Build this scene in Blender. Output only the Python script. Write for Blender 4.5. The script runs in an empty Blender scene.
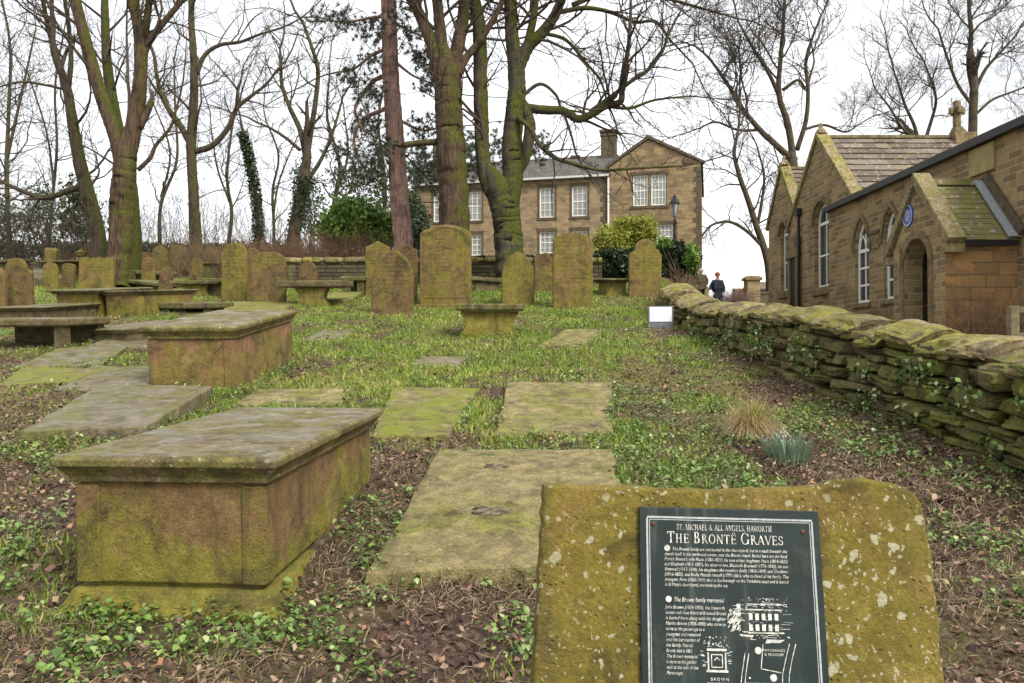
import bpy, math, random
import numpy as np
from mathutils import Vector, Matrix, Euler
R = math.radians
SC = bpy.context.scene
COL = SC.collection
rng = np.random.default_rng(7)
random.seed(7)

# ------------------------------------------------------------------ camera
FPX, EYE, PITCH = 796.0, 1.7, R(0.7)
cam = bpy.data.cameras.new('camera'); camo = bpy.data.objects.new('camera', cam); COL.objects.link(camo)
camo.location = (0, 0, EYE); camo.rotation_euler = (R(90) + PITCH, 0, 0)
cam.sensor_width = 36; cam.lens = FPX / 1024 * 36; cam.clip_start = 0.05; cam.clip_end = 2000
SC.camera = camo

def ray(px, py):
    u = (px - 512) / FPX; v = (341.5 - py) / FPX
    return np.array([u, math.cos(PITCH) - v * math.sin(PITCH), math.sin(PITCH) + v * math.cos(PITCH)])
def at(px, py, Y):
    d = ray(px, py); t = Y / d[1]
    return np.array([d[0] * t, Y, EYE + d[2] * t])
def at_x(px, py, X):
    d = ray(px, py); t = X / d[0]
    return np.array([X, d[1] * t, EYE + d[2] * t])

# ------------------------------------------------------------------ noise + ground
def vnoise(x, y, seed=0):
    x = np.asarray(x, float); y = np.asarray(y, float)
    xi = np.floor(x).astype(np.int64); yi = np.floor(y).astype(np.int64)
    fx = x - xi; fy = y - yi; fx = fx * fx * (3 - 2 * fx); fy = fy * fy * (3 - 2 * fy)
    def h(a, b):
        n = (a * 374761393 + b * 668265263 + seed * 974634721) & 0x7fffffff
        n = ((n ^ (n >> 13)) * 1274126177) & 0x7fffffff
        n = (n ^ (n >> 16)) & 0xffff
        return n / 65535.0
    return (h(xi, yi) * (1 - fx) + h(xi + 1, yi) * fx) * (1 - fy) + (h(xi, yi + 1) * (1 - fx) + h(xi + 1, yi + 1) * fx) * fy
def fnoise(x, y, seed=0, o=3):
    s = 0; a = .5; t = 0
    for k in range(o):
        s = s + a * vnoise(np.asarray(x) * 2 ** k, np.asarray(y) * 2 ** k, seed + k); t += a; a *= .5
    return s / t
WY = [-8, 2, 5.7, 8.6, 10, 12, 14.6, 16, 24, 30, 40, 60, 90]
WX = [4.5, 4.05, 3.68, 3.45, 3.30, 3.22, 3.22, 3.4, 5.2, 6.7, 9.6, 15, 22]
def wallx(y): return np.interp(y, WY, WX)
def g_yard(y):
    return np.interp(y, [-20, 0, 44, 52, 75, 120, 400], [-3.1, 0, 6.82, 7.3, 7.8, 6, -20])
def g_lane(y):
    return np.interp(y, [-20, 0, 40, 60, 90, 150, 400], [-1.6, .236, 4.0, 4.4, 3.2, -3, -40])
def H(x, y):
    x = np.asarray(x, float); y = np.asarray(y, float)
    wx = wallx(y)
    wid = np.interp(y, [15, 18], [.14, .9])
    t = np.clip((x - wx) / wid * .5 + .5, 0, 1); t = t * t * (3 - 2 * t)
    bumps = (fnoise(x * 1.1, y * 1.1, 3) - .5) * .10 + (fnoise(x * 4, y * 4, 9) - .5) * .05
    far = np.clip((y - 1) / 3, .4, 1)
    bank = .14 * np.exp(-np.clip(wx - x, 0, 9) / .5) * np.clip((15 - y) / 4, 0, 1)
    gy = g_yard(y) + bumps * far * np.clip((50 - y) / 20, 0, 1) + bank
    return gy * (1 - t) + g_lane(y) * t
def gnd(px, py):
    d = ray(px, py); t = .5
    last = t
    while t < 120:
        p = d * t
        if EYE + p[2] < float(H(p[0], p[1])): break
        last = t; t += .05 if t < 30 else .3
    lo, hi = last, t
    for _ in range(20):
        m = (lo + hi) / 2; p = d * m
        if EYE + p[2] < float(H(p[0], p[1])): hi = m
        else: lo = m
    p = d * hi
    return np.array([p[0], p[1], float(H(p[0], p[1]))])

# ------------------------------------------------------------------ object helpers
def tag(o, label=None, cat=None, group=None, kind=None):
    if label: o['label'] = label; kind = kind or 'thing'
    if cat: o['category'] = cat
    if group: o['group'] = group
    if kind: o['kind'] = kind
    return o
def empty(name, loc, rot=(0, 0, 0)):
    o = bpy.data.objects.new(name, None); COL.objects.link(o)
    o.empty_display_size = .1
    o.location = [float(v) for v in loc]; o.rotation_euler = rot
    return o

class MB:
    """collects vertex / face arrays and links them as one mesh object"""
    def __init__(s): s.V = []; s.F = []; s.n = 0; s.A = []
    def add(s, v, f, a=None):
        v = np.asarray(v, float).reshape(-1, 3)
        s.V.append(v)
        for q in f: s.F.append([int(i) + s.n for i in q])
        s.A.append(np.full(len(v), rng.random() if a is None else a))
        s.n += len(v); return s
    def box(s, x0, x1, y0, y1, z0, z1, M=None, jit=0):
        v = np.array([[x, y, z] for z in (z0, z1) for y in (y0, y1) for x in (x0, x1)], float)
        if jit: v = v + (rng.random(v.shape) - .5) * jit
        if M is not None: v = xf(v, M)
        return s.add(v, [(0, 2, 3, 1), (4, 5, 7, 6), (0, 1, 5, 4), (2, 6, 7, 3), (0, 4, 6, 2), (1, 3, 7, 5)])
    def prism(s, poly, d0, d1, axis='y', M=None):
        """poly: (a,b) points CCW seen from -axis; extruded d0..d1"""
        n = len(poly)
        def pt(a, b, d): return (a, d, b) if axis == 'y' else ((a, b, d) if axis == 'z' else (d, a, b))
        v = np.array([pt(a, b, d0) for a, b in poly] + [pt(a, b, d1) for a, b in poly], float)
        if M is not None: v = xf(v, M)
        f = [tuple(range(n)), tuple(range(2 * n - 1, n - 1, -1))]
        for i in range(n):
            j = (i + 1) % n; f.append((j, i, n + i, n + j))
        return s.add(v, f)
    def loft(s, rings, cap=True):
        """rings: list of equal length closed rings"""
        n = len(rings[0]); v = np.concatenate([np.asarray(r, float) for r in rings]); f = []
        for k in range(len(rings) - 1):
            for i in range(n):
                j = (i + 1) % n; f.append((k * n + i, k * n + j, (k + 1) * n + j, (k + 1) * n + i))
        if cap:
            f.append(tuple(range(n - 1, -1, -1))); b = (len(rings) - 1) * n; f.append(tuple(range(b, b + n)))
        return s.add(v, f)
    def frustum(s, levels, taper=None):
        """levels: (z, hx0,hx1, hy0,hy1) rectangular rings"""
        return s.loft([[(x0, y0, z), (x1, y0, z), (x1, y1, z), (x0, y1, z)] for z, x0, x1, y0, y1 in levels])
    def tube(s, path, radii, k=8, cap=True):
        v, q = tube_arr(np.asarray(path, float), np.asarray(radii, float), k)
        n0 = len(v); f = [tuple(r) for r in q]
        if cap:
            f.append(tuple(range(k - 1, -1, -1))); f.append(tuple(range(n0 - k, n0)))
        return s.add(v, f)
    def lathe(s, prof, k=16, c=(0, 0, 0)):
        return s.loft([[(c[0] + r * math.cos(6.28318 * i / k), c[1] + r * math.sin(6.28318 * i / k), c[2] + z) for i in range(k)] for r, z in prof])
    def build(s, name, mat, parent=None, loc=None, smooth=False, bevel=0, rot=None):
        me = bpy.data.meshes.new(name)
        V = np.concatenate(s.V) if s.V else np.zeros((0, 3))
        me.from_pydata(V.tolist(), [], s.F)
        if s.A:
            at_ = me.attributes.new('rnd', 'FLOAT', 'POINT'); at_.data.foreach_set('value', np.concatenate(s.A).astype(np.float32))
        return link(name, me, mat, parent, loc, smooth, bevel, rot)
def link(name, me, mat, parent=None, loc=None, smooth=False, bevel=0, rot=None):
    if mat:
        me.materials.append(mat)
    if smooth:
        me.polygons.foreach_set('use_smooth', [True] * len(me.polygons))
    me.update()
    o = bpy.data.objects.new(name, me); COL.objects.link(o)
    if parent: o.parent = parent
    if loc is not None: o.location = [float(v) for v in loc]
    if rot is not None: o.rotation_euler = rot
    if bevel:
        m = o.modifiers.new('bevel', 'BEVEL'); m.width = bevel; m.segments = 2; m.limit_method = 'ANGLE'; m.angle_limit = R(40)
    return o
def xf(v, M):
    M = np.array(M); v = np.asarray(v, float)
    return v @ M[:3, :3].T + M[:3, 3]
def fast_mesh(name, V, Q, rnd=None, mat=None, parent=None, loc=None, smooth=False):
    """V (n,3), Q (m,3) or (m,4) index array"""
    me = bpy.data.meshes.new(name); n = len(V); m, k = Q.shape
    me.vertices.add(n); me.vertices.foreach_set('co', np.ascontiguousarray(V, np.float32).ravel())
    me.loops.add(m * k); me.loops.foreach_set('vertex_index', np.ascontiguousarray(Q, np.int32).ravel())
    me.polygons.add(m); me.polygons.foreach_set('loop_start', np.arange(0, m * k, k, dtype=np.int32))
    if smooth: me.polygons.foreach_set('use_smooth', np.ones(m, bool))
    if rnd is not None:
        a = me.attributes.new('rnd', 'FLOAT', 'POINT'); a.data.foreach_set('value', np.ascontiguousarray(rnd, np.float32))
    me.update(calc_edges=True); me.validate()
    if mat: me.materials.append(mat)
    o = bpy.data.objects.new(name, me); COL.objects.link(o)
    if parent: o.parent = parent
    if loc is not None: o.location = [float(v) for v in loc]
    return o
def tube_arr(P, r, k):
    n = len(P)
    T = np.empty_like(P); T[1:-1] = P[2:] - P[:-2]; T[0] = P[1] - P[0]; T[-1] = P[-1] - P[-2]
    T /= np.linalg.norm(T, axis=1)[:, None] + 1e-9
    ref = np.array([.31, .87, .38]) if abs(T[0] @ np.array([.31, .87, .38])) < .9 else np.array([1., 0, 0])
    U = np.cross(T, ref); U /= np.linalg.norm(U, axis=1)[:, None] + 1e-9
    W = np.cross(T, U)
    a = np.arange(k) * (2 * math.pi / k)
    V = P[:, None, :] + r[:, None, None] * (np.cos(a)[None, :, None] * U[:, None, :] + np.sin(a)[None, :, None] * W[:, None, :])
    i = np.arange(n - 1)[:, None] * k; j = np.arange(k)[None, :]; j2 = (j + 1) % k
    Q = np.stack([i + j, i + j2, i + k + j2, i + k + j], -1).reshape(-1, 4)
    return V.reshape(-1, 3), Q
class TB:
    """fast collector of tubes"""
    def __init__(s): s.V = []; s.Q = []; s.n = 0; s.r = []
    def tube(s, P, r, k):
        v, q = tube_arr(np.asarray(P, float), np.asarray(r, float), k)
        s.V.append(v); s.Q.append(q + s.n); s.n += len(v); s.r.append(np.full(len(v), rng.random()))
    def build(s, name, mat, parent=None, loc=None, smooth=True):
        V = np.concatenate(s.V)
        if loc is not None: V = V - np.asarray(loc)
        return fast_mesh(name, V, np.concatenate(s.Q), np.concatenate(s.r), mat, parent, None, smooth)

# ------------------------------------------------------------------ node helpers
class NT:
    def __init__(s, name):
        s.m = bpy.data.materials.new(name); s.m.use_nodes = True
        s.t = s.m.node_tree; s.t.nodes.clear()
        s.out = s.t.nodes.new('ShaderNodeOutputMaterial')
        s.b = s.t.nodes.new('ShaderNodeBsdfPrincipled')
        s.t.links.new(s.b.outputs[0], s.out.inputs[0])
    def n(s, typ, **kw):
        nd = s.t.nodes.new(typ)
        for k, v in kw.items(): setattr(nd, k, v)
        return nd
    def set(s, sock, v):
        if hasattr(v, 'node'): s.t.links.new(v, sock)
        else: sock.default_value = v
    def math(s, op, a, b=0., c=0., clamp=False):
        nd = s.n('ShaderNodeMath', operation=op, use_clamp=clamp); s.set(nd.inputs[0], a); s.set(nd.inputs[1], b); s.set(nd.inputs[2], c)
        return nd.outputs[0]
    def mix(s, f, a, b, mode='MIX'):
        nd = s.n('ShaderNodeMix', data_type='RGBA', blend_type=mode)
        s.set(nd.inputs[0], f); s.set(nd.inputs[6], a if hasattr(a, 'node') else (*a, 1)); s.set(nd.inputs[7], b if hasattr(b, 'node') else (*b, 1))
        return nd.outputs[2]
    def noise(s, vec, scale, detail=4, rough=.55, dist=0.):
        nd = s.n('ShaderNodeTexNoise'); s.set(nd.inputs['Vector'], vec); nd.inputs['Scale'].default_value = scale
        nd.inputs['Detail'].default_value = detail; nd.inputs['Roughness'].default_value = rough; nd.inputs['Distortion'].default_value = dist
        return nd.outputs[0]
    def ramp(s, f, lo, hi):
        nd = s.n('ShaderNodeMapRange'); nd.interpolation_type = 'SMOOTHSTEP'; s.set(nd.inputs[0], f); nd.inputs[1].default_value = lo; nd.inputs[2].default_value = hi
        return nd.outputs[0]
    def cramp(s, f, stops):
        nd = s.n('ShaderNodeValToRGB'); s.set(nd.inputs[0], f); e = nd.color_ramp.elements
        while len(e) < len(stops): e.new(.5)
        for i, (p, c) in enumerate(stops): e[i].position = p; e[i].color = (*c, 1)
        return nd.outputs[0]
    def locrand(s):
        oi = s.n('ShaderNodeObjectInfo').outputs['Location']; w = s.n('ShaderNodeTexWhiteNoise', noise_dimensions='3D'); s.set(w.inputs[0], oi)
        return w.outputs['Value']
    def obj(s, jitter=True):
        tc = s.n('ShaderNodeTexCoord').outputs['Object']
        if not jitter: return tc
        sc = s.math('MULTIPLY', s.locrand(), 37.)
        ad = s.n('ShaderNodeVectorMath', operation='ADD'); s.set(ad.inputs[0], tc); s.set(ad.inputs[1], sc)
        return ad.outputs[0]
    def vscale(s, v, xyz):
        nd = s.n('ShaderNodeVectorMath', operation='MULTIPLY'); s.set(nd.inputs[0], v); nd.inputs[1].default_value = xyz
        return nd.outputs[0]
    def up(s):
        g = s.n('ShaderNodeNewGeometry').outputs['Normal']; x = s.n('ShaderNodeSeparateXYZ'); s.set(x.inputs[0], g)
        return x.outputs[2]
    def rand(s):
        return s.locrand()
    def attr(s, name='rnd'):
        return s.n('ShaderNodeAttribute', attribute_name=name).outputs['Fac']
    def bump(s, h, strength=.5, dist=.02):
        nd = s.n('ShaderNodeBump'); nd.inputs['Strength'].default_value = strength; nd.inputs['Distance'].default_value = dist
        s.set(nd.inputs['Height'], h); s.t.links.new(nd.outputs[0], s.b.inputs['Normal'])
    def fin(s, col, rough=.85, spec=.3):
        s.set(s.b.inputs['Base Color'], col if hasattr(col, 'node') else (*col, 1))
        s.set(s.b.inputs['Roughness'], rough); s.b.inputs['Specular IOR Level'].default_value = spec
        return s.m

def grave_mat(name, brown=(.27, .19, .085), olive=(.20, .175, .045), soot=.5, algae=.5, moss=.45, lichen=.3, dark=(.045, .036, .024), top=None, wet=0., pale=.5, lsc=1., mott=1., mosscol=None, rise=0., bd=.03, rows=0., vary=0.):
    t = NT(name); v = t.obj()
    streak = t.vscale(v, (7, 7, .7)); rnd = t.rand()
    n1 = t.noise(v, 1.5, 7, .68, .5); n2 = t.noise(v, 3.1, 9, .7, .8); n3 = t.noise(streak, 1.1, 5, .6); n4 = t.noise(v, 75, 5, .7); n5 = t.noise(v, 9, 9, .75)
    f = t.math('ADD', t.math('ADD', n1, t.math('MULTIPLY', n3, .30)), t.math('MULTIPLY', t.math('SUBTRACT', rnd, .5), .14))
    if rise:
        sz = t.n('ShaderNodeSeparateXYZ'); t.set(sz.inputs[0], t.n('ShaderNodeTexCoord').outputs['Object']); f = t.math('ADD', f, t.math('MULTIPLY', t.math('SUBTRACT', .42, sz.outputs[2]), rise))
    c = t.mix(t.ramp(f, .74 - .30 * algae, .86 - .30 * algae), brown, olive)
    c = t.mix(t.math('MULTIPLY', t.ramp(t.noise(v, 2.2, 8, .7, 1.2), .54, .66), pale), c, tuple(min(.5, k * 1.55 + .03) for k in brown))
    c = t.mix(t.math('MULTIPLY', t.ramp(n2, .49, .66), soot), c, dark)
    c = t.mix(t.math('MULTIPLY', t.ramp(n3, .50, .70), soot * .8), c, (.075, .056, .026))
    c = t.mix(1., c, t.mix(t.ramp(n5, .28, .72), tuple(1 - .5 * mott * k for k in (1, 1, 1)), tuple(1 + .29 * mott for k in (1, 1, 1))), 'MULTIPLY')
    c = t.mix(1., c, t.mix(t.ramp(n4, .30, .70), tuple(1 - .38 * mott for k in (1, 1, 1)), tuple(1 + .24 * mott for k in (1, 1, 1))), 'MULTIPLY')
    pv = t.n('ShaderNodeTexVoronoi', feature='F1'); t.set(pv.inputs['Vector'], v); pv.inputs['Scale'].default_value = 48
    pits = t.math('MULTIPLY', t.ramp(pv.outputs[0], .26, .10), t.ramp(t.noise(v, 4.4, 5, .7), .46, .62))
    c = t.mix(t.math('MULTIPLY', pits, .55 * mott), c, tuple(.35 * k for k in brown))
    c = t.mix(1., c, t.mix(t.ramp(t.noise(v, 210, 3, .7), .3, .7), tuple(1 - .22 * mott for k in (1, 1, 1)), tuple(1 + .18 * mott for k in (1, 1, 1))), 'MULTIPLY')
    if vary:
        at_ = t.attr(); c = t.mix(1., c, t.cramp(at_, [(0, (1 - vary, 1 - vary, 1 - .9 * vary)), (.5, (1, 1, 1)), (.8, (1 + .5 * vary, 1 + .42 * vary, 1 + .2 * vary)), (1, (1 + .7 * vary, 1 + .6 * vary, 1 + .5 * vary))]), 'MULTIPLY')
    up = t.up()
    if top:
        tn = t.noise(v, 2.3, 8, .7, .6)
        tc_ = t.mix(t.ramp(n5, .3, .7), tuple(k * .55 for k in top), tuple(k * 1.1 for k in top))
        c = t.mix(t.math('MULTIPLY', t.ramp(up, .75, .97), t.math('MULTIPLY', t.ramp(tn, .47, .58), .92)), c, tc_)
    mo = t.math('MULTIPLY', t.ramp(up, .25, .8), t.ramp(t.noise(v, 4.2, 8, .72), .68 - .35 * moss, .80 - .35 * moss))
    mk = mosscol or (.19, .20, .035)
    c = t.mix(mo, c, t.mix(t.ramp(n4, .25, .75), tuple(.36 * k for k in mk), mk))
    if lichen:
        nn = t.n('ShaderNodeTexNoise'); t.set(nn.inputs['Vector'], v); nn.inputs['Scale'].default_value = 30; nn.inputs['Detail'].default_value = 4
        wv = t.n('ShaderNodeVectorMath', operation='MULTIPLY_ADD'); t.set(wv.inputs[0], nn.outputs['Color']); wv.inputs[1].default_value = (.05, .05, .05); t.set(wv.inputs[2], v)
        for sc, k, th in ((13 * lsc, 1., .30), (23 * lsc, .9, .34), (41 * lsc, .8, .36)):
            vo = t.n('ShaderNodeTexVoronoi', feature='F1'); t.set(vo.inputs['Vector'], wv.outputs[0]); vo.inputs['Scale'].default_value = sc
            sp = t.n('ShaderNodeSeparateColor'); t.set(sp.inputs[0], vo.outputs[1])
            r = t.math('MULTIPLY', t.math('SUBTRACT', sp.outputs[0], 1. - (.55 if lichen < .9 else .66) * min(1., lichen + .25)), th * 1.6)
            d = t.math('ADD', vo.outputs[0], t.math('MULTIPLY', t.math('SUBTRACT', n5, .5), .22))
            m = t.math('MULTIPLY', t.ramp(t.math('SUBTRACT', r, d), -.02, .06), t.ramp(t.noise(v, 2.6, 3), *((.40, .58) if lichen < .9 else (.30, .52))))
            c = t.mix(t.math('MULTIPLY', m, min(1, lichen * 1.1) * k), c, t.mix(n4, (.26, .24, .13), (.52, .49, .34)))
    carve = None
    if rows:      # weathered-away lines of cutting, too worn to read
        ob = t.n('ShaderNodeTexCoord').outputs['Object']; so = t.n('ShaderNodeSeparateXYZ'); t.set(so.inputs[0], ob)
        ln = t.ramp(t.math('SINE', t.math('MULTIPLY', so.outputs[2], 6.2832 / .085)), .1, .7)
        wd = t.ramp(t.noise(t.vscale(v, (42, 3, 11.7)), 1., 2), .46, .56)
        gap = t.ramp(t.noise(v, 1.9, 4), .42, .58); fr = t.math('MULTIPLY', t.ramp(so.outputs[2], .42, .55), t.ramp(t.math('ABSOLUTE', so.outputs[0]), .36, .30))
        carve = t.math('MULTIPLY', t.math('MULTIPLY', ln, wd), t.math('MULTIPLY', gap, fr))
        c = t.mix(t.math('MULTIPLY', carve, rows), c, tuple(.45 * k for k in brown))
    h = t.math('ADD', t.math('MULTIPLY', n4, .25), t.math('ADD', n2, t.math('MULTIPLY', t.noise(v, 22, 8, .75), .7)))
    h = t.math('SUBTRACT', h, t.math('MULTIPLY', pits, .5))
    if carve: h = t.math('SUBTRACT', h, t.math('MULTIPLY', carve, .35))
    t.bump(h, .8, bd)
    rg = .88
    if wet:
        rg = t.math('SUBTRACT', .85, t.math('MULTIPLY', t.math('MULTIPLY', t.ramp(up, .8, .97), t.ramp(t.noise(v, 1.3, 3), .45, .6)), wet))
    return t.fin(c, rg, .3)

def masonry_mat(name, bw, bh, c1, c2, mortar, stain=(.06, .048, .03), green=.3, msize=.012, bump=.6, warm=None, st=1.):
    t = NT(name); tc = t.obj(False); sx = t.n('ShaderNodeSeparateXYZ'); t.set(sx.inputs[0], tc)
    nz = t.noise(tc, 2.5, 3)
    cb = t.n('ShaderNodeCombineXYZ'); t.set(cb.inputs[0], t.math('ADD', sx.outputs[0], sx.outputs[1])); 
    t.set(cb.inputs[1], t.math('ADD', sx.outputs[2], t.math('MULTIPLY', nz, .03)))
    b = t.n('ShaderNodeTexBrick'); t.set(b.inputs['Vector'], cb.outputs[0]); b.inputs['Scale'].default_value = 1
    b.inputs['Brick Width'].default_value = bw; b.inputs['Row Height'].default_value = bh; b.inputs['Mortar Size'].default_value = msize; b.inputs['Mortar Smooth'].default_value = .4
    b.inputs['Color1'].default_value = (*c1, 1); b.inputs['Color2'].default_value = (*c2, 1); b.inputs['Mortar'].default_value = (*mortar, 1); b.offset = .43; b.squash = 1.35; b.squash_frequency = 3
    n1 = t.noise(tc, 1.1, 6, .62, .5); n2 = t.noise(tc, 9, 6, .65); n3 = t.noise(t.vscale(tc, (1, 1, .25)), 1.6, 5)
    c = b.outputs[0]
    if warm: c = t.mix(t.math('MULTIPLY', t.ramp(t.noise(t.vscale(tc, (1.6, 1.6, 4)), 1.1, 2), .5, .62), .8), c, warm)
    c = t.mix(t.math('MULTIPLY', t.ramp(n2, .45, .8), .55 * st), c, stain)
    c = t.mix(t.math('MULTIPLY', t.ramp(n1, .48, .75), .5 * st), c, stain)
    c = t.mix(t.math('MULTIPLY', t.ramp(n3, .55, .8), green), c, (.14, .15, .05))
    t.bump(t.math('SUBTRACT', t.math('MULTIPLY', n2, .5), b.outputs[1]), bump, .02)
    return t.fin(c, .9, .2)

def leaf_mat(name, stops, rough=.5, trans=.25, spec=.4):
    t = NT(name); r = t.attr(); c = t.cramp(r, stops)
    m = t.fin(c, rough, spec)
    if trans:
        tr = t.n('ShaderNodeBsdfTranslucent'); t.set(tr.inputs[0], c); mx = t.n('ShaderNodeMixShader'); mx.inputs[0].default_value = trans
        t.t.links.new(t.b.outputs[0], mx.inputs[1]); t.t.links.new(tr.outputs[0], mx.inputs[2]); t.t.links.new(mx.outputs[0], t.out.inputs[0])
    return m
def bark_mat(name, c1, c2, moss=(.060, .064, .017), mossy=.5, scale=1., ridge=.8):
    t = NT(name); v = t.n('ShaderNodeTexCoord').outputs['Object']
    s = t.vscale(v, (11 * scale, 11 * scale, 1.6 * scale)); n = t.noise(s, 1, 8, .72, 1.2); n2 = t.noise(v, 1.1 * scale, 7, .68, .6); n3 = t.noise(v, 17 * scale, 6, .7)
    c = t.mix(t.ramp(n, .34, .62), c1, c2)
    c = t.mix(t.math('MULTIPLY', t.ramp(t.noise(v, 2.3 * scale, 6, .7), .5, .62), .6), c, tuple(k * .5 for k in c1))
    g = t.n('ShaderNodeNewGeometry').outputs['Normal']; x = t.n('ShaderNodeSeparateXYZ'); t.set(x.inputs[0], g)
    side = t.math('ADD', t.math('MULTIPLY', x.outputs[0], .16), t.math('MULTIPLY', x.outputs[2], .2))
    mm = t.ramp(t.math('ADD', t.math('ADD', n2, side), t.math('MULTIPLY', t.math('ADD', n3, n), .2)), .92 - .35 * mossy, 1.12 - .35 * mossy)
    c = t.mix(t.math('MULTIPLY', mm, min(.92, mossy * 1.5)), c, t.mix(t.ramp(n3, .3, .7), tuple(.55 * k for k in moss), tuple(1.6 * k for k in moss)))
    t.bump(t.math('ADD', n, t.math('MULTIPLY', n3, .5)), ridge, .06)
    return t.fin(c, .93, .15)
def plain(name, c, rough=.6, spec=.4, metal=0, nz=.15, scale=14):
    t = NT(name); v = t.obj(); n = t.noise(v, scale, 5, .6)
    cc = t.mix(t.ramp(n, .3, .75), tuple(k * (1 - nz) for k in c), tuple(min(1, k * (1 + nz)) for k in c))
    t.b.inputs['Metallic'].default_value = metal
    return t.fin(cc, rough, spec)
# ------------------------------------------------------------------ materials
M_head = grave_mat('headstone_sandstone', brown=(.175, .118, .040), olive=(.182, .150, .028), soot=.65, algae=.57, moss=.35, lichen=.3, pale=.35, mott=.7, rows=.35, dark=(.05, .036, .016))
M_headdark = grave_mat('headstone_brown_sandstone', brown=(.145, .092, .036), olive=(.155, .126, .026), soot=.75, algae=.42, moss=.4, lichen=.25, pale=.3, mott=.75, rows=.3, dark=(.04, .03, .017))
M_chest = grave_mat('chest_sandstone', brown=(.205, .128, .050), olive=(.21, .182, .030), soot=.65, algae=.55, moss=.5, lichen=.15, mott=.7, rise=.5)
M_chestred = grave_mat('chest_red_sandstone', brown=(.26, .145, .07), olive=(.225, .17, .045), soot=.6, algae=.25, moss=.4, lichen=.1, mott=.7, rise=.4)
M_cap = grave_mat('cap_slab_stone', brown=(.22, .17, .085), olive=(.185, .16, .045), soot=.6, algae=.5, moss=.30, lichen=.7, top=(.25, .23, .175), wet=.6)
M_table = grave_mat('table_stone', brown=(.15, .115, .055), olive=(.125, .12, .035), soot=.75, algae=.5, moss=.5, lichen=.4, top=(.23, .21, .165), wet=.5)
M_slab = grave_mat('ledger_stone', brown=(.255, .21, .09), olive=(.205, .195, .045), soot=.6, algae=.5, moss=.16, lichen=.55, dark=(.07, .06, .04), wet=.25)
M_slabmoss = grave_mat('mossy_ledger_stone', brown=(.24, .2, .09), olive=(.2, .19, .05), soot=.5, algae=.6, moss=.63, lichen=.2, mosscol=(.23, .26, .03))
M_slabgrey = grave_mat('grey_ledger_stone', brown=(.19, .155, .09), olive=(.17, .158, .05), soot=.6, algae=.45, moss=.46, lichen=.3, top=(.22, .19, .14), wet=.5)
M_info = grave_mat('lichened_flagstone', brown=(.225, .15, .036), olive=(.18, .142, .022), soot=.65, algae=.54, moss=.2, lichen=1., dark=(.045, .033, .011), pale=.45, lsc=1.7, mott=.55)
M_wallstone = grave_mat('drystone', brown=(.20, .16, .075), olive=(.165, .17, .035), soot=.9, algae=.55, moss=.62, lichen=.35, dark=(.020, .019, .014), bd=.05, vary=.45)
M_coping = grave_mat('coping_stone', brown=(.33, .26, .14), olive=(.28, .25, .06), soot=.75, algae=.42, moss=.50, lichen=.5, mosscol=(.30, .29, .035), dark=(.05, .042, .03), bd=.06, vary=.25)

FOOT = []      # footprints (polygons in x,y) where nothing grows
def foot(poly): FOOT.append(np.array([[p[0], p[1]] for p in poly], float))

# ------------------------------------------------------------------ headstones
def arch_top(w, kind, hz):
    """outline (x,z) from right shoulder over the top to left shoulder, w half width, hz full height"""
    pts = []
    N = 14
    if kind == 'round':
        for i in range(N + 1):
            a = math.pi * i / N; pts.append((w * math.cos(a), hz - w * .92 + w * .92 * math.sin(a)))
    elif kind == 'segment':
        s = .32 * w
        for i in range(N + 1):
            x = w * (1 - 2 * i / N); pts.append((x, hz - s * (x / w) ** 2))
        pts = [(w, hz - s - .05)] + pts + [(-w, hz - s - .05)]
    elif kind == 'soft':      # round with eased shoulders
        for i in range(N + 1):
            a = math.pi * i / N; pts.append((w * math.copysign(abs(math.cos(a)) ** .75, math.cos(a)), hz - w * .62 + w * .62 * math.sin(a) ** .85))
    elif kind == 'gothic':
        r = 2.0 * w * .80; c = r - w
        a1 = math.acos(c / r); top = r * math.sin(a1)
        for i in range(N // 2 + 1):
            a = a1 * i / (N // 2); pts.append((-c + r * math.cos(a), hz - top + r * math.sin(a)))
        pts += [(-x, z) for x, z in reversed(pts[:-1])]
    elif kind == 'shoulder':
        s = w * .66
        pts = [(w, hz - w * .95), (w * .93, hz - w * .84), (w * .80, hz - w * .78), (s * 1.02, hz - w * .74), (s, hz - w * .62)]
        for i in range(N + 1):
            a = math.pi * i / N; pts.append((s * math.cos(a) * .98, hz - w * .55 + w * .55 * math.sin(a)))
        pts += [(-x, z) for x, z in reversed(pts[:5])]
    elif kind == 'flat':
        pts = [(w, hz - .03), (w * .94, hz), (-w * .94, hz), (-w, hz - .03)]
    elif kind == 'peak':
        pts = [(w, hz - w * .5), (w * .75, hz - w * .42), (0, hz), (-w * .75, hz - w * .42), (-w, hz - w * .5)]
    elif kind == 'double':
        for k in (1, -1):
            for i in range(N + 1):
                a = math.pi * i / N; pts.append((k * w * .5 + w * .5 * math.cos(a) * .98, hz - w * .30 + w * .30 * math.sin(a)))
    elif kind == 'triple':
        for c, r in ((.72, .28), (.06, .38), (-.66, .34)):
            for i in range(8):
                a = math.pi * i / 7; pts.append((w * (c + r * math.cos(a) * .98), hz - w * .26 + w * .22 * math.sin(a) ** .6))
    return pts
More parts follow.
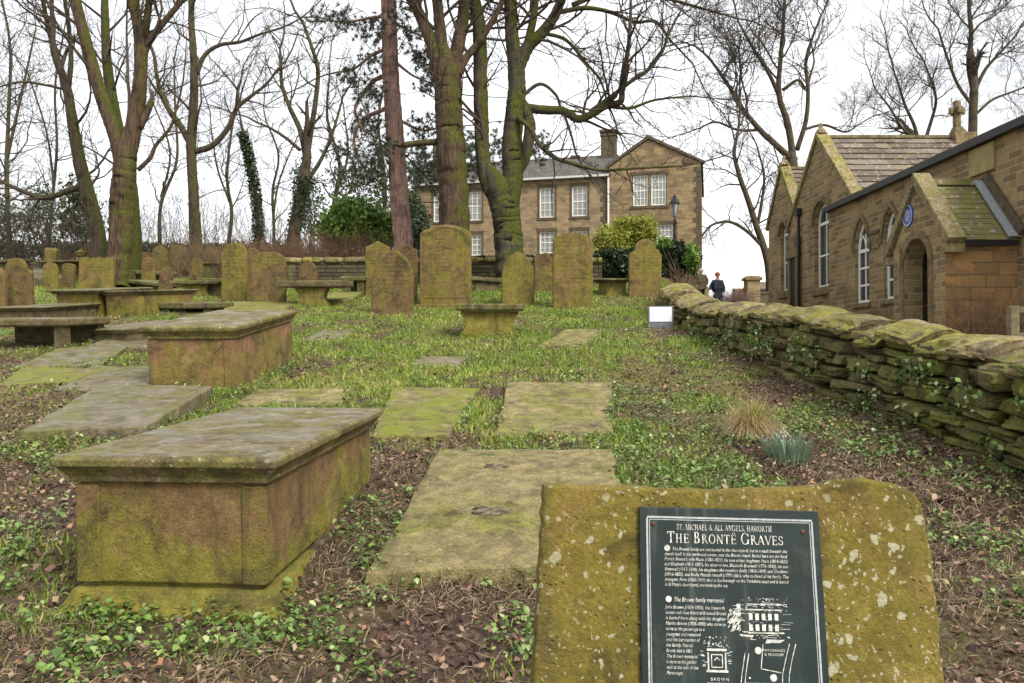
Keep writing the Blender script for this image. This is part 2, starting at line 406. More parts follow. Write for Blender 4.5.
def headstone(label, x0, x1, yt, yb, kind='round', mat=None, yaw=0, lean=0, roll=0, thick=.13, base=False, group='headstones in the churchyard', panel=False, cat='headstone'):
    P = gnd((x0 + x1) / 2, yb); Y = P[1]
    w = (x1 - x0) / 2 / FPX * Y; h = (yb - yt) / FPX * Y
    mat = mat or M_head
    prof = arch_top(w, kind, h) + [(-w, -.35), (w, -.35)]
    mb = MB()
    if panel:
        pr = [(x * .86, z * .9 + (h * .075 if z > .2 else 0)) for x, z in arch_top(w, kind, h)] + [(-w * .86, .12 * h), (w * .86, .12 * h)]
    mb.prism([(x, z) for x, z in prof][::-1], 0, thick)
    rot = (R(-lean), R(roll), R(yaw))
    if base or panel:
        e = empty('headstone', P, rot); tag(e, label, cat, group)
        mb.build('stone_slab', mat, e, bevel=.022)
        if panel:
            rm = MB(); n = len(pr)
            inn = [(x * .90, z * .965 + .02 * h) for x, z in pr]
            v = [(x, -.012, z) for x, z in pr] + [(x, -.012, z) for x, z in inn] + [(x, .01, z) for x, z in pr] + [(x, .01, z) for x, z in inn]
            f = []
            for i in range(n):
                j = (i + 1) % n
                f += [(i, j, n + j, n + i), (j, i, 2 * n + i, 2 * n + j), (n + i, n + j, 3 * n + j, 3 * n + i)]
            rm.add(v, f); rm.build('border_moulding', mat, e)
        if base:
            b = MB(); b.box(-w * 1.12, w * 1.12, -.14, thick + .12, -.3, .07); b.build('plinth', mat, e, bevel=.02)
        o = e
    else:
        o = mb.build('headstone', mat, None, P, bevel=.022, rot=rot); tag(o, label, cat, group)
    c, s = math.cos(R(yaw)), math.sin(R(yaw))
    foot([(P[0] + c * a - s * b, P[1] + s * a + c * b) for a, b in ((-w, -.03), (w, -.03), (w, thick + .05), (-w, thick + .05))])
    return o

hs = headstone
hs('large broad headstone with low arched top and raised border, left of the twin-stemmed tree', 419.5, 471, 224, 308, 'segment', yaw=-2, lean=1, base=True, panel=True, thick=.16)
hs('tall olive headstone with rounded top, just right of the pointed one near the pedestal tomb', 553, 593, 232.7, 308.5, 'soft', yaw=3, lean=-1, thick=.15)
hs('pointed headstone standing alone in front of the twin-stemmed tree', 502, 534.5, 251, 305.5, 'gothic', yaw=5, lean=1)
hs('pointed headstone with dark damp patch, frontmost of the group left of the large broad one', 370, 412.5, 248, 316, 'gothic', M_headdark, yaw=-3, lean=3, roll=1)
hs('gabled headstone half hidden behind the damp-stained pointed stone', 365, 390, 240.5, 296, 'peak', yaw=0)
hs('shouldered headstone squeezed between the damp-stained pointed stone and the large broad one', 392, 417, 243, 302, 'peak', M_headdark, yaw=-4)
hs('headstone with sloping shoulders half hidden behind the tall olive round-topped one', 534.5, 556, 252, 291.5, 'peak', M_headdark, yaw=6)
hs('shouldered headstone with arched centre beside the drystone wall end', 629, 662, 239, 298, 'shoulder', yaw=4, lean=-1)
hs('low headstone peeping from behind the left of the shouldered stone by the wall end', 617, 632, 259.5, 277.5, 'shoulder', yaw=0)
hs('narrow flat-topped stone pillar against the ivy hedge', 672, 683.5, 245, 278, 'flat', yaw=0, thick=.2)
hs('tall narrow round-topped headstone, left of the pair behind the red chest tomb', 220.5, 246, 242.5, 301, 'round', yaw=-6)
hs('headstone mostly hidden between the pair behind the red chest tomb', 243, 259, 248, 297, 'round', M_headdark, yaw=-2)
hs('squarer headstone with shallow curved top, right of the pair behind the red chest tomb', 250.5, 285, 251.5, 304, 'soft', M_headdark, yaw=2, lean=2)
hs('small pointed dark headstone against the garden wall behind a table tomb', 298, 317, 259.5, 286, 'gothic', M_headdark, yaw=-3)
hs('shouldered headstone at the left edge of the churchyard', 1.5, 31.5, 258, 313, 'shoulder', M_headdark, yaw=6, roll=-2)
hs('yellowish headstone cut by the left edge beside the shouldered one', -22, 4, 266, 314, 'round', yaw=4)
hs('wide headstone with a three-humped top behind the two small chest tombs', 79, 113, 256, 291, 'triple', yaw=3)
hs('brown pointed headstone standing behind the three-humped one', 80, 97, 241, 270, 'gothic', M_headdark, yaw=-4)
hs('slim green pointed headstone, left of two behind the stacked slabs', 151, 167.5, 244.5, 275, 'gothic', yaw=3)
hs('dark round-topped headstone, right of two behind the stacked slabs', 168, 188.5, 244.5, 275, 'round', M_headdark, yaw=-3)

# ------------------------------------------------------------------ chest tombs
def ring(z, x0, x1, y0, y1): return (z, x0, x1, y0, y1)
def chest_tomb(label, P, yaw, W, L, h, mat, capmat, capW, cap_t, pitch=0, plinth=False, corner=True, group='chest tombs', over=None, roll=0):
    """P: world point of the base front edge centre; W,L,h: chest width, length, height under the cap"""
    e = empty('chest_tomb', P, (R(pitch), R(roll), R(yaw))); tag(e, label, 'tomb', group)
    o = (capW - W) / 2
    m = MB()
    m.frustum([(-.3, -W / 2, W / 2, 0, L)] + ([(.112, -W / 2, W / 2, 0, L), (.118, -W / 2 + .03, W / 2 - .03, .03, L - .03), (.138, -W / 2 + .03, W / 2 - .03, .03, L - .03), (.144, -W / 2, W / 2, 0, L)] if plinth else []) + [(h, -W / 2, W / 2, 0, L)]); m.build('chest', mat, e, bevel=.01)
    if corner:
        for sx in (-1, 1):
            for y0 in (-.012, L - .10):
                p = MB(); x0 = sx * (W / 2 - .045); p.box(x0 - .055, x0 + .055, y0, y0 + .112, (.146 if plinth else -.2), h - .012); p.build('corner_pilaster', mat, e, bevel=.006)
    if plinth:
        p = MB(); q = .035
        p.frustum([(-.3, -W / 2 - .085, W / 2 + .085, -.085, L + .085), (.035, -W / 2 - .085, W / 2 + .085, -.085, L + .085), (.045, -W / 2 - .06, W / 2 + .06, -.06, L + .06), (.12, -W / 2 - .025, W / 2 + .025, -.025, L + .025)])
        p.build('plinth', mat, e, bevel=.008)
    c = MB()
    a = o * .35
    prof = [(h + .002, a), (h + cap_t * .22, a + .004), (h + cap_t * .40, a + .02), (h + cap_t * .54, o * .78), (h + cap_t * .60, o * .80), (h + cap_t * .62, o), (h + cap_t * .88, o + .004), (h + cap_t, o - .02)]
    c.frustum([(z, -W / 2 - k, W / 2 + k, -k, L + k) for z, k in prof])
    c.build('cap_slab', capmat, e, bevel=.007)
    c_, s_ = math.cos(R(yaw)), math.sin(R(yaw)); g = .04
    foot([(P[0] + c_ * x - s_ * y, P[1] + s_ * x + c_ * y) for x, y in ((-W / 2 - g, -g), (W / 2 + g, -g), (W / 2 + g, L + g), (-W / 2 - g, L + g))])
    return e
P = gnd(172, 622)
chest_tomb('large chest tomb with moulded cap slab and stepped plinth in the left foreground', (P[0] - .035, P[1] + .09, P[2]), -4, .855, 1.84, .60, M_chest, M_cap, 1.02, .125, pitch=2.2, plinth=True)
P = gnd(193, 388)
chest_tomb('red-brown chest tomb with grey cap slab in the middle distance', (P[0], P[1], P[2]), -2, .90, 1.95, .52, M_chestred, M_cap, 1.04, .14, pitch=7.8, corner=True)
P = gnd(78, 316); chest_tomb('small chest tomb, left of the two side by side, with a wide weathered slab', P, -6, .85, 1.6, .42, M_chest, M_table, 1.12, .09, pitch=6, corner=False)
P = gnd(123, 317); chest_tomb('small chest tomb, right of the two side by side, near the red-brown one', P, -14, .74, 1.7, .42, M_chest, M_table, .88, .09, pitch=5, corner=False)
P = gnd(53, 284); 
chest_tomb('chest tomb on the left rise carrying a stone block and an urn', (P[0], P[1] + .5, P[2]), -15, .66, 1.5, .62, M_chest, M_table, 1.35, .12, pitch=3, corner=False)
URN = (P[0], P[1] + .5, P[2] + .74)
P = gnd(205, 279); chest_tomb('dark green chest tomb behind the pedestal table by the left pair of headstones', P, -5, .86, 1.5, .45, M_table, M_table, 1.0, .09, pitch=4, corner=False)
P = gnd(332, 283); chest_tomb('chest tomb close to the garden wall behind the small pointed headstone', P, -4, .95, 1.4, .34, M_chest, M_table, 1.28, .09, pitch=2, corner=False)
P = gnd(105, 345); chest_tomb('low mossy chest tomb with broken grey slab left of the red-brown tomb', P, -20, .92, 1.5, .16, M_table, M_slabgrey, 1.02, .08, pitch=7, corner=False)
P = gnd(616, 296); chest_tomb('low table tomb in front of the dark hedge right of the tall olive headstone', P, 5, .5, 1.0, .34, M_chest, M_table, .85, .09, pitch=4, corner=False)

# block and urn on the left tomb
b = MB(); b.frustum([(0, -.16, .16, -.12, .12), (.36, -.18, .18, -.13, .13), (.42, -.14, .14, -.10, .10)])
tag(b.build('finial_block', M_head, None, (URN[0] - .55, URN[1] + .35, URN[2] + .03), bevel=.015, rot=(0, R(4), R(10))), 'upright stone block on the tomb with the urn', 'stone block')
e = empty('stone_urn', (URN[0] + .32, URN[1] + .45, URN[2] + .03)); tag(e, 'small covered stone urn on the left tomb beside the upright block', 'urn')
b = MB(); b.lathe([(.17, 0), (.17, .06), (.07, .09), (.06, .13), (.13, .17), (.16, .24), (.15, .28)], 14); b.build('bowl', M_headdark, e, smooth=True)
b = MB(); b.lathe([(.175, .281), (.175, .30), (.11, .34), (.05, .37), (.045, .40), (.01, .41)], 14); b.build('lid', M_head, e, smooth=True)

# ------------------------------------------------------------------ pedestal / table tombs
def pedestal_tomb(label, P, yaw, topW, topL, h, t, botW, kind='vase', mat=None, pitch=4, group='table tombs', legs=2, roll=0):
    mat = mat or M_table
    e = empty('table_tomb', P, (R(pitch), R(roll), R(yaw))); tag(e, label, 'tomb', group)
    m = MB(); o = .02
    m.frustum([(h, -topW / 2 + o, topW / 2 - o, -topL / 2 + o, topL / 2 - o), (h + t * .25, -topW / 2, topW / 2, -topL / 2, topL / 2), (h + t * .85, -topW / 2, topW / 2, -topL / 2, topL / 2), (h + t, -topW / 2 + o, topW / 2 - o, -topL / 2 + o, topL / 2 - o)])
    m.build('table_slab', mat, e, bevel=.01)
    if kind == 'vase':
        for y0 in ((-topL * .36,) if legs == 1 else (-topL * .36, topL * .3)):
            p = MB(); w = botW / 2
            pr = [(w, -.25), (w, .03), (w * .97, .06), (w * .86, h * .28), (w * .80, h * .5), (w * .84, h * .7), (w * .97, h * .86), (w * 1.0, h * .99)]
            poly = pr + [(-x, z) for x, z in reversed(pr)]
            p.prism(poly[::-1], y0 - .02, y0 + .16); p.build('support', M_chest, e, bevel=.012)
    elif kind == 'block':
        p = MB(); p.frustum([(-.25, -botW / 2, botW / 2, -topL * .38, topL * .38), (h - .002, -botW / 2, botW / 2, -topL * .38, topL * .38)]); p.build('support', mat, e, bevel=.012)
    elif kind == 'legs':
        for sx in (-1, 1):
            for sy in (-1, 1):
                p = MB(); x0 = sx * (topW / 2 - .14); y0 = sy * (topL / 2 - .13)
                p.box(x0 - .08, x0 + .08, y0 - .07, y0 + .07, -.3, h - .001); p.build('leg', mat, e, bevel=.015)
    if 'standing open on legs' in label:
        p = MB(); p.box(-topW * .46, topW * .46, topL * .30, topL * .42, -.3, h - .002); p.build('back_slab', mat, e, bevel=.012)
    foot([(P[0] + x, P[1] + y) for x, y in ((-botW / 2, -topL * .35), (botW / 2, -topL * .35), (botW / 2, topL * .35), (-botW / 2, topL * .35))])
    return e
P = gnd(488, 337); pedestal_tomb('pedestal tomb with scrolled waisted support and flat slab, alone in the central grass', (P[0], P[1] + .35, P[2] + .02), 4, 1.04, .95, .40, .11, .90, legs=1, pitch=3)
P = gnd(309, 306); pedestal_tomb('table tomb with a vase-shaped pedestal and wide slab beside the right of the headstone pair', (P[0] + .1, P[1] + .3, P[2]), -6, 1.4, .9, .42, .15, .72, legs=1)
P = gnd(187, 297); pedestal_tomb('table tomb on a pale pedestal, just left of the tall narrow round-topped headstone', (P[0] + .2, P[1] + .4, P[2]), -5, 1.15, .9, .33, .1, .7, legs=1)
P = gnd(185, 314); pedestal_tomb('low table tomb on stubby legs with a long grey slab behind the red-brown chest tomb', (P[0], P[1] + .5, P[2]), -6, 1.22, .95, .13, .13, 1.1, 'legs')
P = gnd(34, 349); pedestal_tomb('dark low table tomb standing open on legs at the left edge, nearest the camera', (P[0] - .15, P[1] + .45, P[2]), -8, 1.5, 1.0, .34, .11, 1.2, 'legs', mat=M_table)
P = gnd(354, 297); pedestal_tomb('table tomb with rounded legs next to the gabled headstone', (P[0], P[1] + .4, P[2]), -3, .62, .9, .42, .12, .5, 'legs')
P = gnd(144, 284); pedestal_tomb('toppled-looking table slab behind the right of the small chest tombs', (P[0], P[1] + .3, P[2] + .02), -10, 1.25, 1.0, .28, .12, .8, 'block', roll=3)
P = gnd(147, 272); pedestal_tomb('mossy table slab before the slim green pointed headstone', (P[0], P[1] + .3, P[2] + .1), 4, 1.35, .9, .22, .12, .5, 'block', roll=-2)
P = gnd(485, 292); pedestal_tomb('broken table tomb of loose stones under the garden wall behind the pedestal tomb', (P[0], P[1] + .2, P[2]), 8, .9, .7, .28, .12, .6, 'block', roll=4)

P = gnd(4, 272); pedestal_tomb('dark table tomb at the left edge behind the shouldered headstone', (P[0], P[1] + .4, P[2]), -10, 1.5, .95, .38, .12, 1.1, 'block', roll=-4)
P = gnd(12, 262); pedestal_tomb('tilted table slab farthest back at the left edge', (P[0], P[1] + .4, P[2] + .05), -6, 1.5, .9, .3, .13, 1.0, 'block', roll=5)
P = gnd(108, 286); pedestal_tomb('table tomb close beside the three-humped headstone, under the big forked tree', (P[0] + .2, P[1] - .1, P[2]), -12, .9, .8, .22, .1, .6, 'block', roll=2)
P = gnd(150, 290); pedestal_tomb('sloping dark table tomb right of the two small chest tombs', (P[0] + .25, P[1] + .1, P[2] - .06), -20, 1.1, 1.3, .2, .1, .8, 'block', roll=7)
P = gnd(208, 297); pedestal_tomb('flat-topped table tomb half behind the tall narrow round-topped headstone', (P[0], P[1] + .7, P[2]), 6, .8, .9, .4, .11, .55, 'block', mat=M_table)
P = gnd(22, 326); chest_tomb('low dark chest tomb behind the open table tomb at the left edge', P, -8, .9, 1.4, .26, M_table, M_table, 1.05, .08, pitch=6, corner=False)
P = gnd(350, 290); pedestal_tomb('long low slab tomb right of the table tomb with the vase-shaped pedestal', (P[0] - .25, P[1] + .3, P[2]), -4, 1.1, .9, .16, .1, .9, 'block', mat=M_table)
hs('small yellow headstone peeping over the tomb with the urn', 67, 76, 246, 262, 'round', yaw=4)
hs('low leaning headstone behind the tomb with the urn', 58, 69, 250, 266, 'soft', M_headdark, yaw=-5, roll=6)
hs('weathered headstone far back between the big forked tree and the slim green pointed stone', 139, 149, 252, 272, 'soft', M_headdark, yaw=4)
hs('tilted olive headstone behind the left of the two small chest tombs', 44, 58, 262, 290, 'round', yaw=6, roll=-4)
hs('short headstone between the shouldered left-edge stone and the three-humped one', 60, 73, 263, 288, 'segment', M_headdark, yaw=-6, roll=3)
hs('gothic headstone close to the right of the big forked tree', 141, 154, 256, 288, 'gothic', yaw=5, lean=2)
hs('round-topped headstone between the stacked slabs and the dark green chest tomb', 189, 202, 258, 284, 'round', M_headdark, yaw=-4)
hs('leaning headstone before the stack of slabs right of the big forked tree', 158, 171, 266, 291, 'shoulder', M_headdark, yaw=3, roll=4)
hs('small dark gothic headstone by the dry thicket, left of the tall narrow round-topped one', 203, 217, 246, 270, 'gothic', M_headdark, yaw=2)
hs('squat dark headstone behind the dark green chest tomb', 196, 211, 249, 264, 'soft', M_headdark, yaw=-3)
# ------------------------------------------------------------------ ledger slabs in the grass
def ledger(label, pts, h=.06, mat=None, lift=0, group='ledger slabs laid in the grass', n=7):
    """pts: 4 picture corners (front-left, front-right, back-right, back-left) on the ground"""
    C = np.array([gnd(*p) for p in pts]); c = C.mean(0)
    A = np.c_[C[:, :2] - c[:2], np.ones(4)]; co = np.linalg.lstsq(A, C[:, 2], rcond=None)[0]
    poly = []
    for i in range(4):
        a, b = C[i], C[(i + 1) % 4]
        for k in range(n):
            t = k / n; p = a * (1 - t) + b * t
            d = b - a; nn = np.array([d[1], -d[0]]) / np.linalg.norm(d[:2])
            j = (rng.random() - .5) * .045 if k else 0
            poly.append((p[0] - c[0] + nn[0] * j, p[1] - c[1] + nn[1] * j))
    z = lambda x, y: co[0] * x + co[1] * y + co[2] - c[2] + lift
    rings = [[(x * s, y * s, z(x, y) + dz) for x, y in poly] for s, dz in ((1, -.25), (1, h - .015), (.992, h - .004), (.975, h))]
    m = MB(); m.loft(rings); o = m.build('ledger_slab', mat or M_slab, None, c)
    tag(o, label, 'grave slab', group)
    foot([(c[0] + x * (.93 + .04 * rng.random()), c[1] + y * (.93 + .04 * rng.random())) for x, y in poly]); return o
ledger('big yellowish ledger slab in the foreground with two dark damp hollows, behind the information stone', [(366, 588), (638, 577), (612, 460), (440, 461)], .085)
SL = bpy.data.objects['ledger_slab']; M_damp = plain('damp_debris', (.125, .105, .062), .8, .25, nz=.75, scale=26)
for px, py, rx, ry in ((497, 477, .085, .045), (492, 528, .11, .075)):
    p = gnd(px, py); m = MB(); me_ = SL.data; n = 26
    zs = [q.co for q in me_.vertices]; A = np.array([[q.x, q.y, 1] for q in zs[-28:]]); co = np.linalg.lstsq(A, np.array([q.z for q in zs[-28:]]), rcond=None)[0]
    L0 = np.array(SL.location); cx_, cy_ = p[0] - L0[0], p[1] - L0[1]; r0 = []; r1 = []
    for i in range(n):
        t = 6.28318 * i / n; k = 1 + 1.1 * (float(fnoise(math.cos(t) * 1.5 + 5, math.sin(t) * 1.5 + px, 4)) - .5) + rng.uniform(-.12, .12)
        for rr, kk, dz in ((r0, 1, .0012), (r1, .6, .004)):
            x_, y_ = cx_ + rx * k * kk * math.cos(t), cy_ + ry * k * kk * math.sin(t); rr.append((x_, y_, co[0] * x_ + co[1] * y_ + co[2] + dz))
    m.loft([r0, r1]); m.build('damp_hollow', M_damp, SL, smooth=True)
ledger('clean squarish ledger slab in the grass beyond the foreground one', [(494, 440), (614, 438), (612, 386), (508, 386)], .045)
ledger('ledger slab covered in bright green moss beside the clean squarish one', [(372, 441), (450, 441), (478, 393), (392, 392)], .05, M_slabmoss)
ledger('thick grey ledger slab behind the left of the foreground chest tomb', [(20, 446), (146, 441), (212, 398), (100, 396)], .12, M_slabgrey)
ledger('half-buried slab between the foreground chest tomb and the mossy ledger', [(232, 408), (338, 408), (352, 391), (258, 392)], .03, M_slab)
ledger('small pale slab just right of the pedestal tomb', [(538, 348), (588, 347), (602, 331), (566, 331)], .03, M_slab)
ledger('narrow overgrown slab in the grass below the pedestal tomb', [(409, 368), (462, 369), (474, 357), (420, 357)], .015, M_slabgrey)
ledger('dull slab among dead leaves at the left, nearest the red-brown chest tomb', [(52, 394), (148, 391), (160, 369), (92, 369)], .035, M_slabgrey)
ledger('moss-streaked slab at the far left between leaf drifts', [(-6, 388), (70, 386), (108, 371), (25, 370)], .04, M_slabmoss)
ledger('long grey slab at the left behind the moss-streaked one', [(14, 372), (100, 368), (128, 351), (58, 350)], .05, M_slabgrey)
ledger('small grey slab wedged between the low mossy chest tomb and the red-brown one', [(84, 351), (150, 350), (166, 338), (112, 338)], .05, M_slabgrey)
ledger('thin grey slab in the grass right of the red-brown chest tomb', [(300, 342), (342, 342), (360, 331), (322, 331)], .015, M_slabgrey)
ledger('flat mossy slab behind the right of the table tomb with the vase-shaped pedestal', [(322, 305), (352, 305), (362, 296), (334, 296)], .12, M_slabmoss)
ledger('slab half covered by moss at the foot of the left pair of headstones', [(222, 313), (285, 312), (300, 304), (232, 304)], .06, M_slabmoss)
ledger('dark slab on edge in front of the tomb with the urn', [(31, 287), (70, 287), (72, 277), (33, 277)], .28, M_table)

# ------------------------------------------------------------------ rough stones
def rough_stone(mb, c, s, rotz=0, pitch=0, n=4, pw=3.5, amp=.1, shear=0, warp=None, a=None):
    """rounded, noise-displaced block; c centre, s half sizes"""
    g = np.linspace(-1, 1, n + 1); V = []; F = []; idx = {}
    def vid(i, j, k):
        key = (i, j, k)
        if key not in idx: idx[key] = len(V); V.append((g[i], g[j], g[k]))
        return idx[key]
    for a_ in range(n):
        for b_ in range(n):
            F.append((vid(a_, b_, 0), vid(a_, b_ + 1, 0), vid(a_ + 1, b_ + 1, 0), vid(a_ + 1, b_, 0)))
            F.append((vid(a_, b_, n), vid(a_ + 1, b_, n), vid(a_ + 1, b_ + 1, n), vid(a_, b_ + 1, n)))
            F.append((vid(a_, 0, b_), vid(a_ + 1, 0, b_), vid(a_ + 1, 0, b_ + 1), vid(a_, 0, b_ + 1)))
            F.append((vid(a_, n, b_), vid(a_, n, b_ + 1), vid(a_ + 1, n, b_ + 1), vid(a_ + 1, n, b_)))
            F.append((vid(0, a_, b_), vid(0, a_, b_ + 1), vid(0, a_ + 1, b_ + 1), vid(0, a_ + 1, b_)))
            F.append((vid(n, a_, b_), vid(n, a_ + 1, b_), vid(n, a_ + 1, b_ + 1), vid(n, a_, b_ + 1)))
    v = np.array(V, float)
    L = (np.abs(v) ** pw).sum(1) ** (1 / pw); v = v / L[:, None]
    v = v * (1 + (rng.random(len(v))[:, None] - .5) * amp) + np.sin(v[:, [1, 2, 0]] * 2.3 + rng.random(3) * 6) * amp * .6
    if warp:
        K = (rng.random((2, 2, 2, 3)) - .5) * 2 * np.array(warp); w_ = (np.clip(v, -1, 1) + 1) / 2; off = 0
        for i_ in (0, 1):
            for j_ in (0, 1):
                for k_ in (0, 1): off = off + ((w_[:, 0] if i_ else 1 - w_[:, 0]) * (w_[:, 1] if j_ else 1 - w_[:, 1]) * (w_[:, 2] if k_ else 1 - w_[:, 2]))[:, None] * K[i_, j_, k_]
        v = v + off
    v = v * np.asarray(s)
    if shear: v[:, 1] += v[:, 2] * shear
    cz, sz = math.cos(rotz), math.sin(rotz); cp, sp = math.cos(pitch), math.sin(pitch)
    y, z = v[:, 1] * cp - v[:, 2] * sp, v[:, 1] * sp + v[:, 2] * cp
    x, y = v[:, 0] * cz - y * sz, v[:, 0] * sz + y * cz
    mb.add(np.c_[x, y, z] + np.asarray(c), F, a)

e = empty('drystone_wall', (3.6, 4, float(H(3.4, 4)))); tag(e, 'mossy drystone wall with big slanting coping stones along the lane', 'wall')
WO = np.array(e.location)
def wtop(y): return 1.11 + .121 * y + float(np.interp(y, [9, 11, 12.4, 13.6, 15.2, 16], [0, -.05, -.15, -.12, .02, .0]))
mb = MB(); cop = []
crs = 0; f = 0.0
# courses follow the coping's slope; f = distance down from the coping's underside
down = .125
while down < 1.3:
    hgt = rng.uniform(.075, .15)
    y = 3.4 + rng.uniform(0, .2)
    while y < 15.6:
        L = rng.uniform(.16, .50) * (1 + .2 * (hgt > .11)); yc = y + L / 2
        parts = [(0, hgt)] if rng.random() > .3 else [(0, hgt * .5), (hgt * .5, hgt * .5)]
        for o0, hh_ in parts:
            zc = wtop(yc) - down - o0 - hh_ / 2 + rng.uniform(-.014, .014)
            gz = float(H(wallx(yc) - .34, yc))
            if zc > gz - .12:
                x = wallx(yc) - .19 - .08 * (down + o0) + rng.uniform(-.06, .03)
                dx = (wallx(yc + .3) - wallx(yc - .3)) / .6
                rough_stone(mb, np.array([x, yc, zc]) - WO, (.15, L / 2 * .91, hh_ / 2 * .84), -math.atan(dx) + rng.uniform(-.16, .16), math.atan(.121) + rng.uniform(-.08, .08), 6, rng.uniform(7, 16), .07, warp=(.3, .12, .2))
        y += L
    down += hgt
courses = mb.build('stone_courses', M_wallstone, e)
mb = MB()   # core and lane face, coloured near-black to put shade into the gaps
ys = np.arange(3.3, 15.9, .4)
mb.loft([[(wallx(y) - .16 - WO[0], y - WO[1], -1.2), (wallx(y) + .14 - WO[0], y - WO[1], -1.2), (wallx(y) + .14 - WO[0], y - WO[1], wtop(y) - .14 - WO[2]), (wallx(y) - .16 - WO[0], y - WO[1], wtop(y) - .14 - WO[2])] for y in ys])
mb.build('wall_core', plain('wall_core_gap_shade', (.012, .011, .008), .95, .1), e)
y = 3.3
while y < 15.75:
    L = rng.uniform(.28, .85) * (1 if y < 9 else .75); yc = y + L / 2; dx = (wallx(yc + .3) - wallx(yc - .3)) / .6
    m = MB(); N = 14; K = 30; rings = []
    PRF = [(-.95, -.30), (-1.04, -.05), (-1.0, .22), (-.86, .42), (-.55 + rng.uniform(-.1, .1), .74), (-.2, .95), (.2, 1.), (.6, .86), (.92, .5), (1., .1), (.95, -.3), (0, -.32)]
    hh = rng.uniform(.125, .17); wd = rng.uniform(.30, .35); lean = rng.uniform(.5, 1.1); sd = int(rng.integers(1, 999)); px_pow = rng.uniform(.7, 1.0); skew = rng.uniform(-.3, .25)
    tl = rng.uniform(-.05, .05); fac = rng.uniform(0, 6.28, 3)
    for k in range(N + 1):
        t = k / N; yy = (t - .5) * L; r = []
        endf = 1 - .16 * abs(2 * t - 1) ** 5
        for i in range(K):
            tt_ = i / (K - 1) * (len(PRF) - 1); i0 = min(int(tt_), len(PRF) - 2); fr_ = tt_ - i0
            qx = PRF[i0][0] * (1 - fr_) + PRF[i0 + 1][0] * fr_; qz = PRF[i0][1] * (1 - fr_) + PRF[i0 + 1][1] * fr_
            nz = .30 * (float(fnoise(yy * 8 + 3, tt_ * 1.6 + 5, sd, 4)) - .5)
            nz2 = .22 * (float(fnoise(yy * 3 + 9, tt_ * .7 + 2, sd + 7, 2)) - .5)
            kx = (1 + nz + nz2) * endf
            r.append((qx * wd * (1 + (nz + nz2) * .7) * (.98 + .02 * endf), yy * (1 - .04 * rng.random()) + qx * wd * lean * .62 - qz * hh * .3, qz * hh * kx + tl * t))
        rings.append(r)
    m.loft(rings)
    v = m.V[0]; an = -math.atan(dx); pit = math.atan(.121)
    c, s = math.cos(pit), math.sin(pit); v = np.c_[v[:, 0], v[:, 1] * c - v[:, 2] * s, v[:, 1] * s + v[:, 2] * c]
    c, s = math.cos(an), math.sin(an); v = np.c_[v[:, 0] * c - v[:, 1] * s, v[:, 0] * s + v[:, 1] * c, v[:, 2]]
    m.V[0] = v
    o = m.build('coping_stone', M_coping, e, (wallx(yc) - .07 - WO[0], yc - WO[1], wtop(yc) - hh * 1.02 + rng.uniform(-.025, .02) - WO[2]))
    y += L * .96

# ------------------------------------------------------------------ information stone
YP = 2.04; TI = R(13)
P0 = at(729, 512, YP); EZ = np.array([0, math.sin(TI), math.cos(TI)]); EX = np.array([1., 0, 0]); NY = np.array([0, math.cos(TI), -math.sin(TI)])
gz = float(H(P0[0], YP - .2)); tt = (P0[2] - gz) / EZ[2]; O = P0 - EZ * tt
cam_p = np.array([0, 0, EYE])
def on_plane(px, py):
    d = ray(px, py); t = ((O - cam_p) @ NY) / (d @ NY); p = cam_p + d * t - O
    return np.array([p @ EX, p @ EZ])
info = empty('information_stone', O, (-TI, 0, 0)); tag(info, 'rough upright flagstone carrying a dark slate information plaque in the right foreground', 'information stone')
outl = [(533, 683), (536, 640), (538, 600), (541, 545), (544.5, 485), (560, 484.5), (590, 486), (636, 486), (670, 488.5), (700.5, 489.5), (740, 489), (778, 488), (800, 487.5), (821, 485.5), (831, 481.5), (840, 478.8), (860, 478.8), (881, 481), (897, 484), (909, 488.5), (917, 494), (922, 503), (926, 520), (930, 543), (934, 570), (937, 599), (940, 640), (945, 683)]
pl = [tuple(on_plane(*p)) for p in outl]
pl = [(pl[0][0] - .015, -.25)] + pl + [(pl[-1][0] + .015, -.25)]
dense = []
for a, b in zip(pl, pl[1:] + pl[:1]):
    n = max(1, int(math.hypot(b[0] - a[0], b[1] - a[1]) / .025))
    for k in range(n):
        t = k / n; j = .0035 if k else .001
        dense.append((a[0] * (1 - t) + b[0] * t + rng.uniform(-j, j), a[1] * (1 - t) + b[1] * t + rng.uniform(-j, j)))
m = MB(); N = len(dense); cx = sum(p[0] for p in dense) / N; cz = sum(p[1] for p in dense) / N
rings = []
for d, ins in ((.0, .006), (.004, .0015), (.012, 0), (.05, -.004), (.085, .002), (.1, .01)):
    rings.append([(cx + (x - cx) * (1 - ins * 2.2) + rng.uniform(-.0015, .0015), d, cz + (z - cz) * (1 - ins * 2.2) + rng.uniform(-.0015, .0015)) for x, z in dense])
m.loft(rings); m.build('flagstone', M_info, info)
foot([(O[0] - .52, O[1] - .05), (O[0] + .55, O[1] - .05), (O[0] + .55, O[1] + .14), (O[0] - .52, O[1] + .14)])
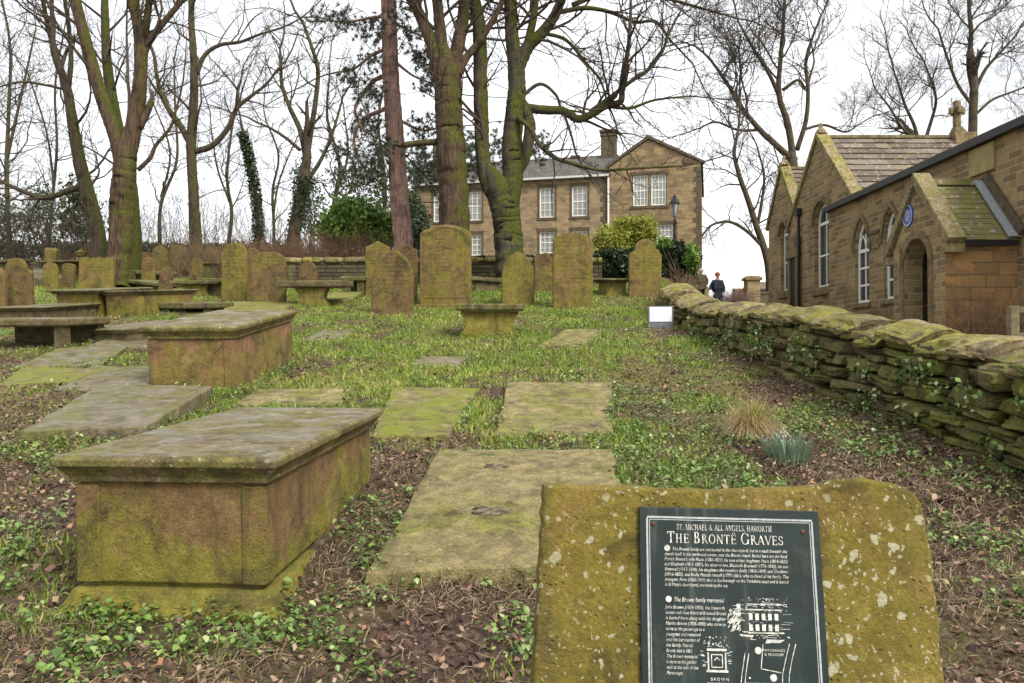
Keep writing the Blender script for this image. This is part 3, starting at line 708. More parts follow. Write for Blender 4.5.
# plaque
a, b_ = on_plane(638.5, 506.8), on_plane(816.6, 511.2)
PWd = float(np.linalg.norm(b_ - a)); ang = math.atan2(b_[1] - a[1], b_[0] - a[0])
plq = empty('plaque', (0, 0, 0)); plq.parent = info; plq.location = (a[0], -.012, a[1]); plq.rotation_euler = (0, -ang, 0)
bpy.data.objects.remove(plq)
PH = 1.27 * PWd
def plate_mat():
    t = NT('plaque_slate'); v = t.obj(); n = t.noise(v, 9, 6, .65); n2 = t.noise(v, 60, 3)
    c = t.mix(t.ramp(n, .4, .75), (.010, .019, .017), (.022, .034, .030))
    vo = t.noise(t.vscale(v, (7, 1, .6)), 5, 3); c = t.mix(t.math('MULTIPLY', t.ramp(vo, .55, .75), .4), c, (.085, .095, .085)); c = t.mix(t.math('MULTIPLY', t.ramp(t.noise(v, 3.5, 8, .7), .55, .72), .35), c, (.10, .105, .085))
    t.bump(n2, .05, .002); return t.fin(c, .5, .25)
m = MB(); m.box(0, PWd, -.012, -.001, -PH, 0); plq = m.build('plaque', plate_mat(), info, (a[0], 0, a[1]), bevel=.002, rot=(0, -ang, 0))
M_ink = plain('engraved_white_paint', (.55, .545, .48), .7, .2, nz=.45, scale=90)
zoff = [0]
class INK:
    """flat engraved marks on the plaque, u right 0..1, v down, in plaque widths"""
    def __init__(s, k=1.): s.m = MB(); s.y = -.0128; s.k = k
    def fx(s, u): return .134 + (u - .14) * .968 if s.k == 1. else u
    def fy(s, v): return v * .978 if s.k == 1. else v
    def poly(s, pts):
        s.y -= .0000025
        s.m.add([(s.fx(u) * PWd, s.y, -s.fy(v) * PWd) for u, v in pts], [tuple(range(len(pts)))]); return s
    def line(s, pts, w):
        for (a0, b0), (a1, b1) in zip(pts, pts[1:]):
            dx, dy = a1 - a0, b1 - b0; L = math.hypot(dx, dy) or 1; nx, ny = -dy / L * w / 2, dx / L * w / 2
            s.poly([(a0 + nx, b0 + ny), (a1 + nx, b1 + ny), (a1 - nx, b1 - ny), (a0 - nx, b0 - ny)])
    def disc(s, u, v, r, k=18, ry=None):
        s.poly([(u + r * math.cos(6.28318 * i / k), v + (ry or r) * math.sin(6.28318 * i / k)) for i in range(k)])
    def text(s, body, u, v, size, shear=0, sx=1., width=None, rot=0, align='LEFT', spacing=1.):
        cu = bpy.data.curves.new('t', 'FONT'); cu.body = body; cu.size = 1; cu.shear = shear; cu.space_character = spacing; cu.resolution_u = 3; cu.align_x = align
        ob = bpy.data.objects.new('t', cu); COL.objects.link(ob)
        dg = bpy.context.evaluated_depsgraph_get(); me = ob.evaluated_get(dg).to_mesh()
        v_ = np.array([q.co[:] for q in me.vertices]); fs = [tuple(p.vertices) for p in me.polygons]
        ob.to_mesh_clear(); bpy.data.objects.remove(ob); bpy.data.curves.remove(cu)
        if len(v_) == 0: return
        x = v_[:, 0] * size * sx; y = v_[:, 1] * size
        if width: x = x * (width / (x.max() - min(0, x.min())))
        c, sn = math.cos(rot), math.sin(rot)
        U = u + x * c + y * sn; V = v - (y * c - x * sn)
        s.y -= .0000025
        s.m.add(np.c_[s.fx(U) * PWd, np.full(len(U), s.y), -s.fy(V) * PWd], fs)
    def build(s, name, mat=None): return s.m.build(name, mat or M_ink, plq)
# hand-drawn roman capitals: (strokes, advance); unit = cap height; y up
def roman(ch):
    S = []; W = .135; w = .06; sf = .10
    def stem(x, y0=0, y1=1, wd=W, s0=True, s1=True):
        S.append([(x - wd / 2, y0), (x + wd / 2, y0), (x + wd / 2, y1), (x - wd / 2, y1)])
        if s0: S.append([(x - wd / 2 - sf, y0), (x + wd / 2 + sf, y0), (x + wd / 2 + sf * .3, y0 + .05), (x - wd / 2 - sf * .3, y0 + .05)])
        if s1: S.append([(x - wd / 2 - sf * .3, y1 - .05), (x + wd / 2 + sf * .3, y1 - .05), (x + wd / 2 + sf, y1), (x - wd / 2 - sf, y1)])
    def bar(x0, x1, y, h=w): S.append([(x0, y - h / 2), (x1, y - h / 2), (x1, y + h / 2), (x0, y + h / 2)])
    def dia(x0, y0, x1, y1, wd): S.append([(x0 - wd / 2, y0), (x0 + wd / 2, y0), (x1 + wd / 2, y1), (x1 - wd / 2, y1)])
    def arc(cx, cy, rx, ry, a0, a1, t0=w, t1=W):
        n = 14; P = []
        for i in range(n + 1):
            a = R(a0 + (a1 - a0) * i / n); th = t0 + (t1 - t0) * abs(math.cos(a)); P.append(((cx + rx * math.cos(a), cy + ry * math.sin(a)), (cx + (rx - th) * math.cos(a), cy + (ry - th * .8) * math.sin(a))))
        for (o0, i0), (o1, i1) in zip(P, P[1:]): S.append([o0, o1, i1, i0])
    def vser(x, y0, y1): S.append([(x - .03, y0), (x + .03, y0), (x + .03, y1), (x - .03, y1)])
    A = .7
    if ch == 'T': stem(.4, s1=False); bar(.02, .78, .965, .07); vser(.05, .78, .99); vser(.75, .78, .99); A = .84
    elif ch == 'H': stem(.2); stem(.72); bar(.2, .72, .52); A = .98
    elif ch in 'EË':
        stem(.2); bar(.2, .66, .97); bar(.2, .58, .52); bar(.2, .68, .03); vser(.64, .80, 1); vser(.57, .42, .62); vser(.67, 0, .2); A = .8
        if ch == 'Ë':
            for x in (.3, .55): S.append([(x - .06, 1.1), (x + .06, 1.1), (x + .06, 1.23), (x - .06, 1.23)])
    elif ch == 'L': stem(.2); bar(.2, .62, .03); vser(.62, 0, .22); A = .7
    elif ch == 'I': stem(.18); A = .42
    elif ch == 'B': stem(.2); arc(.36, .755, .24, .245, -90, 90); arc(.36, .265, .3, .265, -90, 90); bar(.2, .38, .97); bar(.2, .38, .515); bar(.2, .38, .03); A = .8
    elif ch == 'R': stem(.2); arc(.36, .745, .26, .255, -90, 90); bar(.2, .38, .97); bar(.2, .4, .515); dia(.78, 0, .42, .5, .15); bar(.68, .9, .025, .05); A = .9
    elif ch == 'O': arc(.46, .5, .43, .52, 0, 360); A = .96
    elif ch == 'C': arc(.46, .5, .43, .52, 42, 318); vser(.79, .68, .92); A = .88
    elif ch == 'G': arc(.46, .5, .43, .52, 42, 330); stem(.78, .04, .42, .12, False, True); vser(.79, .70, .92); A = .98
    elif ch == 'N': stem(.16, wd=.07); stem(.76, wd=.07, s0=False); dia(.74, 0, .17, 1, .16); A = .94
    elif ch == 'A': dia(.06, 0, .42, 1, .07); dia(.78, 0, .42, 1, .16); bar(.22, .62, .34); bar(-.04, .17, .025, .05); bar(.66, .92, .025, .05); A = .9
    elif ch == 'V': dia(.42, 0, .06, 1, .16); dia(.42, 0, .76, 1, .07); bar(-.05, .2, .975, .05); bar(.65, .88, .975, .05); A = .84
    elif ch == 'W': dia(.32, 0, .06, 1, .14); dia(.32, 0, .58, 1, .07); dia(.82, 0, .56, 1, .14); dia(.82, 0, 1.06, 1, .07); bar(-.05, .2, .975, .05); bar(.95, 1.16, .975, .05); A = 1.14
    elif ch == 'M': stem(.14, wd=.07, s1=False); stem(.92, s1=False); dia(.52, .02, .15, 1, .15); dia(.52, .02, .9, 1, .07); A = 1.1
    elif ch == 'S': arc(.33, .735, .26, .265, 30, 270, w, .10); arc(.33, .265, .28, .265, -150, 90, w, .12); vser(.55, .74, .95); vser(.06, .06, .28); A = .7
    elif ch == '&': arc(.4, .76, .2, .24, 0, 360, w, .10); arc(.36, .27, .34, .28, 0, 360, w, .12); dia(.86, 0, .3, .62, .14); A = 1.0
    elif ch == '.': S.append([(.08, 0), (.22, 0), (.22, .14), (.08, .14)]); A = .3
    elif ch == ',': S.append([(.1, -.14), (.16, -.14), (.24, .13), (.08, .13)]); A = .3
    else: A = .42
    return S, A
def caps(ink, s, u0, u1, base, big, small):
    x = 0; L = []; up = True
    for ch in s:
        S, A = roman(ch); h = big if up else small
        L.append((S, x, h)); x += A * h + .05 * small
        up = (ch == ' ')
    k = (u1 - u0) / x
    for S, x0, h in L:
        for q in S: ink.poly([(u0 + (x0 + a * h) * k, base - b * h) for a, b in q])
k = INK(0.); fr = .042
for ins, w in ((.042, .010), (.055, .004)):
    x0, x1, y0, y1 = ins, 1 - ins, ins + .012, PH / PWd - ins
    k.line([(x0, y0), (x1, y0)], w); k.line([(x1, y0 + w / 2), (x1, y1)], w); k.line([(x1 - w / 2, y1), (x0 + w / 2, y1)], w); k.line([(x0, y1), (x0, y0 + w / 2)], w)
k.build('border_lines', plain('engraved_grey_line', (.36, .38, .36), .7, .2, nz=.2, scale=80))
k = INK(); caps(k, 'ST. MICHAEL & ALL ANGELS, HAWORTH', .215, .76, .123, .032, .031); caps(k, 'THE BRONTË GRAVES', .158, .825, .195, .062, .05); k.build('heading_lettering')
k = INK()
para = ["The Brontë family are not buried in the churchyard, but in a vault beneath the", "church itself, in the north-east corner, near the Brontë chapel. Buried here are the Revd", "Patrick Brontë's wife Maria (1783-1821), his two eldest daughters Maria (1814-1825)", "and Elizabeth (1815-1825), his sister-in-law, Elizabeth Branwell (1776-1842), his son", "Branwell (1817-1848), his daughters the novelists Emily (1818-1848) and Charlotte", "(1816-1855), and finally Patrick himself (1777-1861), who outlived all his family. The", "youngest, Anne (1820-1849) died at Scarborough on the Yorkshire coast and is buried", "in St Mary's churchyard, overlooking the sea."]
for i, s in enumerate(para):
    v = .237 + i * .0275; u = .185 if i == 0 else .14; k.text(s, u, v, .026, .25, width=(.84 - u) if i < 7 else .355)
k.disc(.158, .225, .017)
k.disc(.16, .5, .017); k.text('The Brown family memorial', .187, .512, .034, .25, width=.285)
para = ["John Brown (1804-1855), the Haworth", "sexton and close friend of Branwell Brontë", "is buried here along with his daughter", "Martha Brown (1828-1880) who came to", "serve at the parsonage as a", "youngster and remained", "until the last member of", "the family, Patrick", "Brontë, died in 1861.", "The Brown memorial", "is close to the garden", "wall at the side of the", "Parsonage."]
wd = [.335, .34, .34, .335, .215, .195, .19, .15, .145, .175, .165, .175, .09]
for i, s in enumerate(para): k.text(s, .14, .55 + i * .0285, .026, .25, width=wd[i])
k.build('body_lettering')
k = INK()   # engraved view of the house, sky hatched
for i in range(90):
    u = rng.uniform(.60, .83); v = rng.uniform(.48, .56) if i % 3 else rng.uniform(.66, .70); l = rng.uniform(.003, .014); t = rng.random() * 3.1; k.line([(u, v), (u + l * math.cos(t), v + l * math.sin(t) * .6)], rng.uniform(.0015, .004))
for i in range(40):
    u = rng.uniform(.60, .79); v = rng.uniform(.55, .66); k.line([(u, v), (u + rng.uniform(.004, .012), v)], .0018)
for i in range(70):
    t = rng.random() * 6.283; rr = math.sqrt(rng.random()); u = .667 + .17 * rr * math.cos(t); v = .592 + .115 * rr * math.sin(t)
    if .60 < u < .80 and .53 < v < .665: continue
    l = rng.uniform(.008, .03); k.line([(u - l, v + rng.uniform(-.004, .004)), (u + l, v + rng.uniform(-.004, .004))], rng.uniform(.0012, .003))
for j, v in enumerate((.565, .622)):
    for i in range(5):
        u = .606 + i * .036; k.poly([(u, v), (u + .02, v), (u + .02, v + .034), (u, v + .034)])
k.line([(.59, .545), (.79, .545)], .006); k.line([(.60, .668), (.80, .665)], .006); k.line([(.595, .515), (.785, .518)], .004); k.line([(.59, .545), (.60, .513)], .004)
for i in range(110):
    t = rng.random() * 6.283; rr = math.sqrt(rng.random()); cu, cv, rx, ry = ((.512, .60, .026, .062), (.548, .585, .016, .075))[i % 2]; u = cu + rx * rr * math.cos(t); v = cv + ry * rr * math.sin(t); k.line([(u - .004, v + .006), (u + .004, v - .006)], .0045)
k.poly([(.70, .70), (.80, .70), (.775, .715), (.69, .72)]); k.poly([(.55, .675), (.63, .68), (.62, .69), (.56, .686)])
k.build('house_engraving')
k = INK()   # engraved monument
k.line([(.365, .76), (.475, .76)], .012); k.line([(.372, .775), (.372, .865)], .008); k.line([(.468, .775), (.468, .865)], .008); k.line([(.36, .87), (.48, .87)], .012)
k.line([(.39, .785), (.45, .785), (.45, .85), (.39, .85), (.39, .785)], .005)
k.line([(.405, .815), (.42, .80), (.437, .815)], .005)
for i in range(38):
    u = rng.uniform(.345, .49); v = rng.uniform(.69, .75); l = rng.uniform(.003, .012); t = rng.random() * 3; k.line([(u, v), (u + l * math.cos(t), v + l * math.sin(t))], .004)
for i in range(16):
    u = rng.choice([rng.uniform(.33, .36), rng.uniform(.48, .5)]); v = rng.uniform(.76, .87); k.line([(u - .008, v), (u + .008, v)], .003)
k.text('BROWN', .432, .918, .022, align='CENTER', spacing=1.4); k.text('MEMORIAL', .432, .942, .022, align='CENTER', spacing=1.4)
k.build('monument_engraving')
k = INK()   # little site map
k.line([(.678, .725), (.662, .852), (.772, .87)], .004)
k.line([(.825, .72), (.80, .80), (.778, .88), (.772, 1.0)], .004); k.line([(.86, .72), (.835, .80), (.815, .88), (.806, 1.0)], .004)
k.line([(.577, .77), (.555, .88), (.535, 1.02)], .004); k.line([(.597, .775), (.576, .88), (.556, 1.02)], .004)
k.disc(.65, .758, .019); k.disc(.728, .896, .019); k.disc(.597, .9, .005)
k.text('PARSONAGE', .737, .762, .019, align='CENTER', spacing=1.2); k.text('& MUSEUM', .737, .784, .019, align='CENTER', spacing=1.2)
k.text('CHURCHYARD', .655, .938, .022, align='CENTER', spacing=1.2); k.text('CHURCH LANE', .792, .985, .02, rot=R(80), spacing=1.3)
k.build('site_map')
m = MB()
for u, v in ((.077, .092), (.905, .115)): m.lathe([(.006, 0), (.006, .002), (.003, .0035)], 10, (u * PWd, v * PWd, .012))
for i in range(len(m.V)): m.V[i] = m.V[i][:, [0, 2, 1]] * np.array([1, -1, -1])
m.build('screws', plain('rusty_screw', (.10, .05, .03), .6, .4, .6), plq)

# ------------------------------------------------------------------ floodlight-like box in the grass
P = gnd(661, 329)
e = empty('ground_lamp', P, (R(-24), 0, R(-8))); tag(e, 'small dark grey ground lamp with a blank white face near the wall end', 'lamp')
m = MB(); w, h = .215, .44; m.loft([[(-w, 0, -.05), (w, 0, -.05), (w, .16, -.05), (-w, .16, -.05)], [(-w, 0, h), (w, 0, h), (w, .1, h), (-w, .1, h)]]); m.build('housing', plain('grey_lamp_metal', (.07, .072, .085), .5, .4), e, bevel=.015)
m = MB(); m.box(-w + .03, w - .03, -.012, -.001, .13, h - .03); m.build('lens', plain('white_lamp_face', (.50, .53, .53), .25, .5, nz=.04), e, bevel=.004)
# ------------------------------------------------------------------ buildings
M_hstone = masonry_mat('house_sandstone', .46, .21, (.31, .225, .13), (.17, .125, .08), (.26, .21, .135), green=.15, warm=(.33, .245, .135))
M_wing = masonry_mat('wing_sandstone', .55, .24, (.28, .20, .105), (.155, .112, .066), (.20, .158, .098), green=.25, warm=(.31, .23, .115))
M_cstone = masonry_mat('schoolroom_sandstone', .46, .15, (.34, .24, .118), (.155, .105, .056), (.31, .25, .145), green=.45, msize=.02)
M_porch = masonry_mat('porch_ashlar', .62, .26, (.38, .225, .09), (.19, .125, .062), (.17, .125, .07), green=.35, msize=.016, st=.45, warm=(.44, .245, .085))
M_dress = grave_mat('dressed_stone', brown=(.23, .17, .085), olive=(.20, .165, .07), soot=.6, algae=.35, moss=.3, lichen=.2)
M_dark = grave_mat('sooted_stone', brown=(.12, .09, .055), olive=(.10, .085, .05), soot=.5, algae=.3, moss=.3, lichen=.1)
M_white = plain('white_sash_paint', (.74, .73, .68), .5, .4, nz=.06)
M_gutter = plain('black_gutter', (.010, .010, .012), .45, .4)
M_lead = plain('lead_flashing', (.27, .28, .30), .5, .5, nz=.2)
M_door = plain('dark_doorway_timber', (.02, .017, .015), .6, .3)
def glass(name, c, r=.12):
    t = NT(name); v = t.obj(); n = t.noise(v, 1.7, 3)
    return t.fin(t.mix(t.ramp(n, .35, .7), c, tuple(k * 1.35 for k in c)), r, .6)
M_pane = glass('window_glass_with_blind', (.22, .23, .21)); M_paned = glass('dark_window_glass', (.035, .04, .045))
def slate_mat(name, a, b, moss, mossy):
    t = NT(name); v = t.obj(False); r = t.attr(); n = t.noise(v, 3, 6, .65); n2 = t.noise(v, 22, 5, .65)
    c = t.mix(r, a, b); c = t.mix(t.math('MULTIPLY', t.ramp(n2, .4, .75), .5), c, tuple(k * .45 for k in a))
    c = t.mix(t.ramp(n, .72 - .4 * mossy, .92 - .4 * mossy), c, t.mix(n2, moss, tuple(1.7 * k for k in moss)))
    vo = t.n('ShaderNodeTexVoronoi'); t.set(vo.inputs['Vector'], v); vo.inputs['Scale'].default_value = 5
    c = t.mix(t.math('MULTIPLY', t.ramp(vo.outputs[0], .28, .16), .5), c, (.42, .40, .33))
    t.bump(n2, .4, .02); return t.fin(c, .8, .3)
M_slates = slate_mat('stone_roof_slates', (.092, .074, .056), (.205, .168, .13), (.13, .115, .03), .5)
M_porchroof = slate_mat('mossy_porch_slates', (.17, .145, .075), (.21, .175, .09), (.125, .12, .028), .75)
M_hroof = slate_mat('grey_house_slates', (.088, .083, .075), (.15, .14, .125), (.13, .135, .08), .1)

def wall_holes(mb, x0, x1, z0, z1, holes, y=0., th=.3):
    """front wall on plane y facing -y with rectangular openings (xa,xb,za,zb) and their reveals"""
    xs = sorted({x0, x1, *[h[0] for h in holes], *[h[1] for h in holes]}); zs = sorted({z0, z1, *[h[2] for h in holes], *[h[3] for h in holes]})
    for a, b in zip(xs, xs[1:]):
        for c, d in zip(zs, zs[1:]):
            mx, mz = (a + b) / 2, (c + d) / 2
            if any(h[0] < mx < h[1] and h[2] < mz < h[3] for h in holes): continue
            mb.add([(a, y, c), (b, y, c), (b, y, d), (a, y, d)], [(0, 1, 2, 3)])
    for a, b, c, d in holes:
        mb.add([(a, y, c), (a, y + th, c), (a, y + th, d), (a, y, d)], [(0, 1, 2, 3)])
        mb.add([(b, y, c), (b, y, d), (b, y + th, d), (b, y + th, c)], [(0, 1, 2, 3)])
        mb.add([(a, y, c), (b, y, c), (b, y + th, c), (a, y + th, c)], [(0, 1, 2, 3)])
        mb.add([(a, y, d), (a, y + th, d), (b, y + th, d), (b, y, d)], [(0, 1, 2, 3)])
def arch(xa, xb, sp, kind, n=10, apex=None):
    w = xb - xa; pts = []
    if kind == 'round':
        for i in range(2 * n + 1):
            a = math.pi * (1 - i / (2 * n)); pts.append(((xa + xb) / 2 + w / 2 * math.cos(a), sp + w / 2 * math.sin(a)))
    else:
        for i in range(n + 1):
            a = math.pi - i / n * math.pi / 3; pts.append((xb + w * math.cos(a), sp + w * math.sin(a)))
        pts += [((xa + xb) - x, z) for x, z in reversed(pts[:-1])]
    if apex:
        m = max(p[1] for p in pts); k = (apex - sp) / (m - sp); pts = [(x, sp + (z - sp) * k) for x, z in pts]
    return pts
def spandrels(mb, xa, xb, sp, pts, y=0., th=.3):
    top = max(p[1] for p in pts); n = len(pts) // 2
    L = pts[:n + 1]; Rr = pts[n:]
    mb.add([(xa, y, top)] + [(x, y, z) for x, z in L], [(0, i + 1, i + 2) for i in range(len(L) - 1)])
    mb.add([(xb, y, top)] + [(x, y, z) for x, z in Rr], [(0, i + 1, i + 2) for i in range(len(Rr) - 1)])
    for (a, b), (c, d) in zip(pts, pts[1:]):
        mb.add([(a, y, b), (c, y, d), (c, y + th, d), (a, y + th, b)], [(3, 2, 1, 0)])
def gable_front(mb, x0, x1, zb, zev, xm, zap, a, b, wc, sp, wd, kind, y, th):
    """gabled front with one arched opening that may rise into the gable"""
    def tz(x): return zev + (zap - zev) * ((x - x0) / (xm - x0) if x <= xm else (x1 - x) / (x1 - xm))
    def poly(p): mb.add([(x, y, z) for x, z in p], [tuple(range(len(p)))])
    L = [(x0, zb), (a, zb), (a, tz(a))] + ([(xm, zap)] if xm < a else []) + [(x0, zev)]
    Q = [(b, zb), (x1, zb), (x1, zev)] + ([(xm, zap)] if xm > b else []) + [(b, tz(b))]
    poly(L); poly(Q)
    if wc > zb: poly([(a, zb), (b, zb), (b, wc), (a, wc)])
    pts = arch(a, b, sp, kind, apex=wd)
    poly([(a, wd), (b, wd), (b, tz(b))] + ([(xm, zap)] if a < xm < b else []) + [(a, tz(a))])
    spandrels(mb, a, b, sp, pts, y, th)
    mb.add([(a, y, wc), (a, y + th, wc), (a, y + th, sp), (a, y, sp)], [(0, 1, 2, 3)]); mb.add([(b, y, wc), (b, y, sp), (b, y + th, sp), (b, y + th, wc)], [(0, 1, 2, 3)])
    if wc > zb: mb.add([(a, y, wc), (b, y, wc), (b, y + th, wc), (a, y + th, wc)], [(0, 1, 2, 3)])
def sash(parent, xa, xb, za, zb, y, cols, rows, pane, fw=.07, bar=.03, mid=True):
    f = MB(); yy = y
    f.box(xa, xa + fw, yy, yy + .08, za, zb); f.box(xb - fw, xb, yy, yy + .08, za, zb); f.box(xa + fw, xb - fw, yy + .002, yy + .078, za, za + fw); f.box(xa + fw, xb - fw, yy + .002, yy + .078, zb - fw, zb)
    for i in range(1, cols):
        x = xa + (xb - xa) * i / cols; f.box(x - bar / 2, x + bar / 2, yy + .012, yy + .06, za + fw, zb - fw)
    for j in range(1, rows):
        z = za + (zb - za) * j / rows; b = bar * (1.8 if mid and j == rows // 2 else 1); f.box(xa + fw, xb - fw, yy + .008, yy + .065, z - b / 2, z + b / 2)
    w = f.build('window', M_white, parent)
    p = MB(); p.box(xa + .01, xb - .01, yy + .04, yy + .05, za + .01, zb - .01); p.build('pane', pane, w)
    return w
def roof_rows(mb, a, b, up, n, thick=.035, wslate=.55, over=.0):
    """courses of slates from eave a-b (3-vectors) up along vector up"""
    a, b, up = map(np.array, (a, b, up)); L = np.linalg.norm(b - a); ex = (b - a) / L; nrm = np.cross(ex, up); nrm = nrm / np.linalg.norm(nrm)
    if nrm[2] < 0: nrm = -nrm
    s = np.linalg.norm(up); eu = up / s
    for j in range(n):
        x = 0; t0 = j / n * s; t1 = (j + 1) / n * s + .03
        while x < L - 1e-6:
            w = min(L - x, wslate * rng.uniform(.7, 1.35)); 
            if L - x - w < .12: w = L - x
            l0 = thick * rng.uniform(.9, 1.25); d = rng.uniform(-.008, .008)
            p0 = a + ex * (x + .004) + eu * (t0 + d); p1 = a + ex * (x + w - .004) + eu * (t0 + d); q1 = a + ex * (x + w - .004) + eu * t1; q0 = a + ex * (x + .004) + eu * t1
            mb.add([p0, p1, p1 + nrm * l0, p0 + nrm * l0, q1, q0, q1 + nrm * .012, q0 + nrm * .012], [(0, 1, 2, 3), (3, 2, 6, 7), (0, 3, 7, 5), (1, 4, 6, 2), (0, 5, 4, 1)])
            x += w

# ---- the house across the churchyard
A, B = at(413, 300, 51)[:2], at(609.5, 300, 48)[:2]
dv = (B - A) / np.linalg.norm(B - A); hang = math.atan2(dv[1], dv[0]); hz = float(H(0, 48)) - .2
HO = np.array([A[0], A[1], hz]); nv = np.array([-dv[1], dv[0]])
def hp(px, py, off=0.):
    d = ray(px, py); t = ((HO[:2] + nv * off) @ nv) / (d[:2] @ nv); p = np.array([0, 0, EYE]) + d * t
    return (float((p[:2] - HO[:2]) @ dv), float(p[2] - hz))
house = empty('stone_house', HO, (0, 0, hang)); tag(house, 'two-storey Georgian sandstone house with white sash windows and gabled wing beyond the churchyard', 'house')
xw = hp(609.5, 200)[0]; xe = hp(701, 200)[0]; ze = (hp(420, 184.5)[1] + hp(600, 177)[1]) / 2
wins = []
for px0, px1 in ((433, 448), (467, 481.5), (503, 518), (539, 555), (572, 587)):
    x0 = hp(px0, 200)[0]; x1 = hp(px1, 200)[0]; c = (x0 + x1) / 2
    wins.append((c - .47, c + .47, hp(560, 217)[1], hp(560, 187)[1]))
    wins.append((c - .47, c + .47, hp(560, 253)[1], hp(560, 233)[1] + .12))
m = MB(); wall_holes(m, 0, xw, -.5, ze, wins)
D = 8.5
m.add([(0, 0, -.5), (0, D, -.5), (0, D, ze), (0, 0, ze), (0, D / 2, ze + 2.1)], [(0, 3, 4, 2, 1)])
m.add([(0, D, -.5), (xw, D, -.5), (xw, D, ze), (0, D, ze)], [(0, 1, 2, 3)])
m.build('wall', M_hstone, house)
for w in wins:
    o = sash(house, w[0], w[1], w[2], w[3], .09, 3, 4, M_pane)
    s = MB(); a, b, c, d = w; g = .13
    s.box(a - g, a - .002, -.025, .2, c, d); s.box(b + .002, b + g, -.025, .2, c, d); s.box(a - g - .04, b + g + .04, -.03, .2, d + .002, d + .2); s.box(a - g - .04, b + g + .04, -.05, .2, c - .16, c - .002)
    s.build('surround', M_dark, o)
zr = hp(560, 160, D / 2)[1]
rise = zr - ze
m = MB(); roof_rows(m, (-.3, -.25, ze + .02), (xw + .1, -.25, ze + .02), (0, D / 2 + .25, rise), 16, wslate=.5)
roof_rows(m, (xw + .1, D + .25, ze + .02), (-.3, D + .25, ze + .02), (0, -D / 2 - .25, rise), 10, wslate=.8)
m.box(-.3, xw + .1, D / 2 - .12, D / 2 + .12, ze + rise - .02, ze + rise + .12)
rf = m.build('roof', M_hroof, house)
for px, wpx, yt, yb in ((609, 15, 131, 166), (575.5, 8, 156, 162), (440, 13, 140, 166)):
    x, z1 = hp(px, yt, D / 2); z0 = hp(px, yb, D / 2)[1]; w = wpx / FPX * 52 / 2
    c = MB(); c.box(x - w, x + w, D / 2 - w * .8, D / 2 + w * .8, z0 - 1.2, z1 - .42); c.box(x - w * 1.12, x + w * 1.12, D / 2 - w * .92, D / 2 + w * .92, z1 - .42, z1 - .3); c.box(x - w * .98, x + w * .98, D / 2 - w * .8, D / 2 + w * .8, z1 - .3, z1 - .16); c.box(x - w * 1.2, x + w * 1.2, D / 2 - w, D / 2 + w, z1 - .16, z1)
    c.build('chimney', M_dark, rf, bevel=.02)
g = MB(); g.box(-.3, xw, -.36, -.24, ze - .09, ze + .03); g.build('gutter', plain('pale_gutter', (.5, .5, .47), .5), house)
g = MB(); g.box(xw - .1, xw + .0, -.14, -.03, .3, ze - .1); g.build('downpipe', M_white, house)
# wing
x0, x1 = xw + .002, xe
xa, za = hp(648.5, 140); zk = hp(701, 165)[1]; zl = hp(610, 165.5)[1]; zk = (zk + zl) / 2
ww = []
for p0, p1, y0, y1 in ((632.5, 648.6, 206, 175), (650.6, 666.7, 206, 175), (656, 673.5, 243, 225)):
    ww.append((hp(p0, 190)[0], hp(p1, 190)[0], hp(650, y0)[1], hp(650, y1)[1]))
m = MB(); wall_holes(m, x0, x1, -.5, zk, ww, -.12)
m.add([(x0, -.12, zk), (x1, -.12, zk), (xa, -.12, za)], [(0, 1, 2)])
DW = 11
m.add([(x1, -.12, -.5), (x1, DW, -.5), (x1, DW, zk), (x1, -.12, zk)], [(0, 1, 2, 3)]); m.add([(x0, -.12, -.5), (x0, DW, -.5), (x0, DW, zk), (x0, -.12, zk)], [(3, 2, 1, 0)])
m.add([(x0, DW, -.5), (x1, DW, -.5), (x1, DW, zk), (xa, DW, za), (x0, DW, zk)], [(0, 1, 2, 3, 4)])
wg = m.build('gabled_wing', M_wing, house)
for i, w in enumerate(ww):
    o = sash(wg, w[0] + .04, w[1] - .04, w[2], w[3], -.02, 4 if i < 2 else 4, 4 if i < 2 else 3, M_pane)
s = MB(); a, b, c, d = ww[0][0], ww[1][1], ww[0][2], ww[0][3]
s.box(a - .12, b + .12, -.16, .1, d + .002, d + .18); s.build('window_lintel', M_dark, wg); s = MB(); s.box(a - .14, b + .14, -.18, .1, c - .16, c - .002); s.build('window_sill', M_dark, wg); s = MB(); a, b, c, d = ww[2]; s.box(a - .2, b + .2, -.17, .1, d + .002, d + .2); s.box(a - .2, a - .002, -.15, .1, c, d); s.box(b + .002, b + .2, -.15, .1, c, d)
s.build('window_surround', M_dark, wg)
s = MB(); s2 = MB()    # quoins
for k in range(int((zk + .3) / .3)):
    q = .42 if k % 2 else .26; z = -.3 + k * .3
    s.box(x1 - q, x1 + .012, -.135, .3 if k % 2 else .45, z + .005, z + .293)
    s2.box(xw - .55 + (.16 if k % 2 else 0), xw - .12, -.02, .1, z + .005, z + .293)
s.build('quoins', M_dark, wg); s2.build('quoins', M_dark, house)
m = MB()
for sx, xx in ((-1, x0), (1, x1)):
    e0 = (xx + sx * .12, -.25, zk - .02); e1 = (xx + sx * .12, DW, zk - .02); up = (xa - xx - sx * .12, 0, za - zk + .08)
    roof_rows(m, e0, e1, up, 10)
    nx, nz = -up[2] * sx * -1, abs(up[0])
rw = m.build('wing_roof', M_hroof, wg)
m = MB()
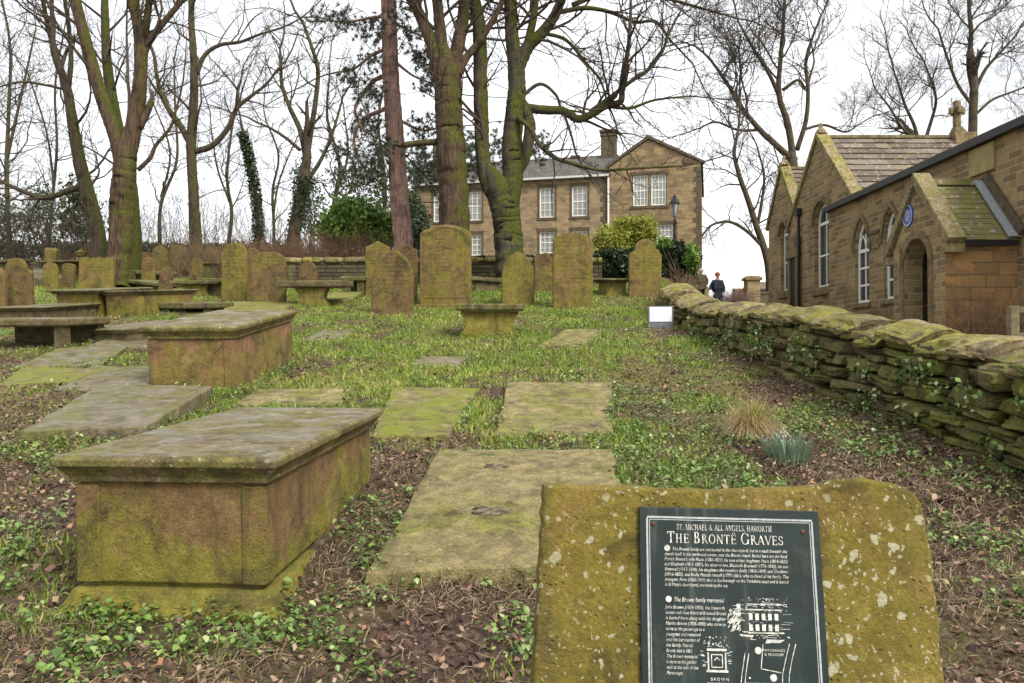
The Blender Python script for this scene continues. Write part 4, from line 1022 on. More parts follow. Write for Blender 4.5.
for sx, xx in ((-1, x0), (1, x1)):
    a0 = np.array([xx + sx * .18, zk - .1]); a1 = np.array([xa, za + .05]); d = (a1 - a0) / np.linalg.norm(a1 - a0); n_ = np.array([-d[1], d[0]]) * (1 if sx > 0 else -1); n_ = n_ if n_[1] > 0 else -n_
    pts = [a0, a1, a1 + np.array([0, .2]), a0 + n_ * .16]
    m.prism([tuple(p) for p in (pts if sx < 0 else pts[::-1])], -.22, .12)
m.build('verge_coping', M_dark, wg)
m = MB(); xx, zz = hp(688, 158); m.box(xx - .3, xx + .3, -.2, .4, zz - .35, zz); m.box(xx - .2, xx + .2, -.15, .3, zz + .001, zz + .15); m.build('kneeler_block', M_dark, wg, bevel=.03)

# ---- the old schoolroom on the right of the lane: local x runs towards the viewer along the wall, y into the building
CX, CY = 10.5, 20.0; cz = 2.0
sch = empty('stone_schoolroom', (CX, CY, cz), (0, 0, R(-90))); tag(sch, 'low sandstone schoolroom with lancet windows, twin gables and a gabled porch on the right', 'schoolroom')
lx = lambda Y: CY - Y
def wx(px, X=CX): return CY - at_x(px, 300, X)[1]
def wz(px, py, X=CX): return float(at_x(px, py, X)[2] - cz)
ZE = wz(865, 196.5)
lan = []
for (a, b) in ((wx(855.2), wx(869.2)), (wx(884), wx(899.5))):
    lan.append((a, b, wz(862, 303), wz(860, 221)))
xL, xR = wx(829), 8.5
m = MB(); holes = [(a, b, c, d) for a, b, c, d in lan]
wall_holes(m, xL, xR, -.6, ZE, holes, 0, .28)
for a, b, c, d in lan:
    sp = d - (b - a) * .95; spandrels(m, a, b, sp, arch(a, b, sp, 'lancet', apex=d), 0, .28)
m.add([(xL, 0, -.6), (xL, 0, ZE), (xL, .6, ZE), (xL, .6, -.6)], [(0, 1, 2, 3)])
m.add([(xR, 0, -.6), (xR, 7, -.6), (xR, 7, ZE), (xR, 3.5, ZE + 1.4), (xR, 0, ZE)], [(0, 1, 2, 3, 4)])
m.add([(xL, 7, -.6), (xR, 7, -.6), (xR, 7, ZE), (xL, 7, ZE)], [(3, 2, 1, 0)])
m.build('wall', M_cstone, sch)
def arched_window(parent, a, b, c, sp, d, kind, y, pane, cols=2, rows=(.35, .7), fw=.085):
    pts = arch(a, b, sp, kind, apex=d)
    inn = arch(a + fw, b - fw, sp, kind, apex=d - fw * 1.4)
    f = MB(); O_ = [(a, c)] + pts + [(b, c)]; I_ = [(a + fw, c + fw)] + inn + [(b - fw, c + fw)]; n = len(O_)
    for i in range(n):
        j = (i + 1) % n
        v = [(O_[i][0], y, O_[i][1]), (O_[j][0], y, O_[j][1]), (I_[j][0], y, I_[j][1]), (I_[i][0], y, I_[i][1]), (I_[i][0], y + .07, I_[i][1]), (I_[j][0], y + .07, I_[j][1])]
        f.add(v, [(0, 1, 2, 3)[::-1], (3, 2, 5, 4)[::-1]])
    for k in range(1, cols):
        x = a + (b - a) * k / cols; f.box(x - .022, x + .022, y + .01, y + .05, c + fw, sp + (d - sp) * (.55 if cols > 1 else 0))
    for t in rows:
        z = c + (sp - c) * t; f.box(a + fw, b - fw, y + .006, y + .055, z - .03, z + .03)
    f.box(a + fw, b - fw, y - .004, y + .06, sp - .05, sp + .05)
    if kind == 'lancet':
        w2 = (b - a) / 2
        for s0 in (0, 1):
            p = [(q[0] * .5 + (a if s0 == 0 else b) * .5, y + .03, q[1]) for q in inn]
            p = [(a + fw + (q[0] - a - fw) * .5 + s0 * (w2 - fw), y + .03, sp + (q[1] - sp) * .6) for q in inn]
            f.tube(p, [.02] * len(p), 4)
    w = f.build('window', M_white, parent)
    p = MB(); p.add([(x, y + .035, z) for x, z in O_], [tuple(range(n))[::-1]]); p.build('pane', pane, w)
    return w
for a, b, c, d in lan:
    sp = d - (b - a) * .95; o = arched_window(sch, a, b, c, sp, d, 'lancet', .10, M_paned, 2, (.34, .67))
    s = MB(); s.box(a - .12, b + .12, -.06, .1, c - .14, c - .003); s.build('sill', M_dress, o, bevel=.01)
    hd = MB(); pts = arch(a - .16, b + .16, sp - .02, 'lancet', apex=d + .22); pi = arch(a - .05, b + .05, sp - .02, 'lancet', apex=d + .08)
    for (p, q), (p2, q2) in zip(zip(pts, pi), zip(pts[1:], pi[1:])):
        v = [(p[0], -.06, p[1]), (p2[0], -.06, p2[1]), (q2[0], -.06, q2[1]), (q[0], -.06, q[1]), (p[0], -.002, p[1]), (p2[0], -.002, p2[1]), (q2[0], -.002, q2[1]), (q[0], -.002, q[1])]
        hd.add(v, [(3, 2, 1, 0), (0, 1, 5, 4), (2, 3, 7, 6)])
    hd.build('hood_mould', M_dress, o)
# gutter + roof of the long range
m = MB(); m.box(xL - .05, xR, -.2, -.02, ZE - .01, ZE + .14); m.build('gutter', M_gutter, sch)
m = MB(); roof_rows(m, (xR + .2, -.12, ZE + .16), (xL - .1, -.12, ZE + .16), (0, 3.7, 1.25), 12); roof_rows(m, (xL - .1, 7.2, ZE + .16), (xR + .2, 7.2, ZE + .16), (0, -3.7, 1.25), 8)
m.build('roof', M_slates, sch)
# plinth band, stone panels
m = MB(); m.box(xL, wx(900) , -.07, -.002, -.6, wz(862, 312)); m.build('plinth', M_dress, sch, bevel=.015)
s = MB(); a, b = wx(972.5), wx(997); s.box(a, b, -.07, -.002, wz(985, 173) , ZE - .03); s.build('stone_panel', plain('pale_panel_stone', (.29, .235, .105), .9, .2, nz=.15, scale=5), sch, bevel=.012)
s = MB(); a, b = wx(870.3), wx(880); s.box(a, b, -.03, -.002, wz(875, 249), wz(875, 234)); s.build('stone_panel', M_dress, sch, bevel=.01)
s = MB(); s.box(a - .06, b + .06, -.06, -.001, wz(875, 234) + .002, wz(875, 234) + .09); s.build('panel_drip_mould', M_dark, sch)
# twin gables, set back a little
GX = 10.9; gy = GX - CX
def gable(c, half, zap, zev, win, name, depth=5.2, gy=gy):
    x0, x1 = lx(c) - half, lx(c) + half; a, b, wc, wd, = win
    m = MB(); sp = wd - (b - a) / 2
    gable_front(m, x0, x1, -.6, zev, (x0 + x1) / 2, zap, a, b, wc, sp, wd, 'round', gy, .3)
    m.add([(x0, gy, -.6), (x0, gy + depth, -.6), (x0, gy + depth, zev), (x0, gy, zev)], [(3, 2, 1, 0)][::1])
    m.add([(x1, gy, -.6), (x1, gy + depth, -.6), (x1, gy + depth, zev), (x1, gy, zev)], [(0, 1, 2, 3)])
    m.add([(x0, gy + depth, -.6), (x1, gy + depth, -.6), (x1, gy + depth, zev), ((x0 + x1) / 2, gy + depth, zap), (x0, gy + depth, zev)], [(4, 3, 2, 1, 0)])
    g = m.build('gable', M_cstone, sch)
    if True:
        o = arched_window(g, a, b, wc, sp, wd, 'round', gy + .14, M_paned, 2, (.5,))
        s = MB(); s.box(a - .12, b + .12, gy - .08, gy + .1, wc - .3, wc - .003); s.build('sill', M_dress, o, bevel=.04)
        hd = MB(); po = arch(a - .22, b + .22, sp, 'round'); pi = arch(a - .06, b + .06, sp, 'round')
        for (p, q), (p2, q2) in zip(zip(po, pi), zip(po[1:], pi[1:])):
            v = [(p[0], gy - .1, p[1]), (p2[0], gy - .1, p2[1]), (q2[0], gy - .1, q2[1]), (q[0], gy - .1, q[1]), (p[0], gy - .002, p[1]), (p2[0], gy - .002, p2[1]), (q2[0], gy - .002, q2[1]), (q[0], gy - .002, q[1])]
            hd.add(v, [(3, 2, 1, 0), (0, 1, 5, 4), (2, 3, 7, 6)])
        hd.build('hood_mould', M_dress, o)
    r = MB(); xm = (x0 + x1) / 2
    roof_rows(r, (x1 + .02, gy + .02, zev), (x1 + .02, gy + depth, zev), (xm - x1 - .02, 0, zap - zev + .02), 10, .055, .6)
    roof_rows(r, (x0 - .02, gy + depth, zev), (x0 - .02, gy + .02, zev), (xm - x0 + .02, 0, zap - zev + .02), 10, .055, .6)
    rr = r.build('roof', M_slates, g)
    k = MB()
    k.box(xm - .09, xm + .09, gy + .1, gy + depth, zap + .03, zap + .13); k.build('ridge_stones', M_dress, rr)
    cpg = MB()
    for xx in (x0, x1):
        sx = -1 if xx == x0 else 1
        a0 = np.array([xx + sx * .12, zev - .12]); a1 = np.array([xm, zap + .02]); d = (a1 - a0) / np.linalg.norm(a1 - a0); n_ = np.array([-d[1], d[0]]); n_ = n_ if n_[1] > 0 else -n_
        pts = [a0, a1, a1 + np.array([0, .24]), a0 + n_ * .17]; cpg.prism([tuple(p) for p in (pts if sx < 0 else pts[::-1])], gy - .08, gy + .34)
    cpg.build('gable_coping', M_coping, g, bevel=.01)
    f = MB(); f.frustum([(zap + .2, xm - .15, xm + .15, gy - .05, gy + .28), (zap + .34, xm - .11, xm + .11, gy, gy + .22), (zap + .40, xm - .055, xm + .055, gy + .05, gy + .17), (zap + .52, xm - .06, xm + .06, gy + .05, gy + .17), (zap + .58, xm - .03, xm + .03, gy + .08, gy + .14)])
    f.build('finial', M_coping, g, bevel=.01)
    return g
zap = wz(815, 141, GX); zev = wz(853, 194, GX)
G2 = gable(28.3, 2.75, zap, zev, (wx(815, GX), wx(830.5, GX), wz(822, 287, GX), wz(822, 203, GX)), 'g')
zap1 = wz(784.5, 167, GX)
G1 = gable(32.3, 1.62, zap1, wz(798, 213, GX), (wx(779.5, GX), wx(786.5, GX), wz(783, 291, GX), wz(783, 224, GX)), 'g', 5.0, gy + .06)
# doorway and downpipe between the gables
m = MB(); a, b = wx(792.5, GX) , wx(798.5, GX); m.box(a, b, gy - .07, gy - .003, -.3, wz(796, 258, GX)); dr = m.build('side_door', M_door, sch)
m = MB(); m.box(a - .2, a - .002, gy - .14, gy - .002, -.3, wz(796, 258, GX)); m.box(b + .002, b + .2, gy - .14, gy - .002, -.3, wz(796, 258, GX)); m.box(a - .25, b + .25, gy - .16, gy - .002, wz(796, 257.9, GX), wz(796, 238, GX)); m.build('door_surround', M_dress, sch, bevel=.02)
m = MB(); x = wx(801.5, GX); m.tube([(x, gy - .1, 0), (x, gy - .1, zev + .1)], [.055, .055], 8); m.box(x - .12, x + .12, gy - .2, gy - .02, zev + .1, zev + .35); m.build('downpipe', M_gutter, sch)
# stone cross on the far end of the larger gable's ridge
cr = empty('stone_cross', (0, 0, 0)); bpy.data.objects.remove(cr)
Yc = 28.3; Xc = float(at(957, 140, Yc)[0]); zc = float(at(957, 142, Yc)[2])
m = MB(); X0, Y0, Z0 = lx(Yc), Xc - CX, zc - cz
m.box(X0 - .34, X0 + .34, Y0 - .25, Y0 + .55, Z0 - .6, Z0 + .28); m.frustum([(Z0 + .28, X0 - .24, X0 + .24, Y0 - .2, Y0 + .3), (Z0 + .55, X0 - .12, X0 + .12, Y0 - .12, Y0 + .12)])
z1 = float(at(957, 101, Yc)[2]) - cz
m.box(X0 - .1, X0 + .1, Y0 - .11, Y0 + .11, Z0 + .55, z1); m.box(X0 - .27, X0 - .101, Y0 - .09, Y0 + .09, z1 - .48, z1 - .24); m.box(X0 + .101, X0 + .27, Y0 - .09, Y0 + .09, z1 - .48, z1 - .24)
m.box(X0 - .08, X0 + .08, Y0 - .27, Y0 - .111, z1 - .48, z1 - .24); m.box(X0 - .08, X0 + .08, Y0 + .111, Y0 + .27, z1 - .48, z1 - .24)
m.build('ridge_cross', M_dress, G2, bevel=.03)
# porch
PX = 9.0; py_ = PX - CX
xa, xb = wx(893.5, PX), wx(945.5, PX); xm = (xa + xb) / 2
zp = wz(918, 184, PX); zpe = wz(945, 240, PX); zd = wz(916, 238.5, PX)
da, db = wx(904.5, PX), wx(929, PX)
m = MB(); sp = zd - (db - da) / 2
gable_front(m, xa, xb, -.6, zpe, xm, zp, da, db, -.6, sp, zd, 'round', py_, .42)
m.add([(xa, py_, -.6), (xa, 0, -.6), (xa, 0, zpe), (xa, py_, zpe)], [(3, 2, 1, 0)])
m.build('porch_front', M_cstone, sch)
m = MB(); m.add([(xb, py_, -.6), (xb, -.003, -.6), (xb, -.003, zpe), (xb, py_, zpe)], [(0, 1, 2, 3)]); m.build('porch_side_wall', M_porch, sch)
m = MB(); m.box(da - .3, db + .3, -.06, -.02, -.6, zd + .2); m.build('inner_door', M_door, sch)
m = MB()
for s_, e0 in ((-1, da), (1, db)):
    x_in, x_out = (e0 - .17, e0 - .0) if s_ < 0 else (e0 + .0, e0 + .17)
    m.box(x_in, x_out, py_ - .03, py_ - .002, -.6, sp)
po = arch(da - .17, db + .17, sp, 'round'); pi = arch(da, db, sp, 'round')
for (p, q), (p2, q2) in zip(zip(po, pi), zip(po[1:], pi[1:])):
    v = [(p[0], py_ - .03, p[1]), (p2[0], py_ - .03, p2[1]), (q2[0], py_ - .03, q2[1]), (q[0], py_ - .03, q[1]), (p[0], py_ - .002, p[1]), (p2[0], py_ - .002, p2[1]), (q2[0], py_ - .002, q2[1]), (q[0], py_ - .002, q[1])]
    m.add(v, [(3, 2, 1, 0), (0, 1, 5, 4), (2, 3, 7, 6)])
m.build('door_arch', M_dress, sch)
m = MB()
roof_rows(m, (xb + .14, py_ + .2, zpe - .02), (xb + .14, -.05, zpe - .02), (xm - xb - .14, 0, zp - zpe), 11, .022, .3)
roof_rows(m, (xa - .14, -.05, zpe - .02), (xa - .14, py_ + .2, zpe - .02), (xm - xa + .14, 0, zp - zpe), 11, .022, .3)
m.box(xm - .1, xm + .1, py_ + .2, -.05, zp - .03, zp + .11); m.build('porch_roof', M_porchroof, sch)
m = MB()
for xx in (xa, xb):
    sx = -1 if xx == xa else 1
    a0 = np.array([xx + sx * .2, zpe - .1]); a1 = np.array([xm, zp + .0]); d = (a1 - a0) / np.linalg.norm(a1 - a0); n_ = np.array([-d[1], d[0]]); n_ = n_ if n_[1] > 0 else -n_
    pts = [a0, a1, a1 + np.array([0, .26]), a0 + n_ * .17]; m.prism([tuple(p) for p in (pts if sx < 0 else pts[::-1])], py_ - .1, py_ + .28)
    q = xx + sx * .02; m.box(min(q, q + sx * .2), max(q, q + sx * .2), py_ - .1, py_ + .3, zpe - .28, zpe - .09)
m.build('porch_coping', grave_mat('lichened_coping', brown=(.27, .21, .11), olive=(.22, .19, .07), soot=.5, algae=.4, moss=.5, lichen=.9), sch, bevel=.012)
m = MB(); m.box(xb + .03, xb + .2, py_ + .3, -.1, zpe - .13, zpe - .03); m.build('porch_gutter', M_gutter, sch)
m = MB()   # lead flashing and raking stone where the porch roof meets the wall
a0 = np.array([xb + .16, zpe + .0]); a1 = np.array([xm, zp + .05]); d = (a1 - a0) / np.linalg.norm(a1 - a0); n_ = np.array([d[1], -d[0]]); n_ = n_ if n_[1] > 0 else -n_
m.prism([tuple(p) for p in (a0 + n_ * .05, a1 + n_ * .05, a1 + n_ * .09, a0 + n_ * .09)][::-1], -.30, -.03); m.build('lead_flashing', M_lead, sch)
m = MB(); m.prism([tuple(p) for p in (a0 + n_ * .10, a1 + n_ * .10, a1 + n_ * .26, a0 + n_ * .26)][::-1], -.13, -.004); m.build('raking_drip_stone', M_dark, sch, bevel=.01)
# blue plaque (round, blue with a white ring and worn emblem)
m = MB(); pc = (wx(909, PX), wz(909, 215.5, PX)); 
def disc(mb, r, y0, y1, k=28, sq=1.):
    mb.loft([[(pc[0] + r * math.cos(-6.28318 * i / k), y, pc[1] + r * sq * math.sin(-6.28318 * i / k)) for i in range(k)] for y in (y1, y0)])
disc(m, .235, py_ - .03, py_ - .002, sq=1.08); bp = m.build('blue_plaque', plain('blue_enamel', (.035, .07, .30), .3, .5, nz=.1), sch)
m = MB()
def ringm(mb, r0, r1, y, sq=1.08, k=28):
    v = [(pc[0] + r * math.cos(6.28318 * i / k), y, pc[1] + r * sq * math.sin(6.28318 * i / k)) for r in (r0, r1) for i in range(k)]
    mb.add(v, [(i, (i + 1) % k, k + (i + 1) % k, k + i) for i in range(k)])
ringm(m, .20, .218, py_ - .033)
for z0, w in ((.10, .10), (.055, .13), (.01, .12), (-.04, .13), (-.09, .1), (-.13, .06)):
    for q in range(5):
        xx = pc[0] - w + q * w * 2 / 5 + .01; m.box(xx, xx + w * .25, py_ - .033, py_ - .031, pc[1] + z0, pc[1] + z0 + .024)
m.build('worn_emblem', plain('white_enamel', (.62, .64, .7), .4, nz=.05), bp)

# ---- garden wall between the churchyard and the house
Yw = 24.2; gx0, gx1 = at(258, 280, Yw)[0], at(602, 280, Yw)[0]
zt = float(at(380, 259, Yw)[2]); gw = empty('garden_wall', (gx0, Yw, zt - 1)); tag(gw, 'low dark stone garden wall with mossy coping between the churchyard and the house', 'wall')
m = MB(); m.box(0, gx1 - gx0, 0, .4, -1, .9); m.build('masonry', masonry_mat('garden_wall_stone', .34, .12, (.105, .085, .045), (.06, .05, .03), (.03, .026, .018), green=.7, msize=.018, bump=1.), gw)
x = 0
while x < gx1 - gx0 - .1:
    w = min(rng.uniform(.5, .9), gx1 - gx0 - x); m = MB(); rough_stone(m, (0, 0, 0), (w / 2, .28, .09), 0, 0, 4, 6, .06); m.build('coping_stone', M_coping, gw, (x + w / 2, .2, .97 + rng.uniform(-.012, .012)), smooth=True); x += w
# ---- distant gatepost, low wall and outbuilding at the head of the lane
P = at(752, 300, 45); gp = empty('gatepost', (P[0], 45, float(H(P[0], 45)))); tag(gp, 'square stone gatepost with a cap at the head of the lane', 'gatepost')
zt = float(at(752, 277, 45)[2]) - gp.location.z
m = MB(); m.box(-.36, .36, -.36, .36, -.5, zt - .2); m.build('post', M_cstone, gp); m = MB(); m.frustum([(zt - .2, -.46, .46, -.46, .46), (zt - .07, -.46, .46, -.46, .46), (zt + .05, -.3, .3, -.3, .3)]); m.build('cap', M_dress, gp)
P = at(734, 300, 45.2); Q = at(748.8, 300, 45.2); o = MB(); zz = float(at(740, 291, 45)[2]); g0 = float(H(P[0], 45)); o.box(P[0], Q[0], 45, 45.4, g0 - .5, zz); o.box(P[0] - .03, Q[0], 44.95, 45.45, zz + .002, zz + .14)
tag(o.build('lane_wall', M_cstone), 'short low wall left of the gatepost at the head of the lane', 'wall')
P = at(756, 300, 45.2); Q = at(790, 300, 45.2); o = MB(); zz = float(at(765, 294, 45)[2]); o.box(P[0], Q[0], 45, 45.4, g0 - .5, zz); o.box(P[0], Q[0] + .03, 44.95, 45.45, zz + .002, zz + .14)
tag(o.build('lane_wall', M_dark), 'dark low wall right of the gatepost beside the schoolroom', 'wall')
P = at(757, 300, 75); Q = at(790, 300, 75); ob = empty('outbuilding', (P[0], 75, float(H(P[0], 75)))); tag(ob, 'far outbuilding with a pale sloping roof seen past the gatepost', 'outbuilding')
w = Q[0] - P[0]; ze_ = float(at(770, 290, 75)[2]) - ob.location.z; zr_ = float(at(775, 280, 75)[2]) - ob.location.z
m = MB(); m.box(0, w, 0, 5, -1, ze_); m.build('wall', M_cstone, ob); m = MB(); roof_rows(m, (-.2, -.2, ze_), (w + .2, -.2, ze_), (0, 2.7, zr_ - ze_), 6, wslate=1); roof_rows(m, (w + .2, 5.2, ze_), (-.2, 5.2, ze_), (0, -2.7, zr_ - ze_), 6, wslate=1); m.build('roof', M_slates, ob)

# ---- lamp post by the house
P = at(675, 280, 29); gz = float(H(P[0] , 29)); lp = empty('street_lamp', (P[0], 29, gz)); tag(lp, 'black Victorian street lamp with glazed lantern before the gabled wing', 'street lamp')
ztop = float(at(675, 195, 29)[2]) - gz
M_iron = plain('black_iron', (.012, .012, .014), .45, .4)
m = MB(); m.lathe([(.12, -.2), (.12, .5), (.07, .6), (.05, .75), (.04, 1.6), (.05, 1.65), (.032, 1.7), (.026, ztop - .95), (.05, ztop - .93), (.026, ztop - .88), (.045, ztop - .78)], 12); m.build('post', M_iron, lp, smooth=True)
m = MB()
for i in range(4):
    a = math.pi / 4 + i * math.pi / 2; m.tube([(.07 * math.cos(a), .07 * math.sin(a), ztop - .78), (.16 * math.cos(a), .16 * math.sin(a), ztop - .33)], [.011, .011], 5)
m.lathe([(.215, ztop - .33), (.21, ztop - .30), (.10, ztop - .14), (.075, ztop - .11), (.065, ztop - .05), (.015, ztop), (.008, ztop + .06)], 4); m.build('lantern_frame', M_iron, lp)
m = MB(); m.lathe([(.066, ztop - .77), (.15, ztop - .335)], 4); m.build('lantern_glass', plain('grey_lantern_glass', (.38, .40, .40), .15, .6), lp)
m = MB(); m.tube([(-.22, 0, ztop - 1.02), (.22, 0, ztop - 1.02)], [.011, .011], 6); m.build('ladder_bar', M_iron, lp)

# ---- fence post and rail beside the porch
P = at(1013, 330, 13.6); gz = float(H(P[0], 13.6)); fe = empty('wooden_fence', (P[0], 13.6, gz)); tag(fe, 'old timber post with rails beside the porch at the right edge', 'fence')
zt = float(at(1013, 306, 13.6)[2]) - gz
M_wood = plain('weathered_timber', (.17, .145, .085), .85, .2, nz=.3)
m = MB(); m.box(-.075, .075, -.075, .075, -.3, zt); m.build('post', M_wood, fe, bevel=.02); m = MB(); m.box(1.5, 1.65, -.075, .075, -.3, zt); m.build('post', M_wood, fe, bevel=.02)
for z in (zt - .06, zt - .5): m = MB(); m.box(.076, 1.499, -.03, .03, z - .05, z + .05); m.build('rail', M_wood, fe)

# ------------------------------------------------------------------ trees
M_bark = bark_mat('green_grey_bark', (.040, .030, .021), (.10, .078, .054), moss=(.062, .065, .018), mossy=.64)
M_barkbig = bark_mat('flaking_sycamore_bark', (.034, .022, .016), (.115, .076, .05), moss=(.066, .068, .013), mossy=.64)
M_barkdark = bark_mat('dark_mossy_bark', (.035, .03, .022), (.09, .075, .055), moss=(.062, .068, .012), mossy=.90)
M_pinebark = bark_mat('reddish_pine_bark', (.15, .09, .07), (.36, .235, .185), mossy=.02, ridge=1.)
M_twig = bark_mat('twig_bark', (.045, .034, .026), (.085, .066, .048), mossy=.28, ridge=.2)
M_twigfar = bark_mat('pale_twig_bark', (.065, .052, .044), (.10, .083, .068), mossy=.2, ridge=.2)
M_ivy = leaf_mat('ivy_leaves', [(0, (.012, .022, .010)), (.5, (.022, .042, .014)), (1, (.05, .08, .025))], .4, .12)
M_needle = leaf_mat('pine_needles', [(0, (.030, .040, .026)), (.5, (.055, .070, .040)), (1, (.10, .115, .06))], .6, .15)
M_laurel = leaf_mat('laurel_leaves', [(0, (.04, .085, .012)), (.5, (.11, .21, .028)), (1, (.26, .36, .07))], .4, .2)
M_gold = leaf_mat('golden_green_leaves', [(0, (.13, .155, .016)), (.5, (.27, .29, .035)), (1, (.44, .43, .08))], .5, .25)
M_yew = leaf_mat('dark_evergreen_leaves', [(0, (.035, .05, .028)), (.5, (.07, .095, .048)), (1, (.13, .16, .08))], .6, .25)
M_hedge = leaf_mat('dull_hedge_leaves', [(0, (.03, .035, .014)), (.5, (.06, .075, .026)), (1, (.11, .12, .045))], .6, .2)

def catmull(P, n=6):
    P = [np.asarray(p, float) for p in P]; Q = [2 * P[0] - P[1]] + P + [2 * P[-1] - P[-2]]; out = []
    for i in range(1, len(Q) - 2):
        for k in range(n):
            t = k / n; a, b, c, d = Q[i - 1], Q[i], Q[i + 1], Q[i + 2]
            out.append(.5 * ((2 * b) + (c - a) * t + (2 * a - 5 * b + 4 * c - d) * t * t + (3 * b - a - 3 * c + d) * t ** 3))
    out.append(Q[-2]); return np.array(out)
def unit(v): return v / (np.linalg.norm(v) + 1e-9)
def side_dir(d, ang, up=.0):
    r = rng.normal(size=3); r -= d * (r @ d); r = unit(r); r[2] += up; r -= d * (r @ d) ; r = unit(r)
    return unit(d * math.cos(ang) + r * math.sin(ang))
LEVS = {1: (.9, .62), 2: (.42, .55), 3: (.26, .5), 4: (.2, .5)}
def grow(tb, p, d, L, r, lev, maxlev, rmin, trop=.06, wig=.16, dens=1.):
    n = max(3, int(L / (.55, .4, .28, .2, .15)[min(lev, 4)])); st = L / n
    P = np.empty((n + 1, 3)); P[0] = p; d = d.copy(); D = [d]
    W = rng.normal(size=(n, 3)) * wig
    for i in range(n):
        d = d + W[i]; d[2] += trop; d = unit(d); D.append(d); P[i + 1] = P[i] + d * st
    r1 = max(rmin, r * .3); rad = np.linspace(max(r, rmin), r1, n + 1)
    tb.tube(P, rad, 7 if r > .06 else (5 if r > .03 else (4 if r > .014 else 3)))
    if lev < maxlev:
        sp = (.50, .30, .24, .2)[min(lev, 4) - 1] / dens
        k = max(2, int(L * .85 / sp))
        for j in range(k):
            t = .16 + .84 * (j + rng.random()) / k; t = min(t, .999)
            i = int(t * n); f = t * n - i; q = P[i] * (1 - f) + P[i + 1] * f
            rr = rad[i] * (1 - f) + rad[i + 1] * f
            nd = side_dir(D[i], R(rng.uniform(28, 62)), .25)
            grow(tb, q, nd, L * rng.uniform(.34, .66) * (1.15 - .45 * t), min(rr * .7, r * .5), lev + 1, maxlev, rmin, trop, wig * 1.1, dens)
def tree(label, stems, Y, bark, name='bare_tree', group='bare trees around the churchyard', subs=9, subL=3.2, maxlev=3, rmin=.007, twig=None, frm=.45, dens=1., trop=.05, cat='tree', spread=(35, 70), wig=.16, extra=None):
    """stems: list of (picture points [(px,py[,dY])], width0 px, width1 px, nsubs, subL)"""
    b0 = stems[0][0][0]; base = np.array(at(b0[0], b0[1], Y + (b0[2] if len(b0) > 2 else 0))); base[2] = float(H(base[0], base[1]))
    e = empty(name, base); tag(e, label, cat, group)
    tr = MB(); tb = TB()
    for si, s in enumerate(stems):
        pts, w0, w1 = s[:3]; ns = s[3] if len(s) > 3 else subs; sl = s[4] if len(s) > 4 else subL
        P = [at(q[0], q[1], Y + (q[2] if len(q) > 2 else 0)) for q in pts]
        if si == 0:
            P = [np.array([P[0][0], P[0][1], base[2] - .3])] + P if P[0][2] > base[2] + .1 else P
        n = 14 if s[1] >= 10 else 6; C = catmull(P, n); L = len(C)
        C[1:-1] += (rng.random((L - 2, 3)) - .5) * (w1 / FPX * Y) * .05
        r = np.linspace(w0, w1, L) / 2 / FPX * Y * (1 + (rng.random(L) - .5) * .05)
        if si == 0:
            fl = np.linspace(0, 1, L); r = r * (1 + .35 * np.exp(-fl * 14))
        if s[2] >= 10 and len(s) > 3 and s[3] == 0 and L > 8:
            q_ = unit(C[-1] - C[-3]); C = np.concatenate([C, [C[-1] + q_ * r[-1] * k_ for k_ in (.7, 1.5, 2.4)]]); r = np.concatenate([r, r[-1] * np.array([.86, .6, .2])])
        if s[1] >= 10:
            K = 22; v_, q_ = tube_arr(C - base, r, K); v_ = v_.reshape(len(C), K, 3); cc = (C - base)[:, None, :]; an = np.arange(K) * 6.28318 / K
            hh = np.concatenate([[0], np.cumsum(np.linalg.norm(np.diff(C, axis=0), axis=1))])[:, None]; sd = int(rng.integers(1, 999)); ca, sa = np.cos(an)[None, :], np.sin(an)[None, :]
            bumps = .30 * (fnoise(ca * 1.3 + 7 + hh * .0, sa * 1.3 + hh * .75, sd, 3) - .5) + .14 * (fnoise(ca * 4 + 3, sa * 4 + hh * .9 + 11, sd + 5, 2) - .5)
            if si == 0: bumps = bumps + np.exp(-np.clip(hh - .3, 0, 9) / .45) * .30 * np.maximum(0, np.cos(an[None, :] * 5 + sd))
            v_ = cc + (v_ - cc) * (1 + bumps)[:, :, None]; tr.add(v_.reshape(-1, 3), [tuple(z_) for z_ in q_])
        else: tr.tube(C - base, r, 12 if r.max() > .1 else 8)
        # carry on past the drawn end, then side branches
        dirs = np.gradient(C, axis=0)
        if s[2] < 30: grow(tb, C[-1], unit(dirs[-1]), sl * 1.15, r[-1], 1, maxlev, rmin, trop, wig * .8, dens)
        for k in range(ns):
            t = frm + (1 - frm) * (k + rng.random()) / ns; i = min(L - 1, int(t * L)); d = unit(dirs[i])
            grow(tb, C[i], side_dir(d, R(rng.uniform(*spread)), .1), sl * rng.uniform(.6, 1.15) * (1.1 - .35 * t), min(r[i] * .45, .020 + sl * .010), 1, maxlev, rmin, trop, wig, dens)
    tr.build('trunk', bark, e, smooth=True)
    if tb.n: tb.build('branches', twig or M_twig, e, base)
    return e, base

